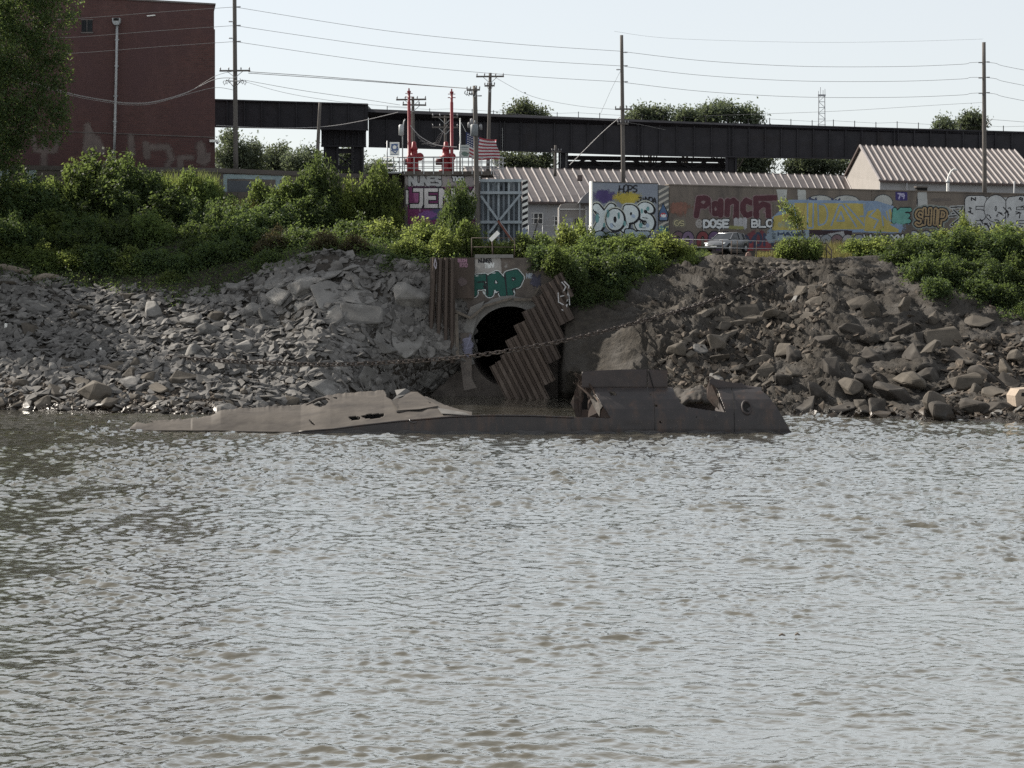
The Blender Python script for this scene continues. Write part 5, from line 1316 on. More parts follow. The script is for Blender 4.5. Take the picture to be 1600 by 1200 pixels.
# flag
fg = thing('flag', 'striped red and white flag with blue starred canton flying from a white pole', 'flag', tuple(at(719, 268, 147.6)))
mb = MB(); mb.tube([at(719, 270, 147.6), at(719, 187, 147.6)], [.07, .04], 8); mb.lathe(at(719, 186, 147.6), [(.02, -.06), (.07, 0), (.02, .07)], 8); mb.build('flagpole', M_white, fg, True)
M_fw, M_fr, M_fb = plain('flag_white', (.48, .48, .50), .8), plain('flag_red', (.26, .04, .055), .8), plain('flag_blue', (.03, .04, .10), .8)
nu, nv = 40, 26
def flag_pt(u, v):     # u along, v down
    px = 728 + 50 * u; py = 206 + 12 * u + 4 * math.sin(u * 3.1) + v * (36 + 2 * math.sin(u * 6)) * (1 - .12 * u) + (-6 * u * u if v > .5 else 0) * 0
    return at(px + 3 * math.sin(v * 5 + u * 4) * u, py + 3.5 * v * (1 - u) * 0, 147.6 + .35 * math.sin(u * 9 + v * 1.5) * u)
mb = MB()
for j in range(nv):
    for i in range(nu):
        st = int(j / 2); can = (i < nu * .4 and st < 7)
        mb.mi = 2 if can else (1 if st % 2 == 0 else 0)
        mb.quad(flag_pt(i / nu, (j + 1) / nv), flag_pt((i + 1) / nu, (j + 1) / nv), flag_pt((i + 1) / nu, j / nv), flag_pt(i / nu, j / nv))
fl_o = mb.build('cloth', [M_fw, M_fr, M_fb], fg, False, fix=False); bm = bmesh.new(); bm.from_mesh(fl_o.data); bmesh.ops.remove_doubles(bm, verts=bm.verts, dist=.001); bm.to_mesh(fl_o.data); bm.free(); solidify(fl_o, .012, 0)
mb = MB()
for r_ in range(5):
    for c_ in range(6):
        p = flag_pt(.03 + .36 * (c_ + .5) / 6, .02 + .5 * (r_ + .5) / 5) + Vector((0, -.03, 0)); mb.poly([p + Vector((.05 * math.cos(a), 0, .05 * math.sin(a))) for a in np.linspace(0, 6.28, 5, False)])
mb.build('stars', M_fw, fl_o)
mb = MB(); mb.tube([at(719, 190, 147.6), at(723, 196, 147.6), flag_pt(0, 0)], .012, 4); mb.tube([at(719, 246, 147.6), flag_pt(0, 1)], .012, 4); mb.build('halyard', M_white, fg)

# ------------------------------------------------------------------ steel gate leaf
M_leaf = pm('blue_grey_steel', (0.14, 0.165, 0.19), (0.10, 0.115, 0.135), 1.2, 0.6, 0.1, .01, c3=(0.19, 0.20, 0.21), s3=0.6)
M_leafp = pm('pale_blue_steel', (0.30, 0.34, 0.37), (0.22, 0.25, 0.28), 1.5, 0.55, 0.1, .01, c3=(0.12, 0.10, 0.09), s3=1.0, lo3=.6, hi3=.8)
pl_s = VPlane(750, 146.2, 826, 146.2)
lf = thing('flood_gate', 'blue grey steel flood gate leaf with crossed braces standing open', 'flood gate', tuple(pl_s.get(788, 390)))
wall_block(pl_s, [(751, 404), (815, 404), (815, 281), (751, 281)], .08, 'skin_plate', M_leaf, lf)
for k, px in enumerate(np.linspace(755, 811, 8)):
    wall_block(pl_s, [(px - 1.6, 402), (px + 1.6, 402), (px + 1.6, 282), (px - 1.6, 282)], .28, 'gate_rib', M_leafp if k % 2 else M_leaf, lf, .3)
for y in (282, 301, 347, 384):
    wall_block(pl_s, [(750.5, y + 2.2), (815.5, y + 2.2), (815.5, y - 2.2), (750.5, y - 2.2)], .2, 'gate_beam', M_leafp, lf, .52)
for a, b2 in (((751.5, 306), (804, 380)), ((813, 304), (764, 364))):
    mb = MB(); mb.bar(pl_s.get(*a, .6), pl_s.get(*b2, .6), .17, .1, (0, 1, 0)); mb.build('gate_brace', M_leafp, lf)
mb = MB(); mb.bar(pl_s.get(778, 345, .66), pl_s.get(802, 379, .66), .16, .08, (0, 1, 0)); mb.build('gate_brace', pm('primer_red', (.20, .08, .06), (.13, .06, .05), 2), lf)
wall_block(pl_s, [(816, 404), (825, 404), (825, 281), (816, 281)], .5, 'end_post', M_white, lf, .25)
P_ = Paint(816.2, 824.8, 282, 392, .5)
for k in range(12): P_.poly([(815, 286 + k * 9.5), (826, 281 + k * 9.5), (826, 285.5 + k * 9.5), (815, 290.5 + k * 9.5)], BLK)
P_.cloud(820, 370, 5, 14, (.25, .3, .4), 3); P_.apply('hazard_stripes', pl_s, lf, .262)
P_ = Paint(752, 814, 284, 300, .6)
P_.stroke([(771, 285), (774, 292), (770, 299)], 3, (.30, .34, .37), 2); P_.stroke([(790, 285), (786, 293), (792, 299)], 3, (.05, .06, .07), 2); P_.stroke([(798, 285), (801, 297)], 2.5, (.32, .35, .38), 2); P_.apply('graffiti', pl_s, lf, .012)

# ------------------------------------------------------------------ painted flood wall on the right
pl_y = VPlane(925, 146.5, 1029, 147.5)
yp = thing('flood_gate', 'grey blue painted steel flood gate with bubble lettering reading YOPS', 'flood gate', tuple(pl_y.get(976, 385)))
M_bluegrey = pm('blue_grey_paint', (0.20, 0.225, 0.27), (0.17, 0.19, 0.235), 1.2, 0.6, 0.05, .01, c3=(0.235, 0.255, 0.29), s3=0.4)
wall_block(pl_y, [(925, 405), (1028, 406), (1028, 286.5), (925, 284)], .5, 'panel', M_bluegrey, yp)
wall_block(pl_y, [(924, 406), (926.2, 406), (926.2, 283), (924, 283)], .7, 'frame_post', M_white, yp, .08)
wall_block(pl_y, [(924, 284.6), (1028.5, 287.2), (1028.5, 286), (924, 283.3)], .6, 'top_edge', M_walld, yp, .05)
for px in (951, 1004):
    mb = MB(); p = pl_y.get(px, 284.5); mb.tube([p, p + Vector((0, 0, .25)), p + Vector((.12, 0, .33)), p + Vector((.2, 0, .2))], .025, 5); mb.build('lifting_eye', M_leaf, yp)
P_ = Paint(926.5, 1028, 286.5, 376, .5)
P_.cloud(943, 307, 15, 10, (.075, .055, .16), 2, .5, .5); P_.cloud(980, 310, 20, 9, (.40, .33, .06), 3, .5, .6)
P_.text('HOPS', 967, 289.5, 28, 11, [(.7, BLK)], .15, False, .15, .1, 2); P_.text('JINDA', 996, 309, 29, 7, [(.65, BLK)], .2, False, .1, .15, 3)
TE = (.16, .33, .34); IW = (.60, .66, .68)
def bub(P_, strokes, r):
    for dr, col, dx, dy in ((3.6, (.50, .52, .46), 0, 0), (2.3, BLK, 1.2, 1.0), (1.7, BLK, 0, 0), (0.0, IW, 0, 0)):
        for st in strokes: P_.stroke([(a + dx, b + dy) for a, b in st], r + dr, col)
YY = [[(932, 324), (943, 338)], [(955, 324), (943, 340), (934, 357)]]
OO = [arc(961, 343, 8, 11, 0, 360, 20)]
PP = [[(976, 357), (980, 326)], [(980, 326)] + arc(985, 334, 7, 8, -90, 90) + [(979, 343)]]
SS = [arc(1008, 330, 8, 8, -20, -250, 14) + [(1006, 338)], arc(1007, 348, 9.5, 9.5, -90, 170, 16)]
for st in (YY, SS, PP, OO): bub(P_, st, 5.6)
P_.cloud(961, 343, 2.4, 5, BLK, 1, .2, 0); P_.cloud(986, 334, 1.6, 2.4, BLK, 1, .2, 0); P_.stroke(arc(1009, 331, 2, 2.2, 0, 360), .7, BLK); P_.stroke(arc(1004, 347, 3.6, 2.4, 0, 360), .7, BLK)
for (cx_, cy_, a, b2, sd_) in ((933, 341, 2.5, 6, 1), (950, 334, 2, 6, 2), (956, 352, 3, 4, 3), (967, 337, 2, 6, 4), (976, 349, 2, 4, 5), (990, 338, 3, 3, 6), (1012, 326, 2.5, 3, 7), (1001, 352, 2.5, 3.5, 8), (1012, 352, 3, 4, 9), (1003, 330, 1.5, 4, 10), (944, 352, 2, 4, 11)): P_.cloud(cx_, cy_, a, b2, TE if sd_ % 3 else (.36, .44, .56), sd_, .5, .2)
for q in ([(930, 330), (936, 335)], [(952, 329), (948, 334)], [(965, 334), (968, 340)], [(957, 350), (961, 354)], [(1004, 340), (1012, 341)], [(1001, 356), (1009, 356)], [(978, 345), (980, 352)]): P_.stroke(q, .55, BLK)
P_.text('OC DE', 930, 364, 80, 14, [(4.6, BLK), (3.2, (.33, .40, .45))], .2, False, 0, .2, 5)
P_.apply('graffiti', pl_y, yp, .012, 'white and teal YOPS bubble letters with black outlines, HOPS tag above')
# stripes between the gate and the wall
pl_m = VPlane(1043, 147.8, 1600, 158.0)
fw = thing('flood_wall', 'long concrete flood wall covered with colourful sprayed lettering on the right', 'flood wall', tuple(pl_m.get(1300, 385)))
def wtop(px): return 289.0 + (px - 1040) * .0262
def panel(px0, px1, mat, off=0.0):
    wall_block(pl_m, [(px0, 410), (px1, 410), (px1, wtop(px1)), (px0, wtop(px0))], .6, 'wall_panel', mat, fw, off)
joints = [1045.5, 1208, 1362, 1537, 1700, 1860, 2200]
for a, b2 in zip(joints[:-1], joints[1:]): panel(a + .25, b2 - .25, M_wall)
wall_block(pl_m, [(1045, wtop(1045) + .2), (2200, wtop(2200) + .2), (2200, wtop(2200) - 1.6), (1045, wtop(1045) - 1.6)], .8, 'coping', M_wall, fw, .06)
M_shield = pm('striped_post_paint', (.13, .13, .13), (.11, .11, .11), 1.5, .8)
wall_block(pl_m, [(1029, 408), (1045, 408), (1045, 290.2), (1029, 288.8)], .7, 'gate_pier', M_shield, fw, .1)
P_ = Paint(1029.3, 1044.8, 291, 382, .5)
for k in range(12): P_.poly([(1029, 298 + k * 9), (1045, 289 + k * 9), (1045, 293 + k * 9), (1029, 302 + k * 9)], (.42, .40, .36))
P_.poly([(1036, 316), (1045, 334), (1044, 346), (1029, 346), (1029, 334)], BLK); P_.poly([(1036, 318.5), (1043, 334), (1030, 334)], (.07, .12, .22)); P_.poly([(1030.5, 335), (1043, 335), (1042, 344), (1031, 344)], (.13, .19, .30))
P_.stroke(arc(1036.5, 337.5, 4, 4, 180, 360), 1.2, (.40, .06, .07)); P_.text('WW', 1033.5, 335.5, 6.5, 3.2, [(.6, WHT)], .1); P_.cloud(1037, 366, 8, 12, (.05, .10, .11), 4); P_.cloud(1034, 358, 4, 5, (.14, .26, .28), 5)
P_.apply('graffiti', pl_m, fw, .112, 'black and white stripes with a blue pointed shape')
P_ = Paint(1046, 1214, 296, 398, .6)
MAR = (.085, .030, .040); MAO = (.21, .155, .16)
P_.cloud(1062, 326, 15, 9, (.20, .105, .08), 3, .8, .9); P_.text('KTI', 1052, 318, 22, 14, [(1.6, (.22, .11, .085))], .3)
Rs = [[(1088, 337), (1092, 310)], [(1092, 310)] + arc(1100, 315, 7, 5.5, -90, 80) + [(1094, 322)], [(1103, 320), (1101, 322)]]
As = [arc(1118, 326, 5.5, 8, 0, 360, 16), [(1126, 314), (1126, 336)]]
Ns = [[(1136, 335), (1137, 314)], [(1137, 318), (1146, 313), (1151, 318), (1150, 340)]]
Cs = [[(1174, 317), (1166, 313), (1161, 319), (1161, 330), (1166, 337), (1174, 334)]]
Hs = [[(1182, 338), (1181, 310), (1224, 309)], [(1184, 325), (1192, 319), (1200, 321), (1201, 338)]]
for dr, col in ((4.3 + 1.4, MAO), (4.3, MAR)):
    for L_ in (Rs, As, Ns, Cs, Hs):
        for st in L_: P_.stroke(st, dr, col)
for L_, c_ in ((Rs, (1099, 316)), (As, (1118, 327)), (Hs, (1193, 331))): P_.cloud(c_[0], c_[1], 2, 2.6, MAO, 2, .2, 0)
for q in ([(1111, 310), (1112, 338)], [(1131, 312), (1131, 338)], [(1155, 314), (1156, 340)], [(1176, 312), (1176, 338)]): P_.stroke(q, .7, MAO)
P_.text('@', 1088, 344, 9, 11, [(1.0, (.34, .32, .31))]); P_.text('DOSE', 1100, 344, 38, 11, [(2.6, BLK), (1.7, WHT)], .25, False, 0, .06, 2); P_.text('UI', 1150, 344, 18, 12, [(3.0, (.40, .40, .42))], .3, False, 0, .1, 4); P_.text('BLO', 1175, 344, 32, 11, [(2.5, BLK), (1.5, WHT)], .25, False, 0, .06, 3)
P_.text('GS', 1054, 345, 15, 8, [(2.8, (.22, .20, .16)), (1.6, BLK), (1.0, (.42, .38, .24))], .2, False, -.1, .1, 3)
P_.stroke([(1141, 355), (1160, 356)], 1.5, (.25, .25, .10), 2)
for cx_, col in ((1060, (.16, .10, .12)), (1075, (.20, .14, .22)), (1098, (.22, .06, .065)), (1116, (.14, .09, .17)), (1134, (.12, .08, .10))):
    P_.stroke(arc(cx_, 374, 6, 9, 180, 360) , 4.6, BLK); P_.stroke(arc(cx_, 374, 6, 9, 180, 360), 3.2, col); P_.stroke([(cx_ - 6, 374), (cx_ - 5, 396)], 3.4, col); P_.stroke([(cx_ + 6, 374), (cx_ + 6, 396)], 3.4, col)
P_.cloud(1185, 376, 22, 15, (.17, .05, .06), 9, .5, .3); P_.cloud(1172, 384, 6, 9, (.28, .06, .065), 2); P_.cloud(1197, 386, 8, 8, (.24, .06, .07), 5); P_.text('MOM', 1166, 366, 40, 18, [(1.5, (.05, .06, .10))], .2, False, 0, .2, 6); P_.cloud(1205, 368, 8, 10, (.24, .30, .36), 6)
P_.apply('graffiti', pl_m, fw, .012, 'maroon bubble lettering with white DOSE and BLO letters below')
P_ = Paint(1206, 1425, 296, 396, .6)
OW = (.40, .41, .40)
P_.poly([(1213, 296), (1230, 296), (1228, 316), (1217, 316)], OW); P_.poly([(1246, 296), (1259, 297), (1260, 316), (1247, 316)], OW)
for c_, rx, ry in ((1281, 18, 8), (1322, 18, 8), (1380, 11, 9)):
    P_.stroke(arc(c_, 317, rx, ry, 180, 360), 4.6, (.04, .045, .055)); P_.stroke(arc(c_, 317, rx, ry, 180, 360), 3.4, OW); P_.cloud(c_, 316, rx, ry - 2, OW, 3, .2)
P_.text('N', 1265, 310, 10, 4, [(1.2, (.05, .06, .12))]); P_.text('W', 1300, 311, 12, 4, [(1.2, (.05, .06, .12))])
BLU = (.22, .30, .43); YEL = (.43, .36, .115)
P_.poly([(1232, 312), (1370, 314), (1396, 322), (1411, 355), (1408, 364), (1205, 362), (1206, 340), (1222, 326)], BLU)
P_.cloud(1396, 346, 18, 16, BLU, 8, .6, .6)
P_.poly([(1240, 317), (1352, 318), (1350, 358), (1206, 360), (1209, 338), (1228, 334)], YEL)
P_.poly([(1356, 330), (1372, 326), (1392, 352), (1404, 358), (1404, 363), (1350, 361), (1352, 340)], YEL); P_.poly([(1384, 330), (1392, 326), (1396, 350), (1388, 350)], (.40, .35, .16))
for q in ([(1262, 318), (1262, 356), (1270, 356), (1271, 318)], [(1278, 318), (1279, 352)], [(1279, 319)] + arc(1284, 335, 9, 16, -80, 80) + [(1279, 352)], [(1299, 352), (1311, 320), (1316, 320), (1338, 354)], [(1308, 345), (1314, 331), (1319, 345), (1308, 345)], [(1322, 320), (1350, 352)], [(1350, 318), (1351, 338), (1344, 338)], [(1352, 330), (1362, 318), (1368, 328), (1358, 338), (1372, 344), (1366, 356)], [(1376, 320), (1380, 352)], [(1386, 322), (1390, 344), (1400, 350)], [(1240, 318), (1246, 356)]): P_.stroke(q, 1.25, (.25, .33, .44))
P_.cloud(1232, 350, 12, 6, (.30, .33, .25), 4, .6, .8)
P_.poly([(1205, 362), (1264, 360), (1264, 374), (1205, 376)], (.30, .37, .42)); P_.text('HAWE', 1216, 363, 40, 5, [(.9, (.05, .07, .12))], .2)
P_.poly([(1264, 359), (1332, 360), (1330, 371), (1290, 374), (1266, 372)], (.045, .028, .035)); P_.poly([(1268, 370), (1318, 361), (1322, 374), (1268, 376)], (.34, .34, .35))
for k, cx_ in enumerate(range(1274, 1424, 17)):
    P_.stroke(arc(cx_, 378, 6, 8, 180, 360), 4.4, BLK); P_.stroke(arc(cx_, 378, 6, 8, 180, 360), 3.2, [(.36, .35, .36), (.28, .30, .33), (.20, .13, .14)][k % 3]); P_.cloud(cx_, 384, 8, 8, [(.36, .35, .36), (.28, .30, .33), (.20, .13, .14)][k % 3], k, .3)
P_.text('WKCAXM', 1350, 368, 62, 10, [(2.0, BLK), (1.1, WHT)], .2, False, 0, .15, 8)
P_.poly([(1399, 299.5), (1418, 300), (1418, 313.5), (1399, 313)], (.045, .035, .14)); P_.text('79', 1403, 302.5, 10, 7.5, [(.7, (.38, .36, .52))], .3)
P_.text('KE', 1397, 329, 24, 18, [(4.2, BLK), (3.2, (.12, .33, .29))], .25, False, .1, .1, 4); P_.cloud(1408, 342, 12, 10, (.14, .34, .30), 4, .5)
P_.apply('graffiti', pl_m, fw, .012, 'yellow letters outlined on a pale blue block')
P_ = Paint(1424, 1700, 296, 396, .6)
P_.poly([(1434, 300), (1448, 300), (1450, 326), (1432, 326)], (.40, .41, .41)); P_.stroke([(1433, 308), (1434, 330)], .8, BLK)
P_.cloud(1462, 326, 30, 6, (.30, .27, .235), 3, .5); P_.cloud(1470, 312, 14, 2.5, (.13, .11, .10), 5)
TAN = (.33, .24, .135)
P_.text('SHIP', 1431, 328, 47, 22, [(7.0, (.22, .25, .24)), (5.4, BLK), (3.6, TAN)], .22, False, .12, .1, 6); P_.text('SHIP', 1431, 328, 47, 22, [(.6, BLK)], .22, False, .12, .1, 6)
for q in ([(1486, 324), (1505, 323), (1500, 330), (1488, 334)], [(1484, 338), (1506, 336), (1496, 344), (1486, 352), (1506, 350)], [(1490, 328), (1502, 340)]): P_.stroke(q, 2.6, (.38, .39, .39)); P_.stroke(q, 1.0, BLK)
for k, cx_ in enumerate(range(1428, 1510, 19)):
    P_.stroke(arc(cx_, 376, 7, 12, 180, 360), 4.4, BLK); P_.stroke(arc(cx_, 376, 7, 12, 180, 360), 3.0, (.36, .38, .42)); P_.cloud(cx_, 384, 9, 9, (.33, .36, .40), k, .3); P_.stroke([(cx_ - 4, 368), (cx_ + 5, 378), (cx_, 384)], .8, (.05, .07, .16))
P_.poly([(1509, 307), (1700, 312), (1700, 372), (1514, 366)], (.43, .44, .45))
for st in ([[(1516, 360), (1516, 314), (1534, 314)], [(1516, 336), (1532, 336)]], [arc(1556, 326, 10, 13, 0, 360, 16)], [[(1596, 314), (1580, 316), (1580, 358), (1600, 358)], [(1580, 337), (1598, 336)]], [arc(1628, 332, 14, 18, 0, 360, 16)], [[(1654, 360), (1654, 316), (1680, 340), (1682, 316)]]):
    for q in st: P_.stroke(q, 9.2, BLK)
    for q in st: P_.stroke(q, 8.0, (.47, .48, .49))
for k in range(46):
    a, b2 = RNG.uniform(1512, 1690), RNG.uniform(318, 366); P_.stroke([(a, b2), (a + RNG.uniform(-6, 7), b2 + RNG.uniform(-3, 3)), (a + RNG.uniform(-3, 9), b2 + RNG.uniform(2, 8))], .85, BLK)
P_.cloud(1535, 364, 6, 8, (.05, .06, .09), 4); P_.cloud(1560, 350, 6, 3, (.07, .08, .1), 6); P_.text('N', 1518, 309, 6, 4, [(.7, BLK)]); P_.text('9', 1592, 309, 6, 5, [(.7, BLK)])
P_.apply('graffiti', pl_m, fw, .012, 'tan SHIP letters and tall white letters outlined in black')
mb = MB(); a = [pl_m.get(x, y, .02) for x, y in ((1433, 298.6), (1449, 299), (1449, 292.5), (1433, 292))]; mb.prism(a, -pl_m.n * .3 + Vector((0, 0, 0))); mb.build('scupper', M_dark, fw)
mb = MB(); a = [pl_m.get(x, y, .1) for x, y in ((1432, 293), (1450, 293.4), (1450, 291.3), (1432, 290.8))]; mb.prism(a, -pl_m.n * .4); mb.build('scupper_lintel', M_walld, fw)
# ------------------------------------------------------------------ paint on the outfall headwall and piling
pl_h = VPlane(700, HW_Y, 890, HW_Y)
P_ = Paint(742, 890, 402.5, 470, .5)
P_.poly([(742, 403), (782, 403), (784, 425), (742, 427)], (.30, .285, .27)); P_.cloud(762, 414, 24, 12, (.32, .31, .30), 3, .7, .4)
P_.text('NUNES', 748, 404.5, 20, 5.5, [(.65, BLK)], .25, False, 0, .1, 2); P_.text('TWN', 757, 412, 13, 7, [(.6, (.6, .62, .62))], .15, False, .2, .15, 3); P_.stroke([(745, 407), (744, 414), (749, 418)], 1.2, (.42, .40, .38), 1)
P_.text('NE', 823, 428, 8, 6, [(.7, (.3, .34, .4))], .3); P_.text('X', 834, 430, 10, 16, [(1.4, (.03, .03, .05))]); P_.cloud(838, 440, 8, 8, (.06, .06, .09), 3, .8, .6)
P_.apply('graffiti', pl_h, outf, .012, 'small black and white tags on pale concrete')
GRN = (.018, .085, .070)
pl_f = VPlane(700, 125.6, 890, 125.6)   # the bubble letters run over plate and wall
P_ = Paint(726, 826, 416, 472, .5)
FF_ = [[(740, 458), (739, 436), (757, 434)], [(741, 447), (754, 446)]]; AA = [[(765, 458), (768, 434), (776, 430), (783, 438), (786, 458)], [(768, 449), (782, 449)]]; PP2 = [[(797, 458), (794, 432)], [(794, 430), (806, 427), (812, 434), (808, 443), (798, 446)]]
for dr, col in ((7.8, (.55, .60, .60)), (6.7, BLK), (5.4, GRN)):
    for L_ in (FF_, AA, PP2):
        for st in L_: P_.stroke(st, dr, col)
for q in ([(760, 430), (762, 460)], [(789, 428), (792, 460)], [(747, 441), (757, 440), (758, 451), (755, 447)], [(774, 454), (775, 459), (779, 457)], [(801, 452), (803, 459), (805, 451)], [(800, 434), (805, 436)]): P_.stroke(q, 1.1, BLK)
for q in ([(755, 456), (757, 459)], [(773, 454), (775, 457)], [(803, 455), (804, 457)]): P_.stroke(q, 1.2, (.5, .55, .55))
P_.cloud(745, 431, 3, 1, (.5, .56, .55), 3); P_.cloud(772, 426.5, 4, 1, (.45, .5, .5), 4)
P_.apply('graffiti', pl_h, outf, .02, 'dark green FAP bubble letters with pale outline')
P_ = Paint(715, 740, 402, 470, .5); P_.text('BUDH', 716, 405, 13, 4, [(.6, (.28, .16, .22))], .2); P_.text('RIO', 719, 411, 11, 6, [(.6, (.26, .15, .20))], .2); P_.cloud(722, 440, 7, 6, (.11, .085, .085), 4)
P_.apply('graffiti', VPlane(700, 125.6, 890, 125.6), outf, .012, 'faint pink tags on the steel plate')
pl_p = VPlane(840, 124, 900, 124)
P_ = Paint(868, 894, 434, 492, .5)
for q in ([(872, 458), (873, 472), (880, 476)], [(878, 441), (884, 448), (880, 456), (887, 462)], [(876, 463), (889, 460), (890, 476)], [(880, 480), (886, 476), (884, 486), (878, 484)], [(882, 440), (889, 447), (886, 470)]): P_.stroke(q, .8, (.45, .45, .46))
P_.apply('graffiti', pl_p, spr, 0.0, 'white scribbled tag near the top of the leaning piles')
P_ = Paint(676, 684, 402, 426, .5); P_.stroke([(680, 404), (678, 414), (681, 420), (682, 412), (680, 404)], .6, (.35, .33, .38)); P_.apply('graffiti', VPlane(670, 124.6, 700, 124.6), spl, .02)
P_ = Paint(720, 740, 515, 560, .5); P_.cloud(731, 540, 7, 14, (.14, .14, .19), 4, .6, .5); P_.stroke([(724, 530), (735, 528), (728, 545), (737, 542)], .6, (.22, .22, .30)); P_.apply('graffiti', VPlane(700, 124.9, 760, 124.7), outf, .03)
# ------------------------------------------------------------------ utility poles and wires
M_pole = pm('weathered_pole_wood', (0.115, 0.105, 0.098), (0.075, 0.068, 0.063), 3, 0.9, 0.3, .02, stretch=(6, 6, .5), c3=(0.15, 0.14, 0.13), s3=1.0)
M_wire = plain('wire', (0.16, 0.16, 0.165), .6)
M_wirep = plain('pale_cable', (0.32, 0.31, 0.31), .6)
M_ins = plain('insulator', (.20, .20, .21), .4)
M_trafo = pm('transformer_grey', (.15, .165, .18), (.11, .12, .13), 3, .5, .05, .01)
def pole(lab, px0, y0, px1, y1, Y, r0, r1, arms=(), ins=(), braces=True, group='utility poles'):
    o = thing('utility_pole', lab, 'utility pole', tuple(at(px1, y1, Y)), group)
    a, b2 = at(px1, y1, Y), at(px0, y0, Y); a = a + (a - b2).normalized() * .6
    mb = MB(); n = 7; pts = [a + (b2 - a) * (i / n) for i in range(n + 1)]
    mb.tube(pts, [r0 + (r1 - r0) * i / n for i in range(n + 1)], 10); mb.build('shaft', M_pole, o, True)
    for (py, xl, xr, dy) in arms:
        f = (py - y1) / (y0 - y1); c = at(px1 + (px0 - px1) * f, py, Y - r1 - .06)
        L, Rr = at(xl, py + dy, Y - r1 - .06 + .0), at(xr, py - dy, Y - r1 - .06)
        ar = None
        mb = MB(); mb.bar(L, Rr, .12, .13); ar = mb.build('crossarm', M_pole, o)
        if braces:
            mb = MB()
            for e in (L, Rr): mb.bar(c + (e - c) * .55, c - Vector((0, 0, .55)), .045, .045)
            mb.build('arm_brace', M_galv, ar)
        mb = MB()
        for e in (.03, .30, .70, .97):
            p = L + (Rr - L) * e; mb.lathe(p, [(.03, .05), (.045, .12), (.06, .16), (.035, .27)], 7)
        mb.build('insulators', M_ins, ar, True)
    for (py, s) in ins:
        f = (py - y1) / (y0 - y1); c = at(px1 + (px0 - px1) * f, py, Y)
        mb = MB(); mb.tube([c, c + Vector((s * (r1 + .34), -.02, .02))], .035, 6)
        for k in range(3): mb.lathe(c + Vector((s * (r1 + .12 + k * .08), -.02, .01)), [(.04, -.02), (.075, 0), (.04, .02)], 8, 'x')
        mb.build('insulator', M_ins, o, True)
    return o
pA = pole('tall weathered utility pole rising out of frame right of the brick warehouse', 366.0, -60, 368.5, 268, 155, .20, .15, [(110.5, 343, 391, .2)], [(11, 1), (40, 1), (65, 1), (34, -1), (60, -1)])
mb = MB()
for s in (-1, 1):
    for k in range(3):
        c = at(366.7 + s * (6 + k * 4), 126 + k * 1.5, 154.7); mb.tube([c, c + Vector((s * .1, 0, -.2)), c + Vector((s * .22, 0, .05)), c + Vector((s * .1, 0, .16))], .03, 5)
    mb.bar(at(366.7, 127, 154.8), at(366.7 + s * 14, 126, 154.8), .07, .07); mb.bar(at(366.7, 138, 154.8), at(366.7 + s * 8, 128, 154.8), .05, .05)
mb.build('cutouts', M_ins, pA, True)
pole('plain leaning wooden pole in front of the viaduct step', 500, 160, 495.5, 252, 152.5, .155, .12, [], [])
pole('short wooden pole with double crossarms behind the left red hoist', 645, 151, 646.5, 262, 156, .15, .12, [(155.5, 619, 666, .3), (164, 629, 666, -.3)], [])
pole('short wooden pole with wide arms behind the right red hoist', 696, 181, 696, 265, 157, .13, .11, [(183, 675, 716, -.2), (199, 675, 716, -.2)], [])
pB = pole('dark utility pole with transformer in front of the gate tower', 742, 134, 746.5, 385, 145.2, .22, .17, [(140.5, 729, 750, .3)], [(147, -1), (150, 1)])
mb = MB()
for k in range(4):
    c = at(727 + k * 3.6, 142 + k % 2, 144.7); mb.tube([c, c + Vector((-.05, -.1, -.18)), c + Vector((.1, -.1, -.34)), c + Vector((.16, -.05, -.1))], .035, 5)
mb.build('cutouts', M_dark, pB, True)
mb = MB(); c = at(741, 204, 144.5); mb.lathe(c, [(.24, -.42), (.29, -.38), (.29, .40), (.2, .48), (.06, .5)], 14); mb.lathe(c + Vector((.05, -.05, .5)), [(.05, 0), (.07, .08), (.04, .25)], 8); mb.build('transformer', M_trafo, pB, True)
for px, yy in ((733, 196), (751, 199), (737, 190)):
    mb = MB(); mb.lathe(at(px, yy, 144.9), [(.05, -.2), (.12, -.18), (.12, .16), (.04, .25)], 8); mb.build('fuse_box', M_ins, pB, True)
pC = pole('slender utility pole with one crossarm behind the flag', 766, 114, 762.5, 262, 158, .17, .13, [(119.5, 744, 787.5, .2), (134, 757, 773, .2)], [])
pD = pole('tall bare utility pole behind the grey painted flood gate', 971.2, 55, 974, 290, 160, .19, .14, [(170.5, 961, 987, 0), (193.5, 965, 982, 0)], [(82, 1), (103, 1), (128, 1), (109, -1)], False)
pE = pole('tall bare utility pole at the far right before the gabled shed', 1537.3, 66, 1538.5, 306, 166, .20, .15, [], [(97, 1), (121, 1), (145, 1), (98, -1), (122, -1), (146, -1)], False)
mb = MB(); mb.tube([at(1543, 185, 165.7), at(1546, 190, 165.6), at(1542, 196, 165.7)], .03, 5); mb.build('cable_loop', M_ins, pE)
pole('stub of a wooden pole beneath the viaduct', 868, 227, 867.5, 265, 172, .14, .12, [(237, 862, 877, 0)], [], False)
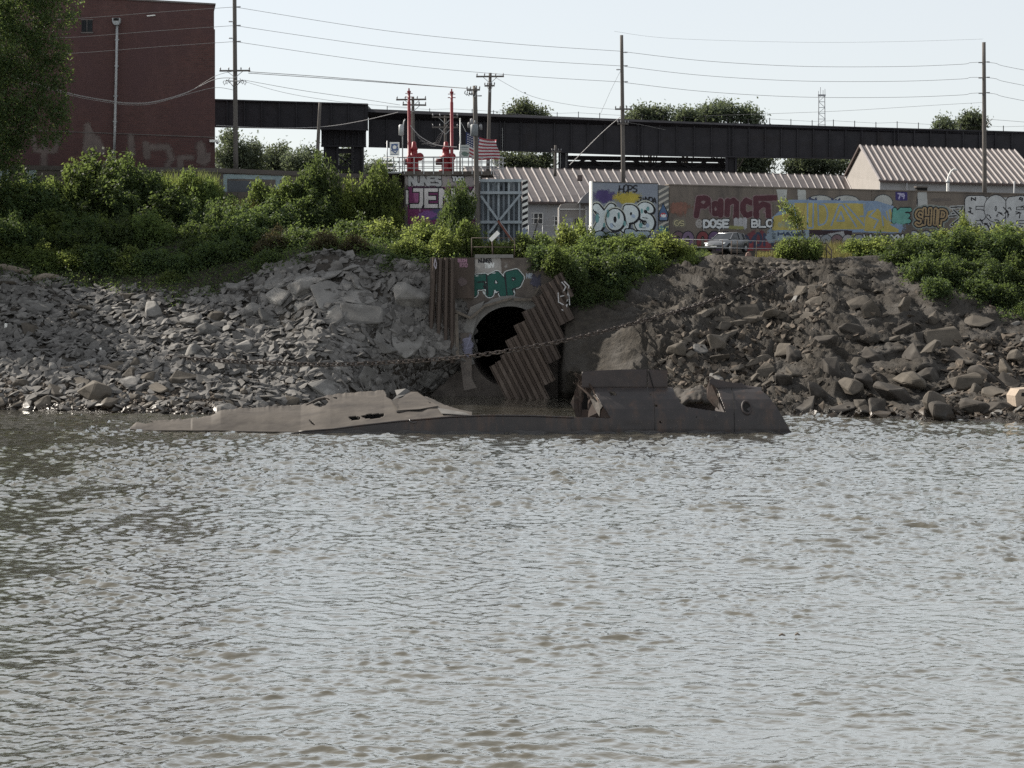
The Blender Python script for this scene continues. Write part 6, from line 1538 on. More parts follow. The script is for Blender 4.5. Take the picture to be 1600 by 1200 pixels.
def wire(lab, pts, r=.016, mat=None, sag=0.0, n=20, group='overhead wires'):
    a, b2 = at(*pts[0]), at(*pts[-1]); P = []
    if len(pts) == 2:
        for i in range(n + 1):
            f = i / n; P.append(a + (b2 - a) * f - Vector((0, 0, sag * 4 * f * (1 - f))))
    else:
        P = [at(*p) for p in pts]; Q = []
        for i in range(len(P) - 1):
            p0, p1, p2, p3 = P[max(i-1, 0)], P[i], P[i+1], P[min(i+2, len(P)-1)]
            for k in range(8):
                t_ = k / 8; Q.append(0.5 * ((2*p1) + (p2-p0)*t_ + (2*p0-5*p1+4*p2-p3)*t_*t_ + (-p0+3*p1-3*p2+p3)*t_**3))
        P = Q + [P[-1]]
    mb = MB(); mb.tube(P, r, 4, False); o = mb.build('overhead_wire', mat or M_wire, None, True); tag(o, lab, 'wire', group); return o
for nm, yl, yr, ye in (('top', 11, 80, 97), ('middle', 40, 103, 121), ('lowest', 65, 128, 145)):
    wire(f'{nm} of three wires from the tall left pole to the middle pole', [(367, yl, 155), (600, yl + (yr - yl) * .53, 157), (800, yl + (yr - yl) * .83, 158.5), (970, yr, 160)])
    wire(f'{nm} of three wires from the middle pole to the far right pole', [(976, yr + 1, 160), (1100, yr + 15, 161.5), (1250, yr + 23.5, 163), (1400, yr + 24, 164.7), (1500, yr + 20.5, 165.5), (1516, yr + 18, 165.7), (1536, ye, 166)])
    wire(f'{nm} of three wires leaving the far right pole', [(1539, ye, 166), (1556, ye + 2, 166.5), (1570, ye + 6.5, 167), (1640, ye + 20, 170)])
    wire(f'{nm} of three wires crossing the brick warehouse to the left pole', [(365, yl, 155), (250, yl + 8, 154), (100, yl + 19, 153), (-60, yl + 22, 152)])
wire('thin wire over the pole tops on the right', [(960, 49, 160), (1050, 60, 161), (1250, 66, 163), (1400, 65, 164.5), (1536, 61, 166)], .008)
for dy in (0, 2.2): wire(('upper' if dy == 0 else 'lower') + ' thick paired wire from the left crossarm to the red hoists', [(388, 112 + dy, 154.6), (500, 119.5 + dy, 153), (640, 131 + dy * .4, 150), (735, 138.5, 146)], .024)
wire('slack wire from the left pole down toward the viaduct rail', [(381, 125, 154.6), (470, 141, 156), (560, 154, 157), (625, 164, 156)])
wire('second slack wire from the left pole down toward the viaduct rail', [(381, 127, 154.6), (450, 146, 156), (540, 160, 157), (640, 168, 156)], .013)
wire('pale cable rising across the viaduct girder', [(338, 196, 158), (420, 200, 156), (500, 198.5, 153), (560, 190, 153.5), (622, 175.5, 154)], .03, M_wirep)
for k, (yl, ym) in enumerate(((117, 161), (122, 160), (135, 163))):
    wire(f'{["upper", "middle", "lower"][k]} sagging cable in front of the brick warehouse', [(338 + 28, yl - 6 + 6 * k, 154.8), (336, yl + 2, 154.5), (290, ym - 15, 154), (240, ym - 1, 153.6), (205, ym + 1, 153.4), (175, ym - 2, 153.2), (110, ym - 14, 152.8), (20, ym - 40, 152)], .017 + .008 * (k == 1), M_wirep)
wire('thick pale cable sagging between the red hoists', [(641, 196, 148.8), (655, 212, 148.7), (675, 224, 148.6), (690, 228, 148.6), (714, 230, 148.4)], .032, M_wirep)
for k in range(4):
    wire(['outermost', 'second', 'third', 'innermost'][k] + ' drooping service wire between the red hoists', [(650 + k * 3, 210 + k * 5, 151), (668 + k * 4, 226 - k, 150.5), (684, 226 - k * 4, 150), (694 + k * 4, 200 - k * 4, 149.5)], .014)
wire('guy wire slanting in front of the viaduct', [(969, 183, 160), (940, 208, 160), (890, 258, 160)], .03, M_wirep)
wire('guy wire from the middle pole to the viaduct rail', [(970, 110, 160), (955, 140, 163), (938, 178, 166)], .012)
wire('service wire from the slender pole to the middle pole', [(772, 120, 158), (830, 150, 158.5), (900, 165, 159), (962, 171, 160)], .012)
wire('lower wire along the viaduct girder', [(765, 174, 158), (850, 182, 159), (970, 190, 160), (1040, 203, 161)], .012)
wire('rising wire from the viaduct rail to the far right pole', [(1100, 181, 163), (1300, 174, 164.5), (1450, 165, 165.5), (1536, 160, 166)], .012)
wire('wire leaving the far right pole low', [(1539, 186, 166), (1580, 189, 167), (1640, 194, 169)], .014)

# ------------------------------------------------------------------ far radio mast
mst = thing('radio_mast', 'pale far lattice radio mast beyond the viaduct', 'mast', tuple(at(1284, 386, 520)))
M_mast = plain('far_mast_steel', (.30, .31, .33), .6)
mb = MB(); Ym = 520
def leg_pt(s, y, dpt=0): 
    h_ = np.interp(y, [150, 215], [4.6, 7.0]); return at(1284 + s * h_, y, Ym + dpt)
for s in (-1, 1):
    for d_ in (0, 2.5): mb.bar(leg_pt(s, 400, d_), leg_pt(s, 150, d_), .2, .2, (0, 1, 0))
mb.build('legs', M_mast, mst)
mb = MB()
for k in range(12):
    y = 150 + k * 9; mb.bar(leg_pt(-1, y), leg_pt(1, y), .14, .14); mb.bar(leg_pt(-1 if k % 2 else 1, y), leg_pt(1 if k % 2 else -1, y + 9), .11, .11)
mb.build('bracing', M_mast, mst)
mb = MB()
for x_, h_ in ((-5, 8), (-2, 14), (2, 9), (5, 11)): mb.bar(at(1284 + x_, 151, Ym), at(1284 + x_, 150 - h_, Ym), .12, .12, (0, 1, 0))
mb.bar(leg_pt(-1.3, 149), leg_pt(1.3, 149), .3, .5); mb.build('antennas', M_mast, mst)

# ------------------------------------------------------------------ parked car, three quarter view
M_car = pm('silver_car_paint', (.16, .165, .175), (.15, .155, .165), 4, .25, 0, 0, .5, spec=.5)
M_tyre = plain('tyre_rubber', (.02, .02, .02), .8); M_rim = plain('wheel_alloy', (.35, .35, .36), .3, .6); M_chrome = plain('chrome', (.5, .5, .52), .2, .9)
M_lens = plain('headlight_glass', (.55, .57, .58), .1)
cp = at(1136, 394.5, 143.0)
gz = float(cp.z)
car = thing('parked_car', 'silver hatchback car parked before the maroon lettering on the flood wall', 'car', (cp.x, 143.0, gz), None, R(-123))
# local frame: +x forward, +y to the car's left, z up
def loft(mb, secs):
    n = len(secs[0]); vs = [p for s_ in secs for p in s_]; fs = []
    for i in range(len(secs) - 1):
        for k in range(n): fs.append((i*n+k, i*n+(k+1) % n, (i+1)*n+(k+1) % n, (i+1)*n+k))
    fs += [tuple(range(n)), tuple(range((len(secs)-1)*n, len(secs)*n))[::-1]]
    mb.raw(vs, fs)
def csec(x, hw, zb, zt, cr=.1, top=.93):
    return [(x, -hw * .94, zb), (x, -hw, zb + .18), (x, -hw, zt - .18), (x, -hw * top, zt - .05), (x, -hw * .6, zt + cr * .4), (x, 0, zt + cr * .5),
            (x, hw * .6, zt + cr * .4), (x, hw * top, zt - .05), (x, hw, zt - .18), (x, hw, zb + .18), (x, hw * .94, zb)]
class LMB(MB):
    def build(s, name, mats, parent=None, smooth=False, label=None, fix=True):
        o0 = origin(parent); s.v = [tuple(Vector(p) + o0) for p in s.v]
        return super().build(name, mats, parent, smooth, label, fix)
mb = LMB(); loft(mb, [csec(2.18, .60, .34, .62, .04), csec(2.10, .78, .26, .70, .06), csec(1.8, .86, .22, .82), csec(1.0, .88, .22, .95), csec(.7, .885, .22, .99), csec(-.6, .89, .22, 1.0), csec(-1.6, .88, .24, 1.02), csec(-2.05, .80, .30, 1.0), csec(-2.14, .70, .38, .9)])
body = mb.build('body', M_car, car, True)
mb = LMB()
def gsec(x, hwb, hwt, zb, zt): return [(x, -hwb, zb), (x, -hwt, zt), (x, 0, zt + .03), (x, hwt, zt), (x, hwb, zb)]
loft(mb, [gsec(1.0, .76, .72, .96, .98), gsec(.25, .79, .60, .98, 1.40), gsec(-.5, .80, .62, .99, 1.45), gsec(-1.3, .79, .60, 1.0, 1.40), gsec(-1.95, .74, .66, 1.0, 1.06)])
mb.build('windows', M_glassd, car, False)
mb = LMB(); loft(mb, [[(.28, -.61, 1.395), (.28, -.55, 1.44), (.28, .55, 1.44), (.28, .61, 1.395)], [(-.5, -.63, 1.445), (-.5, -.57, 1.50), (-.5, .57, 1.50), (-.5, .63, 1.445)], [(-1.35, -.61, 1.385), (-1.35, -.55, 1.43), (-1.35, .55, 1.43), (-1.35, .61, 1.385)]]); mb.build('roof', M_car, car, True)
for s in (-1, 1):
    mb = LMB(); mb.bar((1.0, s * .755, .97), (.26, s * .61, 1.41), .06, .05); mb.build('windscreen_pillar', M_car, car)
    mb = LMB(); mb.bar((-.45, s * .81, 1.0), (-.5, s * .635, 1.45), .08, .05, (1, 0, 0)); mb.build('door_pillar', M_trim if False else M_car, car)
    mb = LMB(); mb.bar((-1.3, s * .80, 1.0), (-1.35, s * .615, 1.40), .16, .05, (1, 0, 0)); mb.build('rear_pillar', M_car, car)
    mb = LMB(); mb.prism([(.62, s * .87, 1.0), (.62, s * 1.03, 1.0), (.62, s * 1.03, 1.13), (.62, s * .87, 1.12)], (-.12, 0, 0)); mb.build('wing_mirror', M_car, car)
    mb = LMB(); mb.prism([(2.02, s * .48, .60), (2.0, s * .80, .66), (1.86, s * .845, .74), (1.95, s * .50, .73)], (.13, s * .02, .0)); mb.build('headlight', M_lens, car)
    for xw in (1.35, -1.30):
        mb = LMB(); mb.lathe((xw, s * .80, .31), [(.18, -.12), (.29, -.12), (.315, -.08), (.315, .08), (.29, .12), (.18, .12)], 18, 'y'); wh = mb.build('wheel', M_tyre, car, True)
        mb = LMB(); mb.lathe((xw, s * .905, .31), [(.02, s * -.02), (.19, s * -.02), (.2, s * .02), (.05, s * .035)], 14, 'y'); mb.build('rim', M_rim, wh)
        mb = LMB(); mb.poly([(xw + .39 * math.cos(a), s * .897, max(.23, .31 + .39 * math.sin(a))) for a in np.linspace(-.15, math.pi + .15, 14)]); mb.build('wheel_arch', M_dark, wh)
    mb = LMB(); mb.bar((.35, s * .897, .86), (.18, s * .897, .86), .02, .03); mb.bar((-.65, s * .897, .88), (-.82, s * .897, .88), .02, .03); mb.build('door_handle', M_chrome, car)
mb = LMB(); mb.prism([(2.13, -.45, .50), (2.13, .45, .50), (2.11, .48, .64), (2.11, -.48, .64)], (.055, 0, 0)); gl = mb.build('grille', M_dark, car)
mb = LMB(); mb.lathe((2.19, 0, .575), [(.02, 0), (.065, .0), (.065, .02), (.02, .025)], 12, 'x'); mb.build('emblem', M_chrome, gl)
mb = LMB(); mb.prism([(2.14, -.70, .27), (2.14, .70, .27), (2.14, .66, .40), (2.14, -.66, .40)], (.05, 0, 0)); mb.build('air_intake', M_dark, car)
mb = LMB(); mb.box(2.195, 2.21, -.26, .26, .41, .49); mb.build('number_plate', M_white, car)
mb = LMB(); mb.bar((.75, -.5, 1.06), (.55, -.02, 1.19), .03, .03); mb.bar((.75, .1, 1.08), (.55, .5, 1.18), .03, .03); mb.build('wiper', M_dark, car)

# ------------------------------------------------------------------ pipe railings, lamp, posts on the bank top
M_rail = pm('rusty_pipe', (.075, .055, .045), (.11, .085, .07), 4, .8, .1, .01)
M_railp = plain('pale_pipe', (.30, .31, .33), .5)
def railing(lab, pts, posts, hs, mat, r=.03):
    o = thing('pipe_railing', lab, 'railing', tuple(at(*pts[0])), 'pipe railings on the bank top')
    for h in hs:
        mb = MB(); mb.tube([at(*p) + Vector((0, 0, h)) for p in pts], r, 6); mb.build('rail', mat, o, True)
    for p in posts:
        mb = MB(); b0 = at(*p); mb.tube([b0 - Vector((0, 0, .25)), b0 + Vector((0, 0, hs[-1] + .02))], r * 1.15, 6); mb.build('post', M_rail, o, True)
    return o
railing('pale pipe railing in front of the parked car', [(1060, 399, 136.9), (1130, 401, 136.6), (1240, 403, 136.3)], [(1083, 399.5, 136.8), (1129, 401, 136.6), (1152, 401.5, 136.5), (1182, 402, 136.4), (1222, 402.5, 136.35)], (.62, 1.15), M_railp)
mb = MB(); a = at(1143, 397, 139); mb.tube([a - Vector((0, 0, .3)), a + Vector((0, 0, .95))], .05, 6); o = mb.build('bollard', M_rail, None, True); tag(o, 'thin rusty post standing alone before the parked car', 'post')
mb = MB(); a = at(1170, 398, 138.5); mb.prism([a + Vector((-.2, 0, -.1)), a + Vector((.2, 0, -.1)), a + Vector((.16, 0, .12)), a + Vector((.02, 0, .2)), a + Vector((-.16, 0, .12))], (0, .3, 0)); o = mb.build('stone_lump', pm('pink_stone', (.30, .20, .17), (.22, .15, .13), 4)); tag(o, 'small pinkish stone lying in front of the parked car', 'stone')
railing('rusty pipe railing ending at the leaning grey post', [(1262, 398, 136.0), (1291, 402, 135.6), (1299, 412, 134.6)], [(1291, 402, 135.6), (1299, 412, 134.6)], (.55, .95), M_rail, .04)
mb = MB(); mb.bar(at(1299, 405, 134.3), at(1311, 441, 133.6), .34, .3, (0, 1, 0)); o = mb.build('timber_post', pm('grey_post', (.13, .125, .12), (.09, .085, .08), 3)); tag(o, 'thick grey post leaning out of the bank below the rusty railing', 'post')
railing('thin railing above the outfall headwall', [(737, 399, 127.4), (770, 399, 127.4), (806, 399, 127.4)], [(737, 399, 127.4), (769.5, 399, 127.4), (804, 399, 127.4)], (.55, 1.15), M_rail)
lp = thing('area_lamp', 'small tilted flood lamp on a thin post above the outfall', 'lamp', tuple(at(770, 402, 127.2)))
mb = MB(); mb.tube([at(770, 404, 127.2), at(769, 375, 127.2)], .05, 6); mb.build('post', M_rail, lp, True)
mb = MB(); mb.bar(at(766, 375.5, 127.1), at(779, 362.5, 127.1), .12, .28); mb.build('lamp_head', M_white, lp)
mb = MB(); mb.tube([at(1065 + 760, 0, 1)] * 2, .01, 3) if False else None
# leaning white pole and low fence by the shed, dry stone edge under the platform
wf = thing('wire_fence', 'low grey wire fence in front of the low shed', 'fence', tuple(at(840, 375, 152)))
for px in (826, 848, 871, 895, 920):
    mb = MB(); mb.tube([at(px, 385, 152), at(px, 352, 152)], .04, 5); mb.build('post', M_galv, wf, True)
for y in (353, 362, 371):
    mb = MB(); mb.tube([at(826, y, 152), at(920, y + .5, 152)], .018, 4); mb.build('wire', M_galv, wf)
mb = MB(); mb.tube([at(832, 374, 150.5), at(843, 339, 150.5)], .06, 6); o = mb.build('leaning_pole', M_deckg, None, True); tag(o, 'pale pole leaning against the wire fence beside the flood gate', 'pole')
sw = thing('stone_wall', 'low dry stone wall under the platform before the parked car', 'stone wall', tuple(at(1170, 415, 136)))
random.seed(21)
for row in range(2):
    px = 1118 + row * 5
    while px < 1262:
        w_ = random.uniform(9, 17); pc, nn, vv_ = surf_at(px + w_ / 2, 413 + row * 7.5)
        me = ROCKSB[random.choice([3, 4, 8, 9])]
        o = bpy.data.objects.new('stone', me); COL.objects.link(o); o.parent = sw
        o.location = pc + Vector((0, .1, .0)) - origin(sw); o.scale = (w_ / F * 136 * .56, .4, .36); o.rotation_euler = (random.uniform(-.15, .15), random.uniform(-.15, .15), random.uniform(-.2, .2))
        px += w_ * .94
# left edge: white marker post, drift logs, concrete block on the right shore
p, n, v = surf_at(9, 522); mb = MB(); mb.bar(p, p + Vector((.06, -.1, .66)), .16, .1, (0, 1, 0)); o = mb.build('marker_post', M_white); tag(o, 'short white marker post standing among the far left rubble', 'post')
p, n, v = surf_at(157, 552); mb = MB(); mb.bar(p, p + Vector((.02, -.05, .3)), .12, .08, (0, 1, 0)); o = mb.build('marker_post', M_white); tag(o, 'tiny white stub standing in the gravel on the left shore', 'post')
M_log = pm('driftwood', (.20, .17, .14), (.12, .10, .085), 2, .9, .4, .03, stretch=(.5, 4, 4))
for (x0, y0, x1, y1, r, lab) in ((-30, 424, 46, 433, .3, 'thick grey drift log under the far left bushes'), (52, 441, 92, 438, .24, 'shorter drift log right of the thick one'), (95, 580, 150, 577, .1, 'thin pale driftwood stick on the brown gravel'), (150, 575, 190, 585, .12, 'dark driftwood plank resting on the stone heap')):
    a, b2 = surf_at(x0, y0)[0], surf_at(x1, y1)[0]; up = Vector((0, 0, r * .8)); mid = (a + b2) / 2 + Vector((0, 0, r * .6))
    mb = MB(); mb.tube([a + up, a + (mid - a) * .5 + up, mid + up, mid + (b2 - mid) * .5 + up, b2 + up], [r * .9, r, r * .92, r * .8, r * .6], 9); o = mb.build('drift_log', M_log, None, True); tag(o, lab, 'driftwood')
p, n, v = surf_at(1592, 628)
cb = thing('concrete_block', 'broken tan concrete block with square sockets at the far right shore', 'concrete block', tuple(p), None, .25)
M_tanc = pm('tan_concrete', (.33, .27, .215), (.25, .205, .165), 3, .9, .3, .02)
mb = LMB(); mb.prism([(-.62, -.45, -.25), (.9, -.45, -.35), (.95, -.45, .55), (.5, -.45, .78), (-.45, -.45, .72), (-.7, -.45, .35)], (0, 1.0, 0)); mb.build('body', M_tanc, cb)
for x_, z_ in ((-.2, .42), (.32, .48), (.1, .05), (.55, .1)):
    mb = LMB(); mb.prism([(x_ - .12, -.462, z_ - .09), (x_ + .12, -.462, z_ - .11), (x_ + .13, -.462, z_ + .1), (x_ - .1, -.462, z_ + .12)], (0, .01, 0)); mb.build('socket', M_dark, cb)
# steel plate end half buried beside the chain anchor
mb = MB(); mb.prism([at(1196, 432, 131), at(1236, 424, 131.5), at(1262, 421, 132), at(1240, 436, 130.9), at(1208, 444, 130.2)], (0, .5, -.25)); o = mb.build('rock_ledge', M_bank); tag(o, 'dark overhanging ledge of earth where the chain is anchored', 'ledge')
for (px, py, L_, lab) in ((133, 891, .2, 'short dark stick floating in the open river on the left'), (1222, 993, .08, 'small dark stick floating in the open river on the right'), (1246, 992, .06, 'tiny dark stick floating beside the small one')):
    p = at_z(px, py, .02); mb = MB(); mb.tube([p + Vector((-L_, 0, 0)), p + Vector((0, .03, .03)), p + Vector((L_, -.02, .0))], [.02, .035, .015], 6); o = mb.build('floating_stick', M_log, None, True); tag(o, lab, 'driftwood')
# ------------------------------------------------------------------ foliage
def leaf_mat(name, c1, c2, trans=0.45, tcol=(0.20, 0.30, 0.045)):
    m = bpy.data.materials.new(name); m.use_nodes = True; t = m.node_tree; b = t.nodes['Principled BSDF']; o = t.nodes['Material Output']
    ge = t.nodes.new('ShaderNodeNewGeometry'); oi = t.nodes.new('ShaderNodeObjectInfo')
    c = mixc(t, ge.outputs['Random Per Island'], c1, c2)
    n = tex(t, 0.7, 3, .6); c = mixc(t, ramp(t, n, .35, .65, 0, .6), c, tuple(x * .62 for x in c1))
    h = t.nodes.new('ShaderNodeHueSaturation'); t.links.new(c, h.inputs['Color']); t.links.new(ramp(t, oi.outputs['Random'], 0, 1, .78, 1.22), h.inputs['Value'])
    t.links.new(ramp(t, oi.outputs['Random'], 0, 1, .485, .515), h.inputs['Hue'])
    t.links.new(h.outputs[0], b.inputs['Base Color']); b.inputs['Roughness'].default_value = .6; b.inputs['Specular IOR Level'].default_value = .16
    tr = t.nodes.new('ShaderNodeBsdfTranslucent'); mx = t.nodes.new('ShaderNodeMixShader'); mx.inputs[0].default_value = trans
    tc = mixc(t, .55, h.outputs[0], tcol); t.links.new(tc, tr.inputs['Color'])
    t.links.new(b.outputs[0], mx.inputs[1]); t.links.new(tr.outputs[0], mx.inputs[2]); t.links.new(mx.outputs[0], o.inputs['Surface'])
    return m
M_leafg = leaf_mat('green_leaves', (.054, .078, .028), (.090, .118, .042), .47, (.29, .38, .095))
M_leafd = leaf_mat('dark_green_leaves', (.034, .054, .025), (.058, .082, .034), .42, (.23, .31, .08))
M_leafy = leaf_mat('yellow_green_leaves', (.066, .090, .027), (.10, .125, .040), .52, (.42, .50, .13))
M_leafhaze = leaf_mat('haze_toned_leaves', (.060, .076, .054), (.080, .094, .066), .4, (.20, .24, .11))  # air haze put into the colour: paler, greyer green for distant trees
M_leafb = leaf_mat('brown_leaves', (.050, .046, .026), (.072, .060, .034), .35, (.20, .17, .07))
M_grass = leaf_mat('dry_grass', (.13, .125, .045), (.18, .16, .07), .4, (.30, .27, .10))
M_bark = pm('bark', (.085, .072, .06), (.05, .043, .037), 4, .95, .5, .03, stretch=(3, 3, .6))
def leaves_mesh(name, C, size, mat, rg, droop=.25, aspect=.5, up=0.6, outdir=None):
    """C: (n,3) leaf centres; one pointed leaf of four corners at each"""
    n = len(C); d = rg.normal(size=(n, 3)); 
    if outdir is not None: d = d * .8 + outdir * 1.0
    d[:, 2] -= droop; d /= np.linalg.norm(d, axis=1)[:, None] + 1e-9
    nm = rg.normal(size=(n, 3)); nm[:, 2] = abs(nm[:, 2]) + up; 
    s = np.cross(d, nm); s /= np.linalg.norm(s, axis=1)[:, None] + 1e-9; nn = np.cross(s, d)
    L = size * rg.uniform(.6, 1.3, n)[:, None]
    V4 = np.stack([C - d * L * .5, C + s * L * aspect * .5 - nn * L * .06, C + d * L * .5, C - s * L * aspect * .5 - nn * L * .06], 1).reshape(-1, 3)
    me = bpy.data.meshes.new(name); me.vertices.add(4 * n); me.vertices.foreach_set('co', V4.astype(np.float32).ravel())
    me.loops.add(4 * n); me.loops.foreach_set('vertex_index', np.arange(4 * n, dtype=np.int32))
    me.polygons.add(n); me.polygons.foreach_set('loop_start', np.arange(0, 4 * n, 4, dtype=np.int32)); me.polygons.foreach_set('loop_total', np.full(n, 4, dtype=np.int32))
    me.materials.append(mat); me.update(calc_edges=True); return me
def blob_points(blobs, n, rg, clump=.16, per=9, shell=.62):
    """clumped leaf centres in the outer part of ellipsoid blobs: (cx,cy,cz,rx,ry,rz)"""
    B = np.array(blobs); wt = (B[:, 3] * B[:, 4] * B[:, 5]) ** .72; wt /= wt.sum()
    nc = max(1, n // per); k = rg.choice(len(B), nc, p=wt)
    u = rg.normal(size=(nc, 3)); u /= np.linalg.norm(u, axis=1)[:, None]
    rad = shell + (1.10 - shell) * rg.random(nc) ** .5
    rad *= 1 + .55 * np.array(vnoise(u[:, 0] * 2.6 + k * 7.1, u[:, 2] * 2.6 + u[:, 1] * 2.1, 5))
    cc = B[k, :3] + u * rad[:, None] * B[k, 3:]
    P = np.repeat(cc, per, 0) + rg.normal(size=(nc * per, 3)) * clump
    O = np.repeat(u, per, 0)
    return P, O
def bush_proto(name, r, h, nl, leaf, mat, seed, label, clump=.15, blobs=None, stems=3, shell=.55, droop=.25):
    rg = np.random.default_rng(seed); rr = random.Random(seed)
    if blobs is None:
        blobs = [(0, 0, h * .42, r * .72, r * .7, h * .45)]
        for k in range(7):
            a = rr.uniform(0, 6.28); q = rr.uniform(.35, .72) * r; s_ = rr.uniform(.28, .5) * r
            blobs.append((math.cos(a) * q, math.sin(a) * q, rr.uniform(.25, .82) * h, s_, s_, s_ * rr.uniform(.7, 1.2) * min(1.3, h / r * .8)))
        for k in range(10):
            a = rr.uniform(0, 6.28); q = rr.uniform(.05, .9) * r; s_ = rr.uniform(.07, .16) * r; blobs.append((math.cos(a) * q, math.sin(a) * q, (rr.uniform(.92, 1.22) - .45 * q / r) * h, s_, s_, s_ * rr.uniform(2.0, 3.4)))
        for k in range(4):
            a = rr.uniform(0, 6.28); q = rr.uniform(.1, .5) * r; s_ = rr.uniform(.14, .24) * r; blobs.append((math.cos(a) * q, math.sin(a) * q, rr.uniform(.85, 1.05) * h, s_, s_, s_ * 1.6))
    P, O = blob_points(blobs, nl, rg, clump, 9, shell)
    me = leaves_mesh('foliage', P, leaf, mat, rg, droop, outdir=O * .7)
    o = thing(name, label, 'bush', (0, -500, 0)); c = bpy.data.objects.new('foliage', me); COL.objects.link(c); c.parent = o
    mb = MB()
    for k in range(stems):
        b_ = blobs[k % len(blobs)]; a0 = Vector((rr.uniform(-.15, .15) * r, rr.uniform(-.15, .15) * r, -.3)); e = Vector((b_[0], b_[1], b_[2] + b_[5] * .4))
        mid = (a0 + e) / 2 + Vector((rr.uniform(-.1, .1) * r, rr.uniform(-.1, .1) * r, .1 * h)); mb.tube([a0, mid, e], [.05 + .02 * r, .035 + .01 * r, .012], 6)
    me2 = bpy.data.meshes.new('stem'); me2.from_pydata([tuple(v) for v in mb.v], [], mb.f); me2.materials.append(M_bark); me2.update()
    s = bpy.data.objects.new('stem', me2); COL.objects.link(s); s.parent = o
    return o
def gz_(px, Y_):
    """height of the ground at picture column px and distance Y_"""
    i = int(np.clip(np.interp(px, cols, np.arange(len(cols))), 0, len(cols) - 1)); return float(np.interp(Y_, G[i, :, 1], G[i, :, 2]))
PROTO = {}
for key, (r, h, nl, leaf, mat, sd_) in {
    'bigd': (2.6, 3.2, 13000, .27, M_leafd, 1), 'bigd2': (2.6, 2.8, 13000, .26, M_leafd, 2), 'bigg': (2.4, 2.8, 11000, .27, M_leafg, 3), 'bigg2': (2.2, 3.0, 10000, .27, M_leafg, 4),
    'midd': (1.6, 1.8, 6000, .23, M_leafd, 5), 'midg': (1.6, 1.9, 6000, .23, M_leafg, 6), 'midy': (1.5, 1.7, 5500, .23, M_leafy, 7), 'midy2': (1.4, 1.5, 5000, .22, M_leafy, 8),
    'midb': (1.5, 1.6, 4800, .20, M_leafb, 21), 'smy': (.9, 1.1, 2600, .15, M_leafy, 9), 'smd': (.9, .9, 2600, .15, M_leafd, 10), 'smg': (.95, 1.1, 2600, .16, M_leafg, 11), 'lowg': (1.7, 1.0, 5500, .16, M_leafg, 12), 'lowd': (1.8, 1.0, 5500, .16, M_leafd, 13)}.items():
    PROTO[key] = [bush_proto('bush', r, h, nl, leaf, mat, sd_, 'bush'), False, h, r]
def put_bush(key, px, py_top, Y, scale, label, group, zs=1.0, rz=None, base=None, cat='bush', name=None):
    """a bush whose top stands at picture row py_top, at distance Y"""
    o, used, h, r = PROTO[key]
    if used: o = copy_tree(o)
    else: PROTO[key][1] = True
    if name: o.name = name
    top = at(px, py_top, Y); zg = gz_(px, Y) - .15; H = top.z - zg; h0 = h * scale * 1.26
    zs = min(max(H / h0, .8), 1.9)
    o.location = (top.x, Y, top.z - h0 * zs)
    o.scale = (scale, scale, scale * zs); o.rotation_euler = (0, 0, random.uniform(0, 6.28) if rz is None else rz)
    tag(o, label, cat, group); return o
random.seed(5)
GLB, GRB, GMB = 'bushes on the left bank', 'creeper bushes on the right bank', 'creeper bushes above the outfall'
